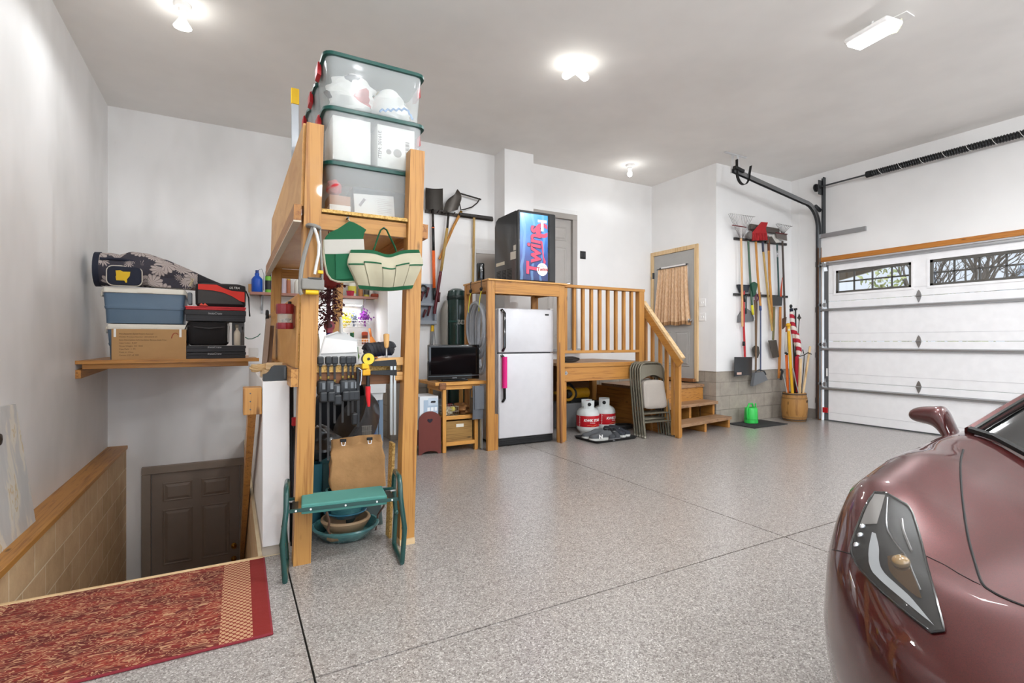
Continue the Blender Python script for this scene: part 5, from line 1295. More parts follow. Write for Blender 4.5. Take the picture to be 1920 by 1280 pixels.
ob = m.build('leather_strap', M('6f5544', .7)); tag(ob, 'worn brown strap draped over the left side of the tan bowl', 'strap')
m = MB(); m.tube([pc + V((-.105, -.135, .03)), pc + V((-.07, -.15, .035))], .02, 12); m.tube([pc + V((-.10, -.135, .03)), pc + V((-.12, -.12, .04))], .024, 12); ob = m.build('hose_coupling', M('7c6a50', .5)); ob.location.z += .012; tag(ob, 'tan hose coupling lying inside the teal bowl at left', 'fitting')
m = MB(); m.tube([V((.79, 3.25, .20)), V((.81, 3.22, .235)), V((.84, 3.21, .24)), V((.855, 3.22, .21)), V((.85, 3.24, .16)), V((.82, 3.27, .1)), V((.81, 3.28, .003))], .012, 6, sq=.5); ob = m.build('brown_strap', M('5f463c', .7)); tag(ob, 'brown strap curling up at the right of the stacked bowls', 'strap')
# paper bag
KB = NT('kraft_paper'); KB.set(KB.ramp(KB.noise(KB.mp(), 8, 4, .6), [(.35, 'a67f52'), (.65, 'b98f60')]), .85); KB.bump(KB.noise(KB.mp(), 22, 4, .6), .4, .01); KB = KB.mat
bg_ = thing('paper_bag', 'crumpled brown paper bag folded over at the top, behind the kneeler', 'bag', (.70, 3.32, .297), -.12)
L = local(bg_); rr = random.Random(2)
W, D = .325, .19
secs = []; nb = 44
prof = [(0, 1, 1), (.02, 1.02, 1.03), (.07, 1.03, 1.06), (.13, 1.01, 1.0), (.18, .99, .86), (.225, .97, .55), (.255, .95, .22), (.262, .95, .16), (.30, .93, .10)]
for z, kx, ky in prof:
    s = []
    for p in ring(W * kx, D * ky, .012, 0, 11): s.append(L(p.x + .006 * math.sin(z * 60 + p.y * 50), p.y + .008 * math.sin(p.x * 34 + z * 22) * (1 if z < .24 else .2), z + (.012 * math.sin(p.x * 9 + 1) if z > .2 else 0)))
    secs.append(s)
m = MB(); m.loft(secs); m.build('sack', KB, bg_)
m = MB(); m.sheet(lambda u, v: L((u - .5) * W * .9, -.018 - .004 * math.sin(u * 20), .245 + .058 * v + .012 * math.sin((u - .5) * W * .9 * 9 + 1)), 24, 3, (0, .006, 0)); m.build('folded_top', KB, bg_)
for x in (-.085, .075):
    m = MB(); m.box(L(x, -.027, .292), (.036, .012, .018), rz=-.12, r=.003); m.build('clip', BLACK, bg_)
    m = MB(); m.tube([L(x - .012, -.03, .285), L(x - .008, -.034, .262), L(x + .008, -.034, .262), L(x + .012, -.03, .285)], .0018, 5, cap=False); m.build('clip_wire', CHROME, bg_)
MB().box(L(-W / 2 - .004, -.01, .095), (.002, .06, .075), rz=-.12).build('red_tag', M('a8402c', .8), bg_)
# support block stack for the bag: an upturned planter behind the stacked bowls
m = MB(); m.loft([ring(.24, .2, .02, 0, 4, .76, 3.46), ring(.20, .16, .02, .295, 4, .76, 3.46), ring(.12, .1, .02, .296, 4, .76, 3.46)]); ob = m.build('upturned_planter', M('3d4a49', .6)); tag(ob, 'upturned dark planter carrying the brown paper bag', 'planter')
# garbage bag, teal planters, tub, OSB board, wire mesh, tripod
lumpy('garbage_bag', (.50, 3.62, .53), (.12, .13, .11), M('161514', .3, coat=.3), 'shiny black rubbish bag stuffed behind the left rack post', 'bag', 9, 22, .3)
m = MB(); m.loft([ring(.13, .16, .015, 0, 4, .445, 3.6), ring(.15, .18, .015, .41, 4, .445, 3.6), ring(.13, .16, .012, .41, 4, .445, 3.6), ring(.11, .14, .01, .02, 4, .445, 3.6)]); ob = m.build('square_planter', M('2c6673', .5)); tag(ob, 'tall teal planter beside the left post, under the rubbish bag', 'planter', 'teal planters under the rack')
m = MB(); m.loft([ring(.12, .16, .015, 0, 4, .585, 3.62), ring(.14, .18, .015, .405, 4, .585, 3.62), ring(.12, .16, .012, .405, 4, .585, 3.62), ring(.10, .14, .01, .02, 4, .585, 3.62)]); ob = m.build('square_planter', M('35595c', .5)); tag(ob, 'second teal planter, right of the one by the post', 'planter', 'teal planters under the rack')
tbm = M('1f2023', .4, coat=.3, name='black_tub')
t = thing('mortar_tub', 'big black plastic tub tipped on its side behind the bar clamps', 'tub', (.72, 4.25, .3))
A = Matrix.Translation((.78, 4.3, .60)) @ Matrix.Rotation(.62, 4, 'Z') @ Matrix.Rotation(-1.05, 4, 'Y')
MB().lathe([(.02, -.26), (.22, -.25), (.28, -.2), (.34, .05), (.365, .055), (.365, .075), (.33, .075), (.27, -.18), (.2, -.225), (.001, -.235)], (0, 0, 0), 40, M=A, sx=1.0, sy=.8).build('shell', tbm, t)
ob = MB().bb((.52, 4.05, 0), (1.02, 4.6, .245), .01).build('grey_tote', M('3b3f47', .5)); tag(ob, 'dark grey lidded tote under the tipped black tub', 'tote')
ob = MB().hexa([(.845, 3.10, 0), (.862, 3.10, 0), (.862, 3.18, 0), (.845, 3.18, 0)], [(.868, 3.10, .58), (.885, 3.10, .58), (.885, 3.18, .58), (.868, 3.18, .58)]).build('osb_board', OSB); tag(ob, 'narrow strand board offcut standing on end inside the right rack post', 'board')
m = MB()
for k in range(13): m.tube([V((.80 + .005 * k, 3.62 - .0 * k, .30)), V((.80 + .005 * k, 3.62, .62))], .0015, 4)
for k in range(10): m.tube([V((.795, 3.62, .31 + .034 * k)), V((.865, 3.62, .31 + .034 * k))], .0015, 4)
ob = m.build('wire_mesh', M('9c9a94', .4, .7), fix=False); tag(ob, 'small panel of wire mesh right of the paper bag', 'mesh')
ob = MB().bb((.785, 3.60, 0), (.842, 3.9, .30), .004).build('dark_crate', M('2a2c33', .5)); tag(ob, 'narrow dark crate holding up the wire mesh', 'crate')
t = thing('folded_tripod', 'black folded tripod pole standing between half wall and left post', 'tripod', (.298, 3.2, 0))
m = MB(); m.tube([(.305, 3.22, .02), (.31, 3.28, .95)], .012, 8); m.build('pole', BLACK, t); m = MB(); m.tube([(.32, 3.16, .02), (.33, 3.3, .72)], .009, 8); m.build('leg', M('4a4a4c', .4, .6), t); m = MB(); m.tube([(.31, 3.14, .02), (.317, 3.24, .70)], .008, 8); m.build('leg', M('2f2f31', .4, .6), t)
MB().box((.318, 3.2, .745), (.03, .03, .05), r=.005).build('red_catch', RED, t)
# ================================================================== FRIDGE, STAND AND VENDING CABINET
fr = thing('refrigerator', 'white top freezer refrigerator under the pine stand', 'refrigerator', (3.04, 5.5, 0))
fx0, fx1, fy, fz = 2.665, 3.415, 5.15, 1.59
MB().bb((fx0, fy + .065, .03), (fx1, fy + .72, fz), .012).build('cabinet', M('d3cec8', .4), fr)
MB().bb((fx0, fy, 1.082), (fx1, fy + .06, fz + .004), .016, 3).build('freezer_door', WENAM, fr)
MB().bb((fx0, fy, .095), (fx1, fy + .06, 1.07), .016, 3).build('fridge_door', WENAM, fr)
m = MB(); m.bb((fx0 + .005, fy + .02, .012), (fx1 - .005, fy + .07, .09), .004)
for k in range(3): m.bb((fx0 + .03, fy + .014, .025 + k * .02), (fx1 - .03, fy + .022, .034 + k * .02))
m.build('kick_grille', BLKM, fr)
MB().bb((fx0 + .01, fy + .058, 1.07), (fx1 - .01, fy + .066, 1.082)).build('gasket', M('3a3a3c', .6), fr)
hx = fx0 + .055
for z0, z1, n in ((1.10, 1.575, 'freezer_handle'), (.52, 1.055, 'fridge_handle')):
    m = MB(); m.tube([(hx - .004, fy - .002, z0), (hx, fy - .04, z0 + .04), (hx, fy - .04, z1 - .04), (hx - .02, fy - .002, z1)], .012, 8, sq=1.6); h_ = m.build(n, BLKG, fr)
ob = MB().cyl((hx, fy - .04, .68), (hx, fy - .04, 1.035), .03, n=18).build('foam_sleeve', M('d61f7a', .75)); tag(ob, 'hot pink foam sleeve around the refrigerator handle', 'sleeve')
MB().bb((fx1 - .125, fy - .003, 1.52), (fx1 - .072, fy + .001, 1.542), .002).build('badge', BLKG, fr)
MB().bb((fx1 - .05, fy + .0, fz + .003), (fx1 - .005, fy + .07, fz + .016), .003).build('top_hinge', WHITE, fr)
for x in (fx0 + .06, fx1 - .06):
    for y in (fy + .1, fy + .66): MB().cyl((x, y, 0), (x, y, .03), .02, n=10).build('foot', BLKM, fr)
st = thing('pine_stand', 'pine stand over the refrigerator carrying the vending cabinet', 'stand', (2.99, 5.35, 0))
zt = 1.905
for i, (x, y) in enumerate(((2.515, 5.06), (2.515, 5.66), (3.465, 5.07), (3.465, 5.68))):
    MB().bb((x - .045, y - .02, 0), (x + .045, y + .02, zt - .018), .002).build('leg', PINE['Z'], st)
MB().bb((2.47, 5.02, zt - .018), (3.53, 5.72, zt), .002).build('top', PLY, st)
MB().bb((2.56, 5.035, zt - .16), (3.42, 5.073, zt - .019), .002).build('apron', PINE['X'], st)
MB().bb((2.478, 5.08, zt - .13), (2.516, 5.64, zt - .019), .002).build('apron', PINE['Y'], st)
MB().bb((3.465, 5.09, zt - .13), (3.50, 5.66, zt - .019), .002).build('apron', PINE['Y'], st)
MB().bb((2.9, 5.075, zt - .11), (2.94, 5.66, zt - .019), .002).build('joist', PINE['Y'], st)
MB().bb((2.56, 5.65, zt - .11), (3.42, 5.688, zt - .019), .002).build('apron', PINE['X'], st)
MB().bb((2.561, 5.045, 0), (2.605, 5.08, .40), .002).build('foot_block', PINE['Z'], st)
ob = MB().hexa([(3.425, 5.0, 0), (3.442, 5.0, 0), (3.442, 5.03, 0), (3.425, 5.03, 0)], [(3.425, 5.05, 1.2), (3.442, 5.05, 1.2), (3.442, 5.08, 1.2), (3.425, 5.08, 1.2)]); ob = ob.build('thin_board', DARKW['Z']); tag(ob, 'thin brown board standing between refrigerator and platform post', 'board')
vc = thing('vending_cabinet', 'black countertop vending cabinet with blue team graphic on the pine stand', 'vending machine', (3.15, 5.4, zt + .001))
vx0, vx1, vy, v0, v1 = 2.895, 3.415, 5.10, zt + .001, 2.735
VB = M('2a2b2c', .3, coat=.3, name='black_cabinet_skin')
m = MB(); prf = [(vy + .05, v0), (vy + .60, v0), (vy + .60, v1 - .10), (vy + .57, v1 - .03), (vy + .50, v1), (vy + .05, v1)]
m.prism([V((vx0, a, b)) for a, b in prf], (vx1 - vx0, 0, 0)); m.build('body', VB, vc)
MB().bb((vx0 - .004, vy, v0 + .005), (vx1, vy + .05, v1 + .004), .02, 3).build('door', VB, vc)
MB().bb((vx1 - .105, vy - .004, v0 + .02), (vx1 - .093, vy, v1 - .015)).build('door_seam', BLKM, vc)
for z in (2.05, 2.3, 2.55): MB().bb((vx1 - .118, vy - .012, z - .03), (vx1 - .104, vy, z + .03), .002).build('latch', BLKG, vc)
gt = NT('blue_graphic_panel'); o = gt.xyz(); zz_ = gt.math('DIVIDE', o[2], v1 - v0)
wv = gt.N('ShaderNodeTexWave', {'Vector': gt.mp((1, 1, 1)), 'Scale': 2.2, 'Distortion': 5.0, 'Detail': 2.0}).outputs['Fac']
c_ = gt.ramp(zz_, [(.0, '16285c'), (.35, '1b3f8e'), (.6, '1f6fc4'), (.95, '3f9be0')])
c_ = gt.mix(gt.math('MULTIPLY', gt.math('GREATER_THAN', wv, .86), .35), c_, '7fb4e6')
gt.set(c_, .2, coat=.6)
MB().bb((vx0 + .018, vy - .005, v0 + .02), (vx1 - .12, vy + .001, v1 - .03), .003).build('graphic_panel', gt.mat, vc)
PINK = M('d9375c', .35, name='script_red'); NAV = M('171d52', .4, name='script_navy')
gp = [c for c in vc.children if c.name.startswith('graphic')][0]
yl = vy - .0055
text('Twins', .265, (vx0 + .295, yl, v0 + .075), (0, 0, 1), (-1, 0, 0), NAV, vc, ext=.0004, shear=.1, bold=.016, name='script_outline', sx=.9)  # printed navy outline behind the red script
text('Twins', .265, (vx0 + .29, yl - .0008, v0 + .08), (0, 0, 1), (-1, 0, 0), PINK, vc, ext=.0006, shear=.1, bold=.007, name='script', sx=.9)
MB().prism([V((vx0 + .30, yl - .0015, v0 + .50)), V((vx0 + .325, yl - .0015, v0 + .48)), V((vx0 + .345, yl - .0015, v0 + .30)), V((vx0 + .37, yl - .0015, v0 + .25)), V((vx0 + .345, yl - .0015, v0 + .19)), V((vx0 + .33, yl - .0015, v0 + .30))], (0, .001, 0)).build('script_tail', PINK, vc)
text('T', .17, (vx0 + .262, yl - .0035, v1 - .215), (1, 0, 0), (0, 0, 1), INKW, vc, ext=.0006, bold=.008, name='monogram_t', sx=1.1)
text('C', .21, (vx0 + .225, yl - .0022, v1 - .285), (1, 0, 0), (0, 0, 1), PINK, vc, ext=.0006, bold=.012, name='monogram_c', sx=1.1)
cc = V((vx0 + .32, yl - .001, v0 + .155)); MB().cyl(cc, cc + V((0, -.002, 0)), .075, n=32).build('roundel', INKW, vc)
text('Twins', .062, cc + V((-.073, -.0028, -.022)), (1, 0, .05), (-.05, 0, 1), M('a8232e', .4), vc, ext=.0004, bold=.002, name='roundel_script')
text('MINNESOTA', .02, cc + V((0, -.0028, .032)), (1, 0, 0), (0, 0, 1), M('5d6067', .4), vc, ext=.0003, align='CENTER', name='roundel_text')
m = MB()
for j in range(3):
    for k in range(8): m.bb((vx0 - .002, vy + .16 + j * .14, v0 + .04 + k * .017), (vx0 + .0, vy + .27 + j * .14, v0 + .048 + k * .017))
s_ = m.build('vent_slots', M('0a0a0a', .8), vc); s_['kind'] = 'stuff'
MB().bb((vx0 - .003, vy + .34, v0 + .235), (vx0, vy + .56, v0 + .275)).build('pale_sticker', M('cfcab8', .7), vc)
MB().bb((vx0 - .003, vy + .06, v0 + .27), (vx0, vy + .19, v0 + .36)).build('pale_sticker', M('cfccc2', .7), vc)
MB().bb((vx0 - .003, vy + .06, v0 + .37), (vx0, vy + .115, v0 + .43)).build('pale_sticker', M('cfccc2', .7), vc)
# black flask, bungees and vacuum hose on the stand
ob = MB().lathe([(.045, 0), (.048, .01), (.05, .215), (.045, .235), (.02, .24), (.001, .24)], (2.60, 5.5, zt + .001), 20).build('black_canister', BLKG); tag(ob, 'black cylindrical canister standing on the left end of the pine stand', 'canister')
for i, (y, lab) in enumerate(((5.47, 'rear'), (5.18, 'front'))):
    t = thing('bungee_cord', 'yellow bungee cord holding the hose loops, the %s one' % lab, 'cord', (2.455, y, 1.62), 0, 'bungee cords on the stand')
    m = MB(); m.tube([(2.465, y, 1.80), (2.45, y + .01, 1.72), (2.445, y + .03, 1.60), (2.44, y + .02, 1.55)], .005, 6); m.build('elastic', M('d8d23a', .6), t)
    m = MB(); m.tube([(2.472, y, 1.91), (2.46, y, 1.905), (2.458, y, 1.84), (2.47, y - .005, 1.81), (2.455, y - .01, 1.80)], .005, 6); m.ball((2.455, y - .002, 1.80), (.018, .018, .022), 8, 6); m.build('hook', BLKM, t)
HS = NT('grey_ribbed_hose'); HS.set('9b9fa5', .4, coat=.2); HS.bump(HS.N('ShaderNodeTexWave', {'Vector': HS.mp((1, 1, 1)), 'Scale': 40.0}).outputs[0], .5, .004); HS = HS.mat
pts = []
rr = random.Random(8)
for L_ in range(5):
    w0, w1 = 5.15 - .012 * L_, 5.36 + .05 * L_; bot = .90 + .07 * L_ - (.12 if L_ == 1 else 0)
    x = 2.52 - .012 * L_
    for k in range(24):
        q = 2 * PI * k / 24
        yy = (w0 + w1) / 2 + (w1 - w0) / 2 * math.sin(q) * (1 if abs(math.sin(q)) < 2 else 1)
        z_ = (1.62 + bot) / 2 + (1.62 - bot) / 2 * math.copysign(abs(math.cos(q)) ** .8, math.cos(q))
        pts.append(V((x - .012 * (k / 24), yy * 1.0 + (.0 if L_ % 2 else .02), z_ + .01 * L_ * math.cos(q))))
ob = MB().tube(pts, .021, 10).build('vacuum_hose', HS); tag(ob, 'coiled grey vacuum hose hanging on the left side of the pine stand', 'hose')

# ================================================================== TV ON ITS CART
ctw = W3('cart_wood', 'd39a4e', 'b47832')
ca = thing('kitchen_cart', 'small wooden kitchen cart carrying the television', 'cart', (2.2, 5.4, 0))
for x in (2.02, 2.40):
    for y in (5.2, 5.62): MB().bb((x - .02, y - .02, 0), (x + .02, y + .02, .69), .003).build('leg', ctw['Z'], ca)
MB().bb((1.90, 5.14, .735), (2.50, 5.68, .77), .004).build('top', ctw['X'], ca)
MB().bb((2.0, 5.175, .685), (2.44, 5.20, .735), .003).build('apron', ctw['X'], ca)
for x in (1.99, 2.42): MB().bb((x - .012, 5.2, .67), (x + .012, 5.62, .735), .003).build('side_apron', ctw['Y'], ca)
MB().bb((1.94, 5.12, .69), (2.02, 5.165, .765), .012).build('end_block', DARKW['Y'], ca)
MB().cyl((2.44, 5.13, .70), (2.44, 5.66, .70), .012, n=10).build('towel_bar', ctw['Y'], ca)
for zz in (.385, .10):
    for k in range(7): MB().bb((2.0, 5.19 + k * .065, zz - .012), (2.42, 5.235 + k * .065, zz), .002).build('slat', ctw['X'], ca)
    MB().bb((2.04, 5.182, zz - .03), (2.38, 5.20, zz + .012), .003).build('shelf_rail', ctw['X'], ca)
tv = thing('television', 'black flat screen television standing on the kitchen cart', 'television', (2.145, 5.25, .771))
tz0, tz1 = .79, 1.175
MB().bb((1.845, 5.20, tz0), (2.445, 5.25, tz1), .008, 3).build('bezel', BLKG, tv)
MB().bb((1.872, 5.197, tz0 + .062), (2.42, 5.201, tz1 - .028)).build('screen', M('08090b', .06, coat=.4), tv)
MB().bb((1.845, 5.194, tz0 + .04), (2.445, 5.202, tz0 + .046)).build('trim_line', M('6d757c', .3, .6), tv)
MB().box((2.145, 5.28, .782), (.30, .22, .02), r=.008).build('foot', BLKG, tv)
MB().bb((2.1, 5.25, .785), (2.19, 5.28, .9)).build('neck', BLKG, tv)
text('SANYO', .016, (2.145, 5.1985, tz0 + .016), (1, 0, 0), (0, 0, 1), M('c8ccd0', .4), tv, ext=.0002, align='CENTER')
# towel, crate, basket, jug
def tow(u, v):
    x = 2.325 + .125 * u; return V((x, 5.118 - .012 * math.sin(v * 3) - .004 * math.sin(u * 9), .35 + .37 * v))
m = MB(); m.sheet(tow, 10, 12, (0, .012, 0)); m.sheet(lambda u, v: tow(u * .92 + .06, .3 + v * .7) + V((.006, -.014, 0)), 10, 8, (0, .01, 0))
ob = m.build('hand_towel', M('63676d', .95)); tag(ob, 'folded grey hand towel hanging at the right front of the cart', 'towel')
cr = thing('wood_crate', 'old wooden crate with white handle slot on the lowest cart shelf', 'crate', (2.21, 5.38, .101))
OLD = W3('old_crate_wood', 'a07b42', '6e4d22')
for a, b in (((2.05, 5.205, .102), (2.36, 5.22, .335)), ((2.05, 5.54, .102), (2.36, 5.555, .335)), ((2.05, 5.22, .102), (2.062, 5.54, .335)), ((2.348, 5.22, .102), (2.36, 5.54, .335)), ((2.062, 5.22, .102), (2.348, 5.54, .115))): MB().bb(a, b, .003).build('board', OLD['X'], cr)
MB().bb((2.165, 5.2035, .265), (2.255, 5.2055, .30), .001).build('handle_slot', M('ddd8cc', .7), cr)
bk = thing('small_basket', 'wire basket of papers and a ball on the middle cart shelf', 'basket', (2.13, 5.3, .386))
m = MB()
for z in (.392, .44, .49): m.tube([(2.045, 5.22, z), (2.20, 5.22, z), (2.20, 5.4, z), (2.045, 5.4, z)], .003, 4, closed=True)
for k in range(8): x = 2.05 + .021 * k; m.tube([(x, 5.22, .50), (x, 5.22, .388), (x, 5.4, .388), (x, 5.4, .50)], .002, 4, cap=False)
m.build('wire', M('b7b29f', .5, .5), bk, fix=False)
ob = MB().ball((2.15, 5.27, .46), .033, 14, 10).build('yellow_ball', M('cdbf57', .8)); tag(ob, 'yellowish ball in the wire basket on the cart', 'ball')
ob = lumpy('paper_scraps', (2.10, 5.32, .435), (.05, .06, .045), M('cfc9b6', .9), 'crumpled pale papers in the wire basket on the cart', 'paper', 12, 14, .4)
ob = lumpy('brown_packet', (2.29, 5.35, .45), (.08, .12, .06), M('8a5f35', .85), 'brown packets heaped right of the wire basket on the cart', 'packet', 13, 14, .3)
ob = MB().lathe([(.05, 0), (.06, .02), (.065, .08), (.04, .13), (.02, .15), (.02, .17)], (2.09, 5.5, .386), 18).build('glass_jug', clear_mat('grey_glass', '8f9499', .35, .05)); tag(ob, 'small glass jug at the back of the middle cart shelf', 'jug')
ob = lumpy('red_bow', (2.2, 5.46, .44), (.05, .05, .055), M('8d2430', .7), 'dark red bundle at the back of the middle cart shelf', 'bundle', 14, 12, .4)
# folded chairs / screens right of cart
for i in range(2):
    t = thing('folded_lounge', ('beige folded lawn seat with metal tube nearest the cart', 'beige folded lawn seat behind, beside the stand leg')[i], 'chair', (2.455, 5.3 + i * .2, 0), 0, 'folded lawn seats beside the cart')
    y = 5.17 + i * .16
    MB().bb((2.445, y, .01), (2.47, y + .13, .56), .006).build('cushion', M('a49a83', .8), t)
    m = MB(); m.tube([(2.458, y - .012, .0), (2.458, y - .012, .62), (2.458, y + .03, .66), (2.458, y + .12, .66), (2.458, y + .145, .62), (2.458, y + .145, 0)], .008, 6); m.build('tube', STEEL, t)
# arched brown stand, carton in it
MAG = M('6a3028', .5, coat=.1, name='oxblood_paint')
ms = thing('magazine_stand', 'dark red painted wooden stand with arched ends beside the cart', 'stand', (1.86, 5.35, 0))
def arch(y):
    x0, x1 = 1.737, 1.985; cx = (x0 + x1) / 2; p = [(x0, 0), (x0 + .03, 0)]
    p += [(x0 + .03 + (x1 - x0 - .06) * (1 - math.cos(PI * k / 10)) / 2, .035 * math.sin(PI * k / 10)) for k in range(1, 10)]
    p += [(x1 - .03, 0), (x1, 0), (x1, .36)] + [(cx + .124 * math.cos(q), .36 + .1 * math.sin(q)) for q in [PI * k / 12 for k in range(1, 12)]] + [(x0, .36)]
    return [V((a, y, b)) for a, b in p]
e1 = MB().prism(arch(5.2), (0, .02, 0)).build('end_board', MAG, ms)
hp = [(0, -.024), (-.02, -.002), (-.024, .012), (-.016, .022), (-.004, .018), (0, .012), (.004, .018), (.016, .022), (.024, .012), (.02, -.002)]
MB().prism([V((1.861 + a * 1.3, 5.1995, .36 + b)) for a, b in hp], (0, -.002, 0)).build('heart_cutout', M('1d1625', .6), e1)
MB().prism(arch(5.55), (0, .02, 0)).build('end_board', MAG, ms)
MB().bb((1.745, 5.22, .10), (1.977, 5.55, .12)).build('bottom', MAG, ms)
for x in (1.737, 1.975): MB().bb((x, 5.22, .10), (x + .012, 5.55, .26)).build('side_board', MAG, ms)
bxw = thing('appliance_carton', 'white and light blue appliance carton sitting in the red stand', 'box', (1.86, 5.385, .121))
MB().bb((1.755, 5.226, .121), (1.965, 5.545, .62), .003).build('carton', M('dfe4e8', .6), bxw)
MB().bb((1.80, 5.2245, .14), (1.963, 5.226, .58)).build('blue_face', M('a9bdd0', .6), bxw)
MB().bb((1.85, 5.2235, .52), (1.955, 5.2245, .60)).build('product_panel', M('c8d6e2', .6), bxw)
MB().prism([V((1.875 + a, 5.2235, .555 + b)) for a, b in ((0, 0), (.012, .014), (.05, .014), (.06, .006), (.055, -.008), (.01, -.008))], (0, -.001, 0)).build('product_picture', BLACK, bxw)
for k in range(3): MB().bb((1.84 + .04 * k, 5.2235, .46), (1.87 + .04 * k, 5.2245, .50)).build('print_patch', M('e9eef2', .6), bxw)
# brown board and grey board low on back wall
ob = MB().bb((1.74, 6.305, .55), (2.07, 6.335, .83), .003).build('brown_plank', DARKW['X']); tag(ob, 'short brown plank leaning low on the back wall left of the television', 'plank')
ob.location.z = .725
ob2 = MB().bb((1.70, 6.16, 0), (2.0, 6.33, .722), .003).build('grey_cabinet', M('857d73', .7)); tag(ob2, 'low grey brown cabinet under the short plank by the back wall', 'cabinet')
# green golf bag with grey cover, yellow tipped pole
gb = thing('golf_travel_bag', 'tall dark green golf bag standing behind the television', 'bag', (2.545, 6.1, 0))
GG = M('10302b', .3, coat=.35, name='dark_green_vinyl')
o = V((2.545, 6.1, 0))
MB().lathe([(.11, 0), (.118, .03), (.115, .5), (.12, 1.0), (.125, 1.72), (.124, 1.80), (.11, 1.86), (.06, 1.89), (.001, 1.895)], o, 24).build('tube', GG, gb)
MB().lathe([(.121, 1.45), (.126, 1.455), (.126, 1.475), (.121, 1.48)], o, 24).build('seam_band', M('1f4a42', .4), gb)
for dx in (-.06, .0, .07): MB().bb((o.x + dx - .006, o.y - .132, .95), (o.x + dx + .006, o.y - .118, 1.42), .002).build('webbing', M('274f45', .5), gb)
MB().lathe([(.122, 1.74), (.129, 1.75), (.129, 1.79), (.122, 1.80)], o, 24).build('collar', M('0b201d', .4), gb)
text('BEN', .08, (o.x - .045, o.y - .133, 1.43), (1, 0, 0), (0, 0, 1), M('cfd6d2', .5), gb, ext=.0008, bold=.001)
ob = MB().loft([[V((2.40 + .04 * math.cos(q), 6.16 + .09 * math.sin(q), z)) for q in [2 * PI * k / 14 for k in range(14)]] for z in (.002, .4, .9, 1.3, 1.62)] + [[V((2.43 + .02 * math.cos(q), 6.16 + .05 * math.sin(q), 1.74)) for q in [2 * PI * k / 14 for k in range(14)]]]).build('grey_bag_cover', M('8d8a83', .8)); tag(ob, 'slim grey cloth cover standing left of the green golf bag', 'cover')
m = MB(); m.tube([V((2.33, 6.345, 1.62)), V((2.325, 6.346, 1.4)), V((2.34, 6.346, 1.2)), V((2.33, 6.346, .9))], .004, 5); ob = m.build('thin_wire', DSTEEL); tag(ob, 'thin dark cable hanging on the back wall left of the grey cover', 'cable')
t = thing('tipped_pole', 'grey pole with yellow cap leaning on the back wall above the television', 'pole', (2.27, 6.29, 0))
MB().tube([(2.20, 6.2, 0), (2.29, 6.31, 1.35)], .018, 10).build('pole', M('77797b', .5), t); MB().tube([(2.29, 6.31, 1.34), (2.295, 6.315, 1.42)], [.022, .018], 10).build('cap', YEL, t)
# grey tool case on the wall
gc = thing('tool_case', 'open grey plastic tool case hung on the back wall', 'case', (2.2, 6.3, 1.43))
x0, x1, z0, z1 = 2.06, 2.335, 1.43, 1.96
GC = M('8e949c', .5, name='case_grey')
MB().bb((x0, 6.335, z0), (x1, 6.348, z1)).build('back', GC, gc)
for a, b in (((x0, 6.26, z0), (x1, 6.335, z0 + .05)), ((x0, 6.26, z0 + .05), (x0 + .02, 6.335, z1)), ((x1 - .03, 6.26, z0 + .05), (x1, 6.335, z0 + .24)), ((x0, 6.26, z0 + .24), (x1 - .05, 6.335, z0 + .27))): MB().bb(a, b, .006).build('wall', GC, gc)
for i, (x, z, l) in enumerate(((2.16, 1.52, .10), (2.22, 1.54, .13), (2.13, 1.73, .12), (2.20, 1.78, .13))):
    ob = MB().tube([(x, 6.29, z), (x + .03, 6.285, z + l)], [.012, .018], 8).build('hand_tool', M('4d1d22', .5)); tag(ob, ('short dark red tool low in the grey case', 'longer dark red tool at the lower right of the grey case', 'dark red tool at the upper left of the grey case', 'dark red tool at the upper right of the grey case')[i], 'tool', 'tools in the grey case')
m = MB(); m.tube([V((2.16 + .045 * math.cos(q), 6.29, 1.885 + .045 * math.sin(q))) for q in [2 * PI * k / 16 for k in range(16)]], .014, 8, closed=True); ob = m.build('black_coil', BLKM); tag(ob, 'small black coil in the top of the grey case', 'coil')

# ================================================================== LONG TOOLS ON THE BACK WALL
Yw = 6.29
def tl(name, label, cat, pts, r, mat, part='handle', n=8, Y=Yw, group=None):
    P_ = [at(a, b, Y=Y) for a, b in pts]
    t = thing(name, label, cat, min(P_, key=lambda p: p.z), 0, group)
    MB().tube(P_, r, n).build(part, mat, t); return t
def seg(t, part, pts, r, mat, Y=Yw, n=8, sq=1): return MB().tube([at(a, b, Y=Y) for a, b in pts], r, n, sq=sq).build(part, mat, t)
def plate_(t, part, pts, mat, Y=Yw, th=.012): return MB().prism([at(a, b, Y=Y) for a, b in pts], (0, th, 0)).build(part, mat, t)
WH = W3('tool_handle', 'b99858', '8f6f38')['Z']; WH2 = W3('tool_handle_orange', 'c48a40', '9a6428')['Z']; STL = M('3a3632', .5, .7, name='dark_tool_steel')
rl = thing('tool_rail', 'dark slotted tool rail high on the back wall', 'rail', at(860, 402, Y=6.33))
a, b = at(797, 393.5, Y=6.335), at(924, 409.5, Y=6.335); MB().bb((a.x, 6.318, 2.885), (b.x, 6.348, 2.925), .003).build('rail', M('3b332c', .6), rl)
for k in range(9): x = a.x + .05 + k * (b.x - a.x - .1) / 8; MB().cyl((x, 6.318, 2.905), (x, 6.24, 2.915), .006, n=8).build('peg', STL, rl)
t = tl('square_shovel', 'square mouth shovel with black and orange shaft, leftmost on the back wall', 'shovel', [(811.5, 392), (812, 426)], .016, STL, 'socket')
def blade(u, v):
    x = 797.5 + 32.5 * u - 1.5 * (1 - v) * (1 if u > .5 else -1) * 0; p = at(x, 392 - 40 * v + 1.5 * u, Y=Yw); p.y += -.03 * (2 * u - 1) ** 2 + .02; return p
m = MB(); m.sheet(blade, 12, 8, (0, .005, 0)); m.build('blade', STL, t)
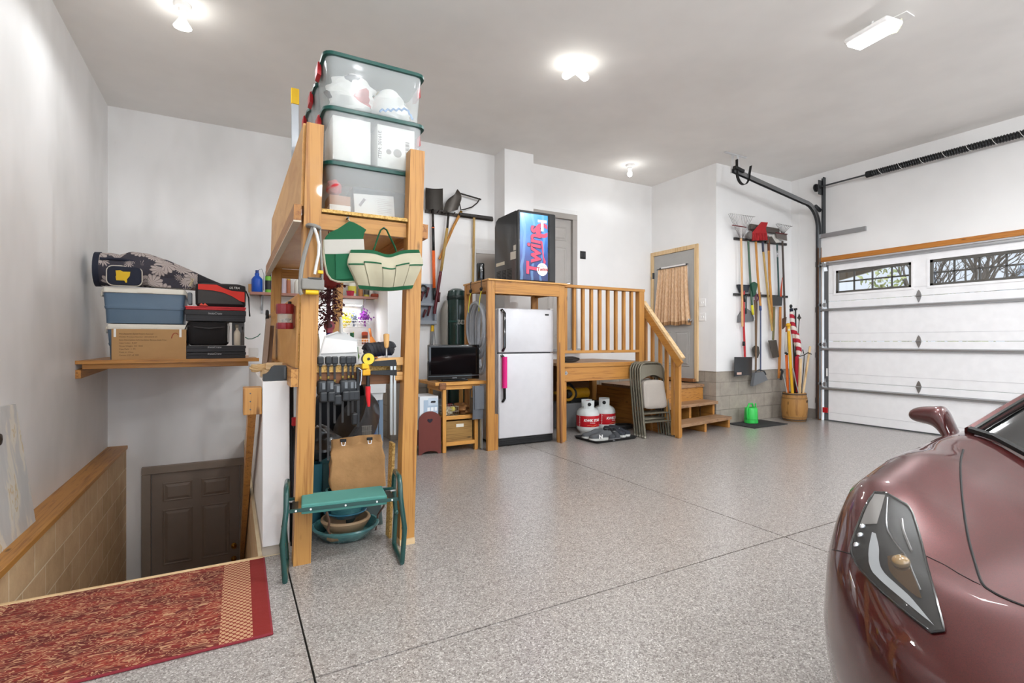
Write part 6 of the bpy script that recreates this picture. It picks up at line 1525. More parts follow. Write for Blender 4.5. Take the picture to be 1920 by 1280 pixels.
seg(t, 'shaft', [(812, 424), (812.8, 470)], .019, BLACK); seg(t, 'ring', [(812, 426), (812, 428)], .021, M('e06a35', .5))
seg(t, 'sleeve', [(812.8, 470), (814, 540)], .021, M('e2601f', .45)); seg(t, 'grip', [(814, 540), (815, 562)], .021, BLACK)
t = tl('round_shovel', 'round point shovel with pale wood handle, tilted on the back wall', 'shovel', [(841, 400), (838.5, 430)], .016, STL, 'socket', Y=6.25)
m = MB(); 
def blade2(u, v):
    w = .115 * (1 - .9 * max(0, (v - .45) / .55) ** 2.2) * (.92 + .08 * v); c = at(843 + 12 * v, 397 - 37 * v, Y=6.25); return c + V(((u * 2 - 1) * w, -.035 * (2 * u - 1) ** 2 + .01, (u * 2 - 1) * .035))
m.sheet(blade2, 12, 10, (0, .005, 0)); m.build('blade', M('56514c', .45, .7), t)
seg(t, 'handle', [(838.5, 428), (827, 508)], .019, WH, 6.25)
t = tl('grass_whip', 'weed cutter with wire frame head and slanting wood handle on the back wall', 'tool', [(864, 398), (850, 425), (824, 486)], .018, WH2, 'handle', Y=6.30)
seg(t, 'frame', [(859, 362), (861, 378), (864, 393), (872, 392), (885, 388), (895, 380), (900, 372)], .008, STL, 6.28); seg(t, 'bar', [(858, 361), (902, 374)], .011, STL, 6.28, sq=.5); seg(t, 'ferrule', [(865, 396), (862, 402)], .02, BRASS, 6.295)
t = tl('floor_squeegee', 'long wood handled squeegee with its bar at the right end of the rail', 'tool', [(889, 403), (888, 470), (887, 528)], .017, WH, 'handle')
MB().bb(at(862, 400, Y=6.25) + V((0, 0, -.02)), (at(924, 408, Y=6.25).x, 6.28, at(862, 400, Y=6.25).z + .015), .003).build('bar', M('2f2b28', .6), t)
t = tl('fence_tool', 'dark red steel bar tool hanging below the round shovel', 'tool', [(826.5, 509), (821, 545), (814.5, 588)], .02, M('5c1620', .45), 'bar', Y=6.27)
seg(t, 'lever', [(824, 548), (822, 566)], .016, M('49121b', .45), 6.25)

# ================================================================== PLATFORM, RAILING AND STEPS
pl = thing('platform', 'raised wooden platform deck with heavy front beam', 'platform', (4.25, 5.7, 0))
pz = .945
m = MB()
for k in range(9): m.bb((3.5 if k < 6 else 3.685, 5.11 + k * .1355, pz - .04), (4.93, 5.11 + k * .1355 + .131, pz), .003)
m.build('deck_boards', OLDW['X'], pl)
MB().bb((3.49, 5.085, pz - .052), (4.94, 5.11, pz + .001), .003).build('nosing', PINE['X'], pl)
MB().bb((3.49, 5.10, pz - .225), (4.93, 5.14, pz - .052), .003).build('front_beam', OAKY['X'], pl)
MB().bb((4.89, 5.14, pz - .225), (4.93, 6.33, pz - .041), .003).build('side_beam', OAKY['Y'], pl)
for x, y in ((3.535, 5.16), (4.86, 5.2), (3.74, 6.27), (4.86, 6.25)): MB().bb((x - .045, y - .045, 0), (x + .045, y + .045, pz - .226 if y < 5.3 else pz - .04), .003).build('post', OAKY['Z'], pl)
t = MB().box((3.56, 5.099, pz - .12), (.04, .006, .04), M=Matrix.Rotation(PI / 4, 4, 'Y')).build('bolt_plate', STEEL, pl)
MB().cyl((3.56, 5.1, pz - .12), (3.56, 5.085, pz - .12), .008, n=8).build('bolt', STEEL, pl)
rg_ = thing('railing', 'pine baluster railing along the front of the platform and down the steps', 'railing', (4.2, 5.12, pz))
MB().bb((3.515, 5.085, 1.87), (4.83, 5.175, 1.905), .003).build('top_rail', PINE['X'], rg_)
MB().bb((3.515, 5.095, 1.065), (4.74, 5.135, 1.10), .003).build('bottom_rail', PINE['X'], rg_)
for k in range(9): x = 3.575 + k * .1325; MB().bb((x - .019, 5.118, 1.09), (x + .019, 5.156, 1.87), .002).build('baluster', PINE['Z'], rg_)
MB().bb((4.735, 5.087, pz - .2), (4.82, 5.17, 1.87), .003).build('newel_post', PINE['Z'], rg_)
MB().bb((3.515, 5.1, 1.10), (3.555, 5.14, 1.87), .003).build('end_stile', PINE['Z'], rg_)
def zr(y): return 1.02 + 1.086 * (y - 4.52)
m = MB(); m.bar((4.90, 4.50, zr(4.50)), (4.90, 5.19, zr(5.19)), .065, .035); m.build('stair_rail', PALE['Y'], rg_)
m = MB(); m.bar((4.88, 4.52, zr(4.50) - .075), (4.88, 5.19, zr(5.19) - .075), .035, .09); m.build('stair_rail_board', PINE['Y'], rg_)
for y, zb0 in ((5.17, .95), (5.04, .5), (4.90, .36), (4.79, .17), (4.68, .02)): MB().bb((4.903, y - .019, zb0), (4.941, y + .019, zr(y) - .05), .002).build('baluster', PINE['Z'], rg_)
MB().bb((4.885, 4.55, 0), (4.93, 4.615, zr(4.56) - .03), .003).build('newel_post', PINE['Z'], rg_)
sp_ = thing('steps', 'worn wooden open steps leading up to the grey door', 'steps', (5.55, 5.0, 0))
def tread(z, yl0, yr0, dep, name='tread', x0=4.95, x1=6.16, mat=OLDW['X'], th=.04):
    m = MB(); m.hexa([(x0, yl0, z - th), (x1, yr0, z - th), (x1, yr0 + dep, z - th), (x0, yl0 + dep, z - th)], [(x0, yl0, z), (x1, yr0, z), (x1, yr0 + dep, z), (x0, yl0 + dep, z)]); return m.build(name, mat, sp_)
tread(.155, 4.60, 4.77, .27); tread(.35, 4.84, 5.0, .27); tread(.58, 5.08, 5.245, 1.07, 'landing')
tread(.54, 5.10, 5.27, .03, 'riser', mat=OAKY['X'], th=.19)
for x, f in ((5.0, 0), (5.55, .085), (6.12, .165)):
    MB().bb((x - .02, 4.62 + f, 0), (x + .02, 4.88 + f, .114), .002).build('step_support', OAKY['Y'], sp_)
    MB().bb((x - .02, 4.88 + f, 0), (x + .02, 5.10 + f, .309), .002).build('step_support', OAKY['Y'], sp_)
    MB().bb((x - .02, 5.14 + f, 0), (x + .02, 6.3, .539), .002).build('stringer', OAKY['Y'], sp_)

# stuff under and on the platform
ob = lumpy('dark_shoe', (3.72, 5.24, .985), (.13, .055, .035), M('2c2622', .6), 'low dark boot on the left end of the platform deck', 'shoe', 21, 14, .15)
ob = MB().bb((3.95, 5.85, 0), (4.55, 6.25, .34), .01).build('grey_storage_box', M('8a8c8e', .5)); tag(ob, 'grey storage box under the platform behind the propane tanks', 'box')
pw = thing('yellow_machine', 'yellow and black power tool on the grey box under the platform', 'power tool', (4.2, 6.0, .341))
YT_ = M('dba21d', .45, name='machine_yellow')
MB().tube([(4.28, 5.95, .47), (4.52, 5.95, .47)], .075, 18).build('motor', YT_, pw)
MB().tube([(4.14, 5.93, .46), (4.28, 5.95, .47)], [.05, .08], 18).build('gear_case', M('3d3d3d', .5), pw)
m = MB(); m.tube([V((4.15, 5.90 , .47)) + V((.085 * math.cos(q), -.02 * math.cos(q), .085 * math.sin(q))) for q in [2 * PI * k / 18 for k in range(18)]], .022, 8, closed=True); m.build('guard', YT_, pw)
MB().bb((3.96, 5.92, .47), (4.12, 5.98, .51), .01).build('handle_bar', YT_, pw)
m = MB(); m.tube([V((4.1 + .2 * k / 10, 5.95, .52 + .09 * math.sin(PI * k / 10))) for k in range(11)], .018, 8); m.build('carry_handle', BLKM, pw)
MB().bb((4.2, 5.9, .341), (4.5, 6.02, .40), .005).build('base', BLKM, pw)
ob = MB().bb((4.62, 5.9, 0), (4.80, 6.3, .33), .01).build('black_case', BLKM); tag(ob, 'black case in the shadow under the right end of the platform', 'case')
ob = MB().bb((4.15, 6.285, .34), (4.80, 6.30, .88)).build('plywood_sheet', M('7a5230', .8)); tag(ob, 'brown plywood sheet standing behind the boxes under the platform', 'sheet')
ob.location.z = .001; ob.scale = (1, 1, 1.6)
m = MB(); m.tube([V((4.72, 5.4, .03)) + V((.14 * math.cos(q), .1 * math.sin(q), .012 * k_)) for k_ in range(3) for q in [2 * PI * k / 16 for k in range(16)]], .016, 8); ob = m.build('black_hose', BLKM); tag(ob, 'coiled black hose on the floor right of the propane tanks', 'hose')

# propane tanks
def textcyl(body, size, c, r, z, a0, mat, parent, name='print', shear=0, bold=0, vert=False, sx=1):
    cu = bpy.data.curves.new(name, 'FONT'); cu.body = body; cu.size = size; cu.extrude = .0006; cu.shear = shear; cu.offset = bold; cu.resolution_u = 3; cu.align_x = 'CENTER'
    to = bpy.data.objects.new(name, cu); COL.objects.link(to); dg = bpy.context.evaluated_depsgraph_get()
    me = bpy.data.meshes.new_from_object(to.evaluated_get(dg)); bpy.data.objects.remove(to); bpy.data.curves.remove(cu)
    inv = MW[parent].inverted()
    for v in me.vertices:
        x, y = (v.co.x * sx, v.co.y) if not vert else (-v.co.y, v.co.x)
        a = a0 + x / r; v.co = inv @ (V(c) + V(((r + v.co.z) * math.sin(a), -(r + v.co.z) * math.cos(a), z + y)))
    me.materials.append(mat); ob = bpy.data.objects.new(name, me); COL.objects.link(ob); ob.parent = parent; MW[ob] = MW[parent].copy(); return ob
TW = M('dfe3e2', .35, coat=.4, name='tank_white'); TR = M('bf1724', .35, coat=.3, name='tank_label_red')
def tank(o, rot, label, rz):
    o = V(o); t = thing('propane_tank', label, 'propane tank', o, 0, 'propane tanks under the platform'); r = .152
    MB().lathe([(.10, .012), (.13, .03), (.148, .06), (r, .09), (r, .25), (.145, .285), (.12, .315), (.08, .335), (.03, .345), (.001, .346)], o, 36).build('vessel', TW, t)
    MB().lathe([(.10, .0), (.105, 0), (.112, .035), (.105, .035)], o, 30).build('foot_ring', TW, t)
    MB().lathe([(r + .001, .095), (r + .0015, .097), (r + .0015, .235), (r + .001, .237)], o, 40).build('label_band', TR, t)
    for k in range(2):
        m = MB(); a0 = rot + k * PI - .75; n = 10; secs = []
        for i in range(n + 1):
            a = a0 + 1.5 * i / n; d = V((math.sin(a), -math.cos(a), 0)); secs.append([o + d * .098 + V((0, 0, .325)), o + d * .101 + V((0, 0, .325)), o + d * .105 + V((0, 0, .432)), o + d * .098 + V((0, 0, .434))])
        m.loft(secs); c = m.build('collar', TW, t)
        d = V((math.sin(rot + k * PI), -math.cos(rot + k * PI), 0)); MB().cyl(o + d * .1 + V((0, 0, .385)), o + d * .107 + V((0, 0, .385)), .024, n=14).build('hand_hole', BLKM, c)
    m = MB(); m.cyl(o + V((0, 0, .345)), o + V((0, 0, .40)), .016, n=12); m.cyl(o + V((-.03, 0, .38)), o + V((.03, 0, .38)), .012, n=10); m.build('valve', BRASS, t)
    MB().lathe([(.026, .40), (.028, .41), (.026, .425), (.001, .427)], o, 14).build('valve_knob', M('a93a2a', .5), t)
    textcyl('KWIK STAR', .046, o, r + .0015, .165, rz, INKW, t, 'brand_print', shear=.2, bold=.002)
    textcyl('PROPANE', .017, o, r + .0015, .14, rz, INKW, t, 'propane_print')
    m = MB(); m.tube([o + V(((r + .002) * math.sin(q), -(r + .002) * math.cos(q), .113 + .006 * math.sin(q * 9))) for q in [rz - .5 + k / 12 for k in range(13)]], .0025, 4); m.build('flourish', M('e3935a', .5), t)
    textcyl('Pro-Exchange', .024, o, r + .0015, .165, rz - 1.15, INKW, t, 'side_print', vert=True)
    return t
tank((4.15, 5.44, 0), -.45, 'white propane tank with red label, the left and nearer one', -.22)
tank((4.475, 5.50, 0), -.68, 'white propane tank with red label, the right one half behind', .3)
# shoe tray and shoes
tr = thing('boot_tray', 'black rubber boot tray holding shoes in front of the propane tanks', 'tray', (4.09, 5.0, 0), .04)
L = local(tr)
m = MB(); m.loft([[L(p.x, p.y, p.z) for p in ring(*q, 5)] for q in ((.64, .42, .04, .001), (.68, .46, .05, .03), (.66, .44, .05, .03), (.63, .41, .04, .010), (.3, .2, .02, .010))]); m.build('tray', BLKM, tr)
def shoe(x, y, rz, c1, c2, label, letter=None, s=1.0):
    t = thing('shoe', label, 'shoe', L(x, y, .0105), rz + .04, 'shoes on the boot tray'); S = local(t); s_ = s
    out = [(-.135, .028), (-.10, .038), (-.04, .034), (.03, .042), (.09, .048), (.125, .036), (.142, .01), (.142, -.01), (.125, -.036), (.09, -.046), (.03, -.036), (-.04, -.032), (-.10, -.036), (-.135, -.026), (-.145, 0)]
    m = MB(); m.loft([[S(a * s_, b * s_, 0) for a, b in out], [S(a * s_ * 1.02, b * s_ * 1.04, .012) for a, b in out], [S(a * s_, b * s_, .028 + (.01 if a < 0 else 0)) for a, b in out]]); m.build('sole', c2, t)
    secs = []
    for k, (sc_, dz) in enumerate(((1.0, 0), (1.0, .02), (.93, .045), (.8, .06))):
        row = []
        for a, b in out:
            h = {0: 0, 1: 1, 2: 1, 3: 1}[k]; z = .028 + dz * (1.25 if a < -.02 else (.62 if a > .07 else .95)) + (.01 if a < 0 else 0)
            row.append(S(a * s_ * (1 - (1 - sc_) * .6), b * s_ * sc_, z))
        secs.append(row)
    secs.append([S((-.05 + (a + .02) * .45) * s_ if True else 0, b * s_ * .5, .075 + (.035 if a < -.06 else .012)) for a, b in out])
    secs.append([S((-.06 + (a + .02) * .4) * s_, b * s_ * .42, .06) for a, b in out])
    m = MB(); m.loft(secs); m.build('upper', c1, t)
    m = MB()
    for k in range(4): m.tube([S((.0 + .018 * k) * s_, -.018, .084 - .008 * k), S((.0 + .018 * k) * s_, .018, .084 - .008 * k)], .003, 5)
    q = m.build('laces', M('c9c9c6', .8), t); q['kind'] = 'stuff'
    if letter: text(letter, .062, S(.035, .05, .03), S(-1, 0, 0) - S(0, 0, 0), (0, 0, 1), INKW, t, bold=.004, ext=.001); 
    return t
G1, G2, G3 = M('56585b', .8), M('3c3e42', .8), M('2e3138', .8); S1, S2 = M('cfcfca', .6), M('77777a', .6)
shoe(-.17, -.10, 2.75, G1, S1, 'grey running shoe with white letter at the left of the boot tray', 'N')
shoe(-.16, .05, 2.75, G1, S1, 'grey running shoe behind the lettered one on the boot tray')
shoe(-.02, -.09, -2.0, G2, S2, 'charcoal sandal like shoe in the middle front of the boot tray')
shoe(.07, -.08, -2.0, G2, S2, 'charcoal shoe right of the middle one on the boot tray')
shoe(.17, .03, -1.25, G3, S1, 'dark trainer with pale toe, left of the right hand pair', s=1.1)
shoe(.27, .05, -1.25, G3, S1, 'dark trainer with pale toe at the right end of the boot tray', s=1.1)

# folding chairs
FCM = M('6f6a5c', .4, .35, name='taupe_chair_steel'); FCP = NT('taupe_vinyl'); FCP.set('a49c93', .7); FCP.bump(FCP.N('ShaderNodeTexVoronoi', {'Vector': FCP.co(), 'Scale': 110.0}).outputs[0], .4, .003); FCP = FCP.mat
def fchair(loc, label):
    t = thing('folding_chair', label, 'chair', loc, -.05, 'folding chairs leaning on the platform'); S = local(t); k = math.tan(.155)
    q = lambda x, z, d=0: S(x, z * k + d, z)
    fr_ = [q(-.222, .0), q(-.215, .3), q(-.205, .72), q(-.19, .86), q(-.155, .915), q(-.10, .935), q(.10, .935), q(.155, .915), q(.19, .86), q(.205, .72), q(.215, .3), q(.222, 0)]
    MB().tube(fr_, .0125, 10).build('front_frame', FCM, t)
    for s in (-1, 1): MB().tube([q(s * .19, .0, .022), q(s * .19, .45, .022), q(s * .185, .60, .02)], .0095, 8).build('leg', FCM, t)
    m = MB(); m.sheet(lambda u, v: q((u - .5) * .375, (.72 + .06 * math.sin(PI * u)) * (1 - v) + .915 * v - .03 * (2 * u - 1) ** 4 * v, -.003 - .008 * math.sin(PI * u)), 20, 6, (0, .006, 0)); m.build('backrest', FCM, t)
    def pad(u, v):
        w = .335 + .04 * (1 - v); return q((u - .5) * w * (1 - .06 * (2 * v - 1) ** 8), .36 + .355 * v - (.02 * (2 * u - 1) ** 6) * (1 if v > .5 else -1), -.012 - .022 * (1 - (2 * u - 1) ** 6) ** .5 * (1 - (2 * v - 1) ** 6) ** .5)
    m = MB(); m.sheet(pad, 16, 16, (0, .034, 0)); m.build('seat', FCP, t)
    for z in (.30, .195): MB().tube([q(-.214 + .0, z), q(.214, z)], .009, 8, sq=1.5).build('stretcher', FCM, t)
    MB().tube([q(-.19, .23, .024), q(.19, .23, .024)], .008, 8).build('rear_stretcher', FCM, t)
    for s in (-1, 1): MB().cyl(q(s * .222, .0, 0), q(s * .221, .03, 0), .015, n=8).build('foot_cap', M('8d897d', .6), t)
    return t
f0 = fchair((4.715, 4.72, 0), 'taupe padded folding chair at the front of the leaning row')
for k, w_ in enumerate(('second', 'third', 'fourth', 'fifth and last')): dup(f0, (4.725 + .004 * k, 4.72 + .05 * (k + 1), 0), -.05, 'taupe padded folding chair, %s from the front of the leaning row' % w_)

# ================================================================== TOOL WALL
Yt = 4.985
for nm, (p0, p1) in (('upper', ((1377, 447), (1474, 458.5))), ('lower', ((1376, 551.5), (1476, 556.5)))):
    a, b = at(*p0, Y=5.03), at(*p1, Y=5.03)
    t = thing('tool_rail', 'dark %s tool rail on the wall right of the steps' % nm, 'rail', (a + b) / 2, 0, 'tool rails on the tool wall')
    MB().bar(a, b, .03, .035).build('rail', M('3b3a39', .5), t)
    for k in range(8): p = a.lerp(b, (k + .5) / 8); MB().cyl((p.x, YT - .001, p.z), (p.x, YT - .075, p.z), .007, n=8).build('peg', BLKM, t)
G_ = 'long handled tools on the tool wall'
def T_(name, label, pts, r, mat, part='handle', cat='tool', Y=Yt): return tl(name, label, cat, pts, r, mat, part, Y=Y, group=G_)
def rake_fan(t, apex, l, r_, n, mat, bar=None, Y=Yt, hook=.03):
    for k in range(n):
        f = k / (n - 1); e = at(l[0] + (r_[0] - l[0]) * f, l[1] + (r_[1] - l[1]) * f, Y=Y); a = at(apex[0] + (f - .5) * 5, apex[1], Y=Y)
        MB().tube([a, a.lerp(e, .5), e, e + V((.02, -hook, .005))], .0035, 4).build('tine', mat, t)
    if bar: MB().tube([at(*bar[0], Y=Y), at(*bar[1], Y=Y)], .008, 6).build('spreader', M('6b1f24', .5), t)
t = T_('leaf_rake', 'fan leaf rake with pale wood handle, leftmost on the upper tool rail', [(1389.5, 447), (1391, 520), (1392, 612)], .016, W3('pale_handle', 'd3a777', 'b3865a')['Z'], cat='rake', Y=4.95)
rake_fan(t, (1389.5, 446), (1366, 401), (1411, 407), 14, M('8b8583', .4, .6), ((1373, 422), (1399, 426)), 4.955)
t = T_('push_broom', 'push broom with grey head and dark green handle on the upper tool rail', [(1403, 452), (1406, 510), (1410, 572)], .016, M('46614f', .5), cat='broom')
seg(t, 'yellow_end', [(1410, 572), (1412, 590)], .018, M('d8cf2e', .5), Yt); MB().bb(at(1402, 431, Y=5.03) + V((0, -.06, 0)), (at(1456, 431, Y=5.03).x, 5.02, at(1402, 420, Y=5.03).z), .02).build('broom_head', M('57504b', .9), t)
MB().lathe([(.055, -.02), (.06, 0), (.055, .02), (.03, .024)], at(1406, 441, Y=4.96), 20, M=Matrix.Rotation(PI / 2, 4, 'X')).build('wheel', M('6f6b68', .5), t)
t = T_('shrub_rake', 'bright red plastic rake with wood handle on the upper tool rail', [(1417, 453), (1421, 520), (1426, 575)], .017, WH2, cat='rake', Y=4.95)
plate_(t, 'head', [(1411, 451), (1411, 436), (1428, 416), (1440, 417), (1436, 428), (1440, 450)], M('a8141c', .5), 4.93)
for k in range(9): seg(t, 'tine', [(1413 + 3 * k, 450), (1413.5 + 3 * k, 437)], .006, M('b8242a', .5), 4.915, 5)
seg(t, 'blue_end', [(1425.5, 573), (1426, 582)], .018, M('3d4a7c', .5), 4.95)
t = T_('bow_rake', 'long tan handle with grey ferrule, fourth tool on the upper rail', [(1431, 470), (1440, 555), (1448, 620)], .016, WH, cat='rake', Y=4.97); seg(t, 'ferrule', [(1430, 453), (1431, 472)], .017, M('44475a', .5), 4.97)
t = T_('garden_hoe', 'orange brown wood handled hoe, fifth tool on the upper rail', [(1441, 452), (1443, 520), (1449, 608)], .019, WH2, cat='hoe'); seg(t, 'ferrule', [(1441, 448), (1441.5, 470)], .02, M('6a3a20', .5), Yt); plate_(t, 'blade', [(1437, 455), (1440, 444), (1447, 443), (1455, 455)], M('5b5651', .5, .5), 4.97)
t = T_('edger', 'thin dark green metal handled edger on the upper tool rail', [(1457, 458), (1459, 510), (1460.5, 560)], .013, M('2d4a48', .4), cat='tool'); seg(t, 'bright_band', [(1457.3, 470), (1457.8, 482)], .015, CHROME, Yt); plate_(t, 'blade', [(1440, 440), (1455, 439), (1463, 455), (1450, 455)], M('cfccc4', .6), 5.0)
t = T_('metal_rake', 'steel rake with curved tines and dark handle, rightmost on the upper rail', [(1467, 452), (1469, 510), (1471, 572)], .015, M('4a403a', .5), cat='rake')
rake_fan(t, (1468, 437), (1455, 420), (1481, 425), 9, M('55504d', .4, .6), ((1455, 436), (1476, 439)), 4.96); plate_(t, 'head', [(1455, 437), (1475, 439), (1476, 451), (1457, 446)], M('7c7570', .5, .4), 4.97)
# lower rail tools
t = T_('snow_pusher', 'black scoop shovel with red handle hanging lowest on the left', [(1394.5, 545), (1394.5, 610), (1397, 672)], .016, M('b3262b', .4), cat='shovel', Y=5.0)
def scoop(u, v): p = at(1379 + 33 * u + 1 * v, 706 - 37 * v - 3 * (1 - (2 * u - 1) ** 2) * (1 - v), Y=4.93); p.y += -.07 * (1 - (2 * u - 1) ** 2) * (.4 + .6 * (1 - v)) + .02; return p
m = MB(); m.sheet(scoop, 14, 10, (0, .008, 0)); m.build('scoop', M('222325', .4), t)
MB().box(at(1386, 700, Y=4.855), (.10, .004, .035), r=.001).build('worn_sticker', M('c9a99a', .7), t)
seg(t, 'dark_grip', [(1394.5, 640), (1394.5, 648)], .019, BLACK, 5.0)
t = T_('black_dustpan', 'black dustpan hung on the left end of the lower tool rail', [(1395, 552), (1396, 566)], .012, BLACK, cat='dustpan'); plate_(t, 'pan', [(1385, 533), (1406, 534), (1403, 548), (1390, 548)], M('2b2f36', .5), 4.99, .04)
t = T_('green_scoop', 'dark green scoop with brown handle on the lower tool rail', [(1415, 562), (1418, 610), (1417, 695)], .014, M('6a523c', .6), cat='scoop', Y=4.96); plate_(t, 'scoop_head', [(1409, 531), (1415, 528), (1421, 532), (1417, 552), (1413, 556)], M('1f4d3a', .5), 4.95, .03)
t = T_('grey_dustpan', 'grey plastic dustpan behind the red handle on the lower rail', [(1399, 588), (1399, 553)], .012, M('3f4a4a', .5), cat='dustpan', Y=5.005); plate_(t, 'pan', [(1385, 604), (1386, 592), (1391, 584), (1399, 577), (1408, 583), (1414, 596), (1413, 602)], M('6f7072', .5), 5.015, .03)
t = T_('garden_spade', 'brown handled round spade hanging beside the red shovel', [(1417, 600), (1417.5, 650)], .015, M('6d5a3e', .6), cat='spade', Y=4.985); plate_(t, 'blade', [(1411, 652), (1417, 647), (1423, 650), (1424.5, 662), (1421, 671), (1415, 668)], M('54504a', .5, .5), 4.99)
t = T_('loop_shears', 'purple handled loppers on the lower tool rail', [(1417, 548), (1419, 570), (1418, 640)], .012, M('5a4a3a', .6), cat='loppers', Y=4.975)
MB().tube([at(1419, 558, Y=4.96) + V((.035 * math.cos(q), 0, .05 * math.sin(q))) for q in [2 * PI * k / 14 for k in range(14)]], .009, 6, closed=True).build('loop_handle', M('5a2348', .5), t)
t = T_('angle_broom', 'grey angled broom with thin blue handle hanging head down', [(1426, 548), (1426.2, 640), (1426, 696)], .011, M('4a5470', .4), cat='broom', Y=5.005)
plate_(t, 'bristles', [(1412, 724), (1416, 699), (1432, 697), (1440, 712)], M('6e7073', .9), 4.955, .05); MB().tube([at(a, b, Y=4.975) for a, b in ((1416, 701), (1418, 695), (1425, 693), (1433, 696), (1436, 702))], .011, 6).build('head_arch', M('3f4246', .5), t)
t = T_('d_handle_spade', 'olive handled shovel with square grey blade hanging head down', [(1451.5, 575), (1451, 610), (1449.5, 637)], .017, M('6b6440', .6), cat='shovel', Y=4.96); plate_(t, 'blade', [(1441.5, 638), (1456, 637), (1461, 669), (1450, 671)], M('5d5750', .5, .5), 4.965)
t = T_('flat_shovel', 'orange wood handled square shovel hanging head up on the lower rail', [(1463, 575), (1462.5, 640), (1460.5, 709)], .02, M('c07a33', .5), cat='shovel', Y=4.995); plate_(t, 'blade', [(1447.5, 554), (1467.5, 556), (1466, 573), (1449, 573)], M('4b4c4c', .5, .5), 4.97)
t = T_('mattock', 'rusty headed hoe at the right end of the lower tool rail', [(1471, 572), (1471.5, 598)], .015, M('5a4334', .6), cat='hoe', Y=4.985); plate_(t, 'blade', [(1468, 597), (1475, 594), (1473, 612), (1468, 617)], M('5d4334', .6, .3), 4.98); seg(t, 'red_sleeve', [(1464, 556), (1464.5, 545), (1467, 520)], [.016, .014, .004], M('b8431f', .5), 4.98)

for nm, (hx_, hy_), yy in (('snow_pusher', (1394.5, 547), 5.0), ('angle_broom', (1426, 551), 5.005), ('flat_shovel', (1457, 556), 4.99)):
    q = at(hx_, hy_, Y=yy); tt = [o_ for o_ in COL.objects if o_.name == nm][0]
    MB().tube([q, (q.x, YT - .0005, q.z)], .006, 6).build('hanging_hook', STEEL, tt)
# barrel of sticks and flags
bc_ = V((7.56, 4.74, .004))
ba = thing('barrel', 'small wooden nail keg holding flags and sticks by the overhead door', 'barrel', bc_)
KW = wood('keg_staves', 'a8793f', '7a5022', 'Z', sc_=.8)
MB().lathe([(.155, 0), (.158, .01), (.174, .1), (.182, .2), (.176, .31), (.158, .415), (.156, .425), (.14, .425), (.152, .2), (.13, .03), (.001, .03)], bc_, 36).build('staves', KW, ba)
for z, r in ((.02, .162), (.06, .170), (.345, .171), (.405, .162)): MB().lathe([(r - .006, z - .01), (r + .003, z - .009), (r + .003, z + .009), (r - .006, z + .01)], bc_, 36).build('hoop', M('4a3a2c' if z in (.02, .405) else '8a6538', .6), ba)
textcyl('EASY FIT', .05, bc_, .180, .285, .55, M('3a2415', .7), ba, 'stencil', bold=.001)
at_wall = at
def at(px, py, X=None, Y=None, Z=None):       # sticks in the keg: plane through the keg's axis, square to the line of sight
    if Y is None: return at_wall(px, py, X=X, Z=Z)
    d = ray(px, py); nx, ny = .847, .531; k = (nx * bc_.x + ny * bc_.y + (Y - 4.74) * .8) / (nx * d.x + ny * d.y)
    return V((d.x * k, d.y * k, CAM_Z + d.z * k))
def stick(name, label, cat, pts, r, mat, part='shaft', grp='sticks and flags in the keg', Y=4.74, base=True):
    P_ = [at(a, b, Y=Y) for a, b in pts]
    P_[-1] = V((bc_.x + (P_[-1].x - bc_.x) * .55, bc_.y + (P_[-1].y - bc_.y) * .55, .04)) if base else P_[-1]
    t = thing(name, label, cat, P_[-1], 0, grp); MB().tube(P_, r, 8).build(part, mat, t); return t
t = stick('yellow_pole', 'thick yellow pole with ball end standing in the keg', 'pole', [(1478.5, 612), (1482, 680), (1485.5, 732), (1487, 760)], .022, M('d9a521', .4), Y=4.70)
MB().lathe([(.02, 0), (.034, .012), (.036, .03), (.022, .05), (.001, .055)], at(1478, 612, Y=4.70), 14).build('end_knob', M('dba51f', .4), t); seg(t, 'label_ring', [(1479, 616), (1479.3, 620)], .0235, M('d8cfae', .5), 4.70)
t = stick('orange_paddle', 'orange shafted stick with white upper sleeve in the keg', 'stick', [(1474.5, 665), (1476, 700), (1477, 733), (1480, 760)], .02, M('dd6a24', .5), Y=4.76)
seg(t, 'white_sleeve', [(1474, 660), (1475, 622)], .024, M('ded7cc', .6), 4.76); seg(t, 'dark_band', [(1473, 664), (1476, 661)], .028, BLKM, 4.76); seg(t, 'top_strip', [(1475, 624), (1475.5, 610)], .02, M('b0654a', .6), 4.76)
FS = NT('striped_flag'); o = FS.xyz(); FS.set(FS.mix(FS.math('GREATER_THAN', FS.math('SINE', FS.math('MULTIPLY', FS.math('ADD', o[2], FS.math('MULTIPLY', o[0], .5)), 52)), 0), 'a81f33', 'd9d0c8'), .85); FS = FS.mat
t = stick('rolled_flag', 'rolled red and white striped flag with black topped pole, left one in the keg', 'flag', [(1483, 575), (1489, 660), (1492, 735), (1493, 760)], .008, BLACK, Y=4.80, part='pole')
MB().tube([at(a, b, Y=4.79) for a, b in ((1484, 584), (1486, 600), (1489, 622), (1494, 650))], [.028, .04, .045, .03], 10).build('flag_cloth', FS, t); MB().ball(at(1483, 574, Y=4.80), (.022, .022, .03), 10, 8).build('finial', BLACK, t); seg(t, 'navy_part', [(1483.5, 578), (1484.5, 590)], .026, NAVY, 4.79)
t = stick('rolled_flag', 'rolled red and white flag with spear top, right one in the keg', 'flag', [(1499, 592), (1496, 640), (1495, 700), (1494, 760)], .006, STL, Y=4.73, part='pole')
MB().tube([at(a, b, Y=4.735) for a, b in ((1494, 625), (1497, 645), (1498, 660), (1496, 668))], [.03, .038, .04, .02], 10).build('flag_cloth', FS, t)
MB().tube([at(a, b, Y=4.735) for a, b in ((1494, 668), (1494.5, 690), (1496, 720), (1495, 735))], [.025, .035, .028, .02], 10).build('red_cloth', M('a51a2c', .8), t)
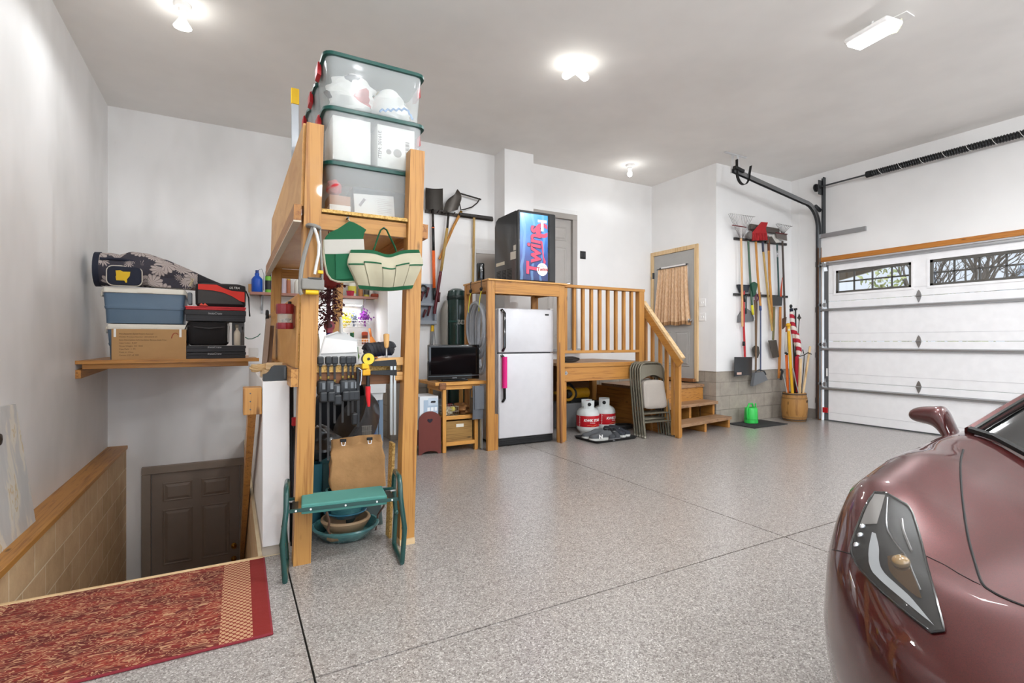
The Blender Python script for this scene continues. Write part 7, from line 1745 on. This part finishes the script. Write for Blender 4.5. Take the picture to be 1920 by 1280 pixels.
MB().prism([at(a, b, Y=4.72) for a, b in ((1499, 588), (1501, 594), (1503, 596), (1500, 598), (1499, 603), (1498, 598), (1495, 596), (1497, 594))], (0, .01, 0)).build('finial', STL, t)
t = stick('black_crutch', 'slim black rod with crossbar top in the keg', 'rod', [(1491.5, 580), (1492, 650), (1492, 760)], .012, BLACK, Y=4.77); seg(t, 'crossbar', [(1488, 580), (1495, 579)], .016, BLACK, 4.77)
t = stick('pale_stick', 'pale broom stick leaning right in the keg', 'stick', [(1519, 649), (1512, 695), (1506, 735), (1503, 760)], .017, PALE['Z'], Y=4.74)
t = stick('birch_stick', 'pale thick stick upright at the right of the keg', 'stick', [(1501, 672), (1500, 705), (1499, 735), (1498, 760)], .022, PALE['Z'], Y=4.68)
t = stick('forked_pole', 'dark forked thin pole at the right of the keg', 'pole', [(1508, 665), (1506, 700), (1503, 760)], .006, STL, Y=4.72); seg(t, 'fork', [(1499, 668), (1508, 665), (1515, 661), (1522, 664)], .007, STL, 4.72); seg(t, 'fork_tip', [(1505, 655), (1507, 663)], .007, STL, 4.72)
t = stick('grey_cane', 'grey metal cane with black handle leaning left in the keg', 'cane', [(1466, 695), (1471, 715), (1475, 735), (1478, 760)], .011, M('a5a39e', .4, .6), Y=4.70); seg(t, 'handle', [(1463, 692), (1467, 695), (1464, 712)], .018, BLKM, 4.70)
t = stick('brown_cane', 'dark brown walking stick in the middle of the keg', 'cane', [(1487, 625), (1489, 680), (1491, 760)], .014, DARKW['Z'], Y=4.83)
t = stick('metal_rod', 'thin bright rod leaning across the keg', 'rod', [(1487, 690), (1493, 720), (1497, 735), (1499, 760)], .008, STEEL, Y=4.66)
at = at_wall
# watering can and mat
ob = MB().bb((6.36, 4.56, .001), (7.12, 5.0, .012), .004).build('door_mat', M('2c2c2d', .95)); tag(ob, 'black rubber mat on the floor below the long tools', 'mat')
wc = thing('watering_can', 'bright green plastic watering can on the black mat', 'watering can', (6.70, 4.86, .013))
o = V((6.70, 4.86, .013)); WG = M('2fbf4e', .4, coat=.2, name='bright_green_plastic')
MB().lathe([(.09, 0), (.096, .006), (.094, .06), (.088, .21), (.08, .225), (.05, .228), (.05, .22), (.001, .22)], o, 28).build('body', WG, wc)
MB().lathe([(.0955, .055), (.0985, .06), (.0955, .065)], o, 28).build('rib', M('26a843', .4), wc)
MB().tube([o + V((.03, -.02, .22)), o + V((.0, -.02, .285)), o + V((-.07, -.02, .285)), o + V((-.115, -.02, .22)), o + V((-.118, -.02, .13)), o + V((-.09, -.01, .06))], .0135, 8).build('handle', WG, wc)
MB().tube([o + V((.085, 0, .06)), o + V((.10, 0, .15)), o + V((.105, 0, .28))], [.022, .014, .010], 8).build('spout', WG, wc)
# ================================================================== SPORTS CAR
YC = 0.0
car = thing('car', 'dark maroon sports car nosing in from the right edge of the garage', 'car', (3.3, YC, 0))
def cat(pts, n):                      # Catmull-Rom through points
    P = [V(p) for p in pts]; P = [P[0] * 2 - P[1]] + P + [P[-1] * 2 - P[-2]]; out = []
    for i in range(1, len(P) - 2):
        for k in range(n):
            t = k / n; a, b, c, d = P[i - 1], P[i], P[i + 1], P[i + 2]
            out.append(.5 * ((2 * b) + (c - a) * t + (2 * a - 5 * b + 4 * c - d) * t * t + (3 * b - a - 3 * c + d) * t ** 3))
    out.append(P[-2]); return out
def interp(tab, x):
    if x <= tab[0][0]: return tab[0][1]
    for (a, va), (b, vb) in zip(tab, tab[1:]):
        if x <= b: 
            t = (x - a) / (b - a); t = t * t * (3 - 2 * t) * .5 + t * .5; return va + (vb - va) * t
    return tab[-1][1]
ZC = [(1.1, .52), (1.25, .60), (1.45, .665), (1.7, .725), (2.0, .785), (2.3, .835), (2.6, .87), (3.4, .89), (4.3, .93), (5.0, .97), (5.55, .95)]
BUMP = [(1.3, 0), (1.5, .035), (1.7, .075), (1.9, .075), (2.2, .052), (2.6, .02), (3.4, 0), (4.2, .03), (4.8, .03), (5.4, 0)]
def ztop(x, y):
    b = interp(BUMP, x); a = abs(y - YC)
    z = interp(ZC, x) + b * math.exp(-((a - .79) / .16) ** 2)
    z -= .035 * math.exp(-((a - .52) / .13) ** 2) * min(1, b / .07)
    return z - max(0, a - .82) ** 2 * 2.0
per = [(1.115, 0, 1.62), (1.135, .2, 1.66), (1.19, .42, 1.74), (1.285, .63, 1.84), (1.41, .78, 1.95), (1.525, .868, 2.05), (1.65, .918, 2.15), (1.82, .943, 2.25), (2.08, .945, 2.38), (2.4, .93, 2.6), (2.8, .92, 2.9), (3.4, .92, 3.4), (4.0, .94, 4.0), (4.5, .955, 4.4), (4.95, .945, 4.7), (5.3, .87, 4.9), (5.48, .6, 5.0), (5.55, 0, 5.05)]
PR = cat(per, 5)
FR = [0, .01, .025, .05, .08, .115, .155, .2, .25, .31, .38, .46, .55, .65, .76, .88, 1.0]
rows = []
for p in PR:
    px_, py_, cx = p.x, p.y, p.z
    Lc = math.hypot(cx - px_, py_); row = []
    nose = max(0, min(1, (1.75 - px_) / .6)); rnd = .075 + .2 * nose ** 1.5
    for dz, ins in ((.13, .10 + .05 * nose), (.16, .05 + .03 * nose), (.24, .022), (.33, .006), (.42, 0)):
        f = ins / Lc; row.append(V((px_ + (cx - px_) * f, YC + py_ * (1 - f), dz)))
    for f in FR[1:]:
        x, y = px_ + (cx - px_) * f, py_ * (1 - f); e = min(1, f * Lc / rnd); k = (1 - (1 - e) ** 2.2) ** (1 / 2.6)
        row.append(V((x, YC + y, .42 + (ztop(x, YC + y) - .42) * k)))
    rows.append(row)
n = len(rows[0]); bm_ = MB()
vs = [p for r in rows for p in r]; nr = len(rows)
mir = [V((p.x, 2 * YC - p.y, p.z)) for p in vs]
fs = [(i * n + k, i * n + k + 1, (i + 1) * n + k + 1, (i + 1) * n + k) for i in range(nr - 1) for k in range(n - 1)]
bm_.add(vs, fs, True); bm_.add(mir, [tuple(reversed(f)) for f in fs], True)
# underside
bot = [rows[i][0] for i in range(nr)]; bm_.add(bot + [V((p.x, 2 * YC - p.y, p.z)) for p in bot], [(i, i + 1, nr + i + 1, nr + i) for i in range(nr - 1)])
cp = NT('maroon_car_paint'); fl_ = cp.N('ShaderNodeTexVoronoi', {'Vector': cp.co(), 'Scale': 900.0}).outputs['Color']
lw = cp.N('ShaderNodeLayerWeight', {'Blend': .35}).outputs['Facing']
c_ = cp.mix(cp.math('MULTIPLY', cp.N('ShaderNodeSeparateColor', {'Color': fl_}).outputs[0], .25), '3c0708', '761a12')
cp.set(c_, .4, .5, 1.0); cp.b.inputs['Coat Roughness'].default_value = .015; cp.b.inputs['Coat IOR'].default_value = 1.6
PAINT = cp.mat
tree = BVHTree.FromPolygons([tuple(p) for p in bm_.v], bm_.f)
body = bm_.build('body', PAINT, car)
CO = V((0, 0, CAM_Z))
def hit(px, py, off=.0):
    d = ray(px, py).normalized(); h = tree.ray_cast(CO, d)
    if h[0] is None: return None
    nn = h[1] if h[1].dot(d) < 0 else -h[1]
    return h[0] + nn * off
def on_car(pts, off):
    o = []
    for p in pts:
        h = hit(p[0], p[1], off)
        if h is not None: o.append(h)
    return o
def poly2(pts, n):
    P_ = [V((a, b, 0)) for a, b in pts]; return [(p.x, p.y) for p in cat(P_, n)]
GAP = M('0c0808', .6, name='panel_gap')
def gap(pts, name, r=.0022, mat=GAP, off=.0, nn=6):
    P_ = on_car(poly2(pts, nn), off)
    if len(P_) > 2: MB().tube(P_, r, 6).build(name, mat, car)
gap([(1806, 843), (1801, 870), (1804, 930), (1814, 1000), (1828, 1055), (1842, 1094), (1862, 1110), (1890, 1124), (1930, 1140)], 'hood_gap', .0032)
gap([(1560, 1030), (1580, 1034), (1598, 1039)], 'bumper_gap', .0015)
gap([(1735, 1041), (1770, 1058), (1800, 1076), (1838, 1096)], 'bumper_gap', .0012)
# headlight
LFT = poly2([(1640, 924), (1622, 955), (1605, 1000), (1598, 1032), (1612, 1064), (1650, 1106), (1700, 1150), (1748, 1187)], 5)
RGT = poly2([(1660, 925), (1688, 941), (1706, 955), (1722, 1000), (1737, 1058), (1752, 1110), (1765, 1155), (1772, 1184)], 5)
def patch(L_, R_, off, name, mat, par, nu=10, bulge=0):
    nv = min(len(L_), len(R_)) - 1; m = MB(); vs = []
    for j in range(nv + 1):
        for i in range(nu + 1):
            f = i / nu; b = off + bulge * math.sin(PI * f) * math.sin(PI * j / nv)
            h = hit(L_[j][0] + (R_[j][0] - L_[j][0]) * f, L_[j][1] + (R_[j][1] - L_[j][1]) * f, b); vs.append(h)
    if any(v is None for v in vs): return None
    w = nu + 1; m.add(vs, [(j * w + i, j * w + i + 1, (j + 1) * w + i + 1, (j + 1) * w + i) for j in range(nv) for i in range(nu)], True)
    return m.build(name, mat, par)
hl_ = patch(LFT, RGT, .002, 'headlight', M('2d2b2a', .35, name='headlight_housing'), car)
if hl_:
    patch(poly2([(1637, 1000), (1631, 1030), (1632, 1055), (1645, 1082), (1690, 1122), (1745, 1168)], 5), poly2([(1644, 1003), (1650, 1030), (1651, 1056), (1662, 1078), (1705, 1118), (1754, 1176)], 5), .006, 'light_strip', M('d9dbde', .25, coat=.5), hl_, 5)
    patch(poly2([(1640, 928), (1626, 955), (1614, 985)], 6), poly2([(1660, 930), (1652, 958), (1644, 984)], 6), .005, 'reflector_plate', M('cfcac6', .15, .6), hl_, 5)
    patch(poly2([(1664, 1045), (1672, 1075), (1700, 1105), (1722, 1122)], 5), poly2([(1694, 1040), (1706, 1066), (1720, 1096), (1730, 1124)], 5), .005, 'inner_reflector', M('7a5a34', .12, .8), hl_, 6)
    for q in ((1616, 1006), (1610, 1024), (1620, 990)):
        c = hit(*q, .006)
        if c: MB().ball(c, (.012, .008, .008), 12, 8).build('lamp_cell', CHROME, hl_)
    c = hit(1690, 1056, .006); MB().ball(c, (.022, .02, .016), 16, 10).build('projector_lens', M('8d7350', .05, coat=1), hl_)
    MB().tube(on_car(poly2([(1664, 935), (1662, 985), (1672, 1010), (1700, 1050), (1728, 1110)], 5), .006), .002, 5).build('inner_edge', CHROME, hl_)
    MB().tube(on_car(poly2([(1690, 975), (1694, 1000), (1708, 1035)], 5), .006), .003, 5).build('inner_edge', M('a9a6a4', .3, .6), hl_)
    patch(LFT, RGT, .008, 'lens_cover', clear_mat('headlight_lens', '565452', .36, .03), hl_, 10, .008)
    MB().tube(on_car(LFT + list(reversed(RGT)), .004), .0032, 6, closed=True).build('lens_rim', BLKG, hl_)
# dark lower bumper intake and lip
m = MB(); lip = []
for p in PR[:36]: lip.append(V((p.x + .05, YC + p.y * .95, .13)))
MB().tube(list(reversed([V((q.x, 2 * YC - q.y, q.z)) for q in lip[1:]])) + lip, .018, 8, sq=.6).build('front_lip', M('1a1a1b', .4), car)
# cabin: windshield frame, glass, roof, side windows
def wb(w): return V((2.33 - .22 * (1 - w * w), YC + .80 * w, ztop(2.33 - .22 * (1 - w * w), YC + .80 * w) + .004))
def wt(w): return V((3.22 - .07 * (1 - w * w), YC + .55 * w, 1.185 + .045 * (1 - w * w)))
def ws(w, v): 
    p = wb(w).lerp(wt(w), v); p.z += .05 * math.sin(PI * v) * (.6 + .4 * (1 - w * w)); return p
DGL = M('0d0e0e', .08, coat=1, name='black_frit')
m = MB(); m.grid(lambda u, v: ws(2 * u - 1, v), 30, 12); m.build('windshield_frame', DGL, car)
WGL = M('77857b', .1, coat=1, name='tinted_windshield')
m = MB(); m.grid(lambda u, v: ws((2 * u - 1) * (.87 - .02 * v), .10 + .86 * v) + V((-.002, 0, .004)), 30, 12); m.build('windshield', WGL, car)
def roof(w, v):
    xr = 3.22 - .07 * (1 - w * w) + v * (4.75 - 3.2); h = 1.185 + .045 * (1 - w * w) + .02 * math.sin(PI * min(1, v * 1.4)) - .26 * max(0, v - .3) ** 1.6
    return V((xr, YC + w * (.55 + .1 * v), h))
m = MB(); m.grid(lambda u, v: roof(2 * u - 1, v), 20, 14); m.build('roof', PAINT, car)
for s in (-1, 1):
    pts = [ws(s * 1.0, v / 10) + V((0, s * .008, -.004)) for v in range(11)]
    MB().tube(pts + [roof(s, v / 8) for v in range(1, 9)], .026, 8, sq=.7).build('pillar', PAINT, car)
    MB().tube([ws(s * .985, v / 10) + V((-.016, s * .004, .012)) for v in range(11)], .007, 6).build('pillar_seal', DGL, car)
    m = MB(); m.grid(lambda u, v: (wb(s) + V((.02 + 2.4 * u, s * .03, -.02))).lerp((ws(s, min(1, u * 2.2)) if u < .45 else roof(s, (u - .45) / .55)), v), 24, 4); m.build('side_window', DGL, car)
MB().tube([wb(w / 10) + V((-.02, 0, .012)) for w in range(-10, 11)], .012, 6).build('cowl_seal', M('0a0a0a', .5), car)
def wiper(w0, w1):
    m = MB(); m.tube([ws(w0, .03) + V((-.02, 0, .02)), ws((w0 + w1) / 2, .07) + V((-.01, 0, .022)), ws(w1, .10) + V((0, 0, .018))], .007, 6); return m.build('wiper', BLKM, car)
wiper(.75, .1); wiper(.05, -.6)
# mirrors
def mirror(s):
    top = cat([V((a, b, 0)) for a, b in ((1710.5, 775), (1714, 766), (1728, 762), (1752, 761), (1768, 762), (1778, 774), (1790, 800), (1804, 828))], 4)
    low = cat([V((a, b, 0)) for a, b in ((1710.5, 776), (1713, 784), (1722, 790), (1738, 794), (1752, 799), (1764, 809), (1773, 821), (1782, 834))], 4)
    secs = []
    for i, (p, q) in enumerate(zip(top, low)):
        A_, B_ = at(p.x, p.y, X=2.6), at(q.x, q.y, X=2.6); c_ = (A_ + B_) / 2; h_ = (A_ - B_) / 2; f_ = min(1, i / 7 + .1) ** .5
        secs.append([V((w_.x, YC + s * (w_.y - YC), w_.z)) for w_ in [c_ + h_ * math.copysign(abs(math.cos(k)) ** .8, math.cos(k)) + V((.055 * f_ * math.sin(k), 0, 0)) for k in [2 * PI * j / 20 for j in range(20)]]])
    o = MB().loft(secs).build('mirror', PAINT, car)
    MB().ball((2.65, YC + s * 1.04, .905), (.012, .05, .022), 14, 8).build('mirror_glass', CHROME, o); return o
mirror(1); mirror(-1)
# wheels
for x in (2.02, 4.68):
    for s in (-1, 1):
        M_ = Matrix.Translation((x, YC + s * .80, .335)) @ Matrix.Rotation(-s * PI / 2, 4, 'X')
        t_ = MB().lathe([(.2, -.12), (.32, -.12), (.335, -.09), (.335, .09), (.32, .125), (.25, .13), (.24, .10), (.001, .10)], (0, 0, 0), 32, M=M_).build('wheel', BLKM, car)
        m = MB()
        for k in range(5): 
            a = 2 * PI * k / 5; m.add([M_ @ V((r * math.cos(a + d), r * math.sin(a + d), z)) for r, d, z in ((.04, -.5, .125), (.24, -.14, .118), (.24, .14, .118), (.04, .5, .125))], [(0, 1, 2, 3)])
        m.lathe([(.235, .10), (.245, .128), (.225, .128), (.22, .105)], (0, 0, 0), 28, M=M_); m.lathe([(.05, .10), (.05, .13), (.001, .132)], (0, 0, 0), 16, M=M_); m.build('rim', M('8a8c8f', .25, .9), t_)
sc.cycles.use_denoising = True
sc.cycles.max_bounces = 10; sc.cycles.diffuse_bounces = 6; sc.cycles.transparent_max_bounces = 16
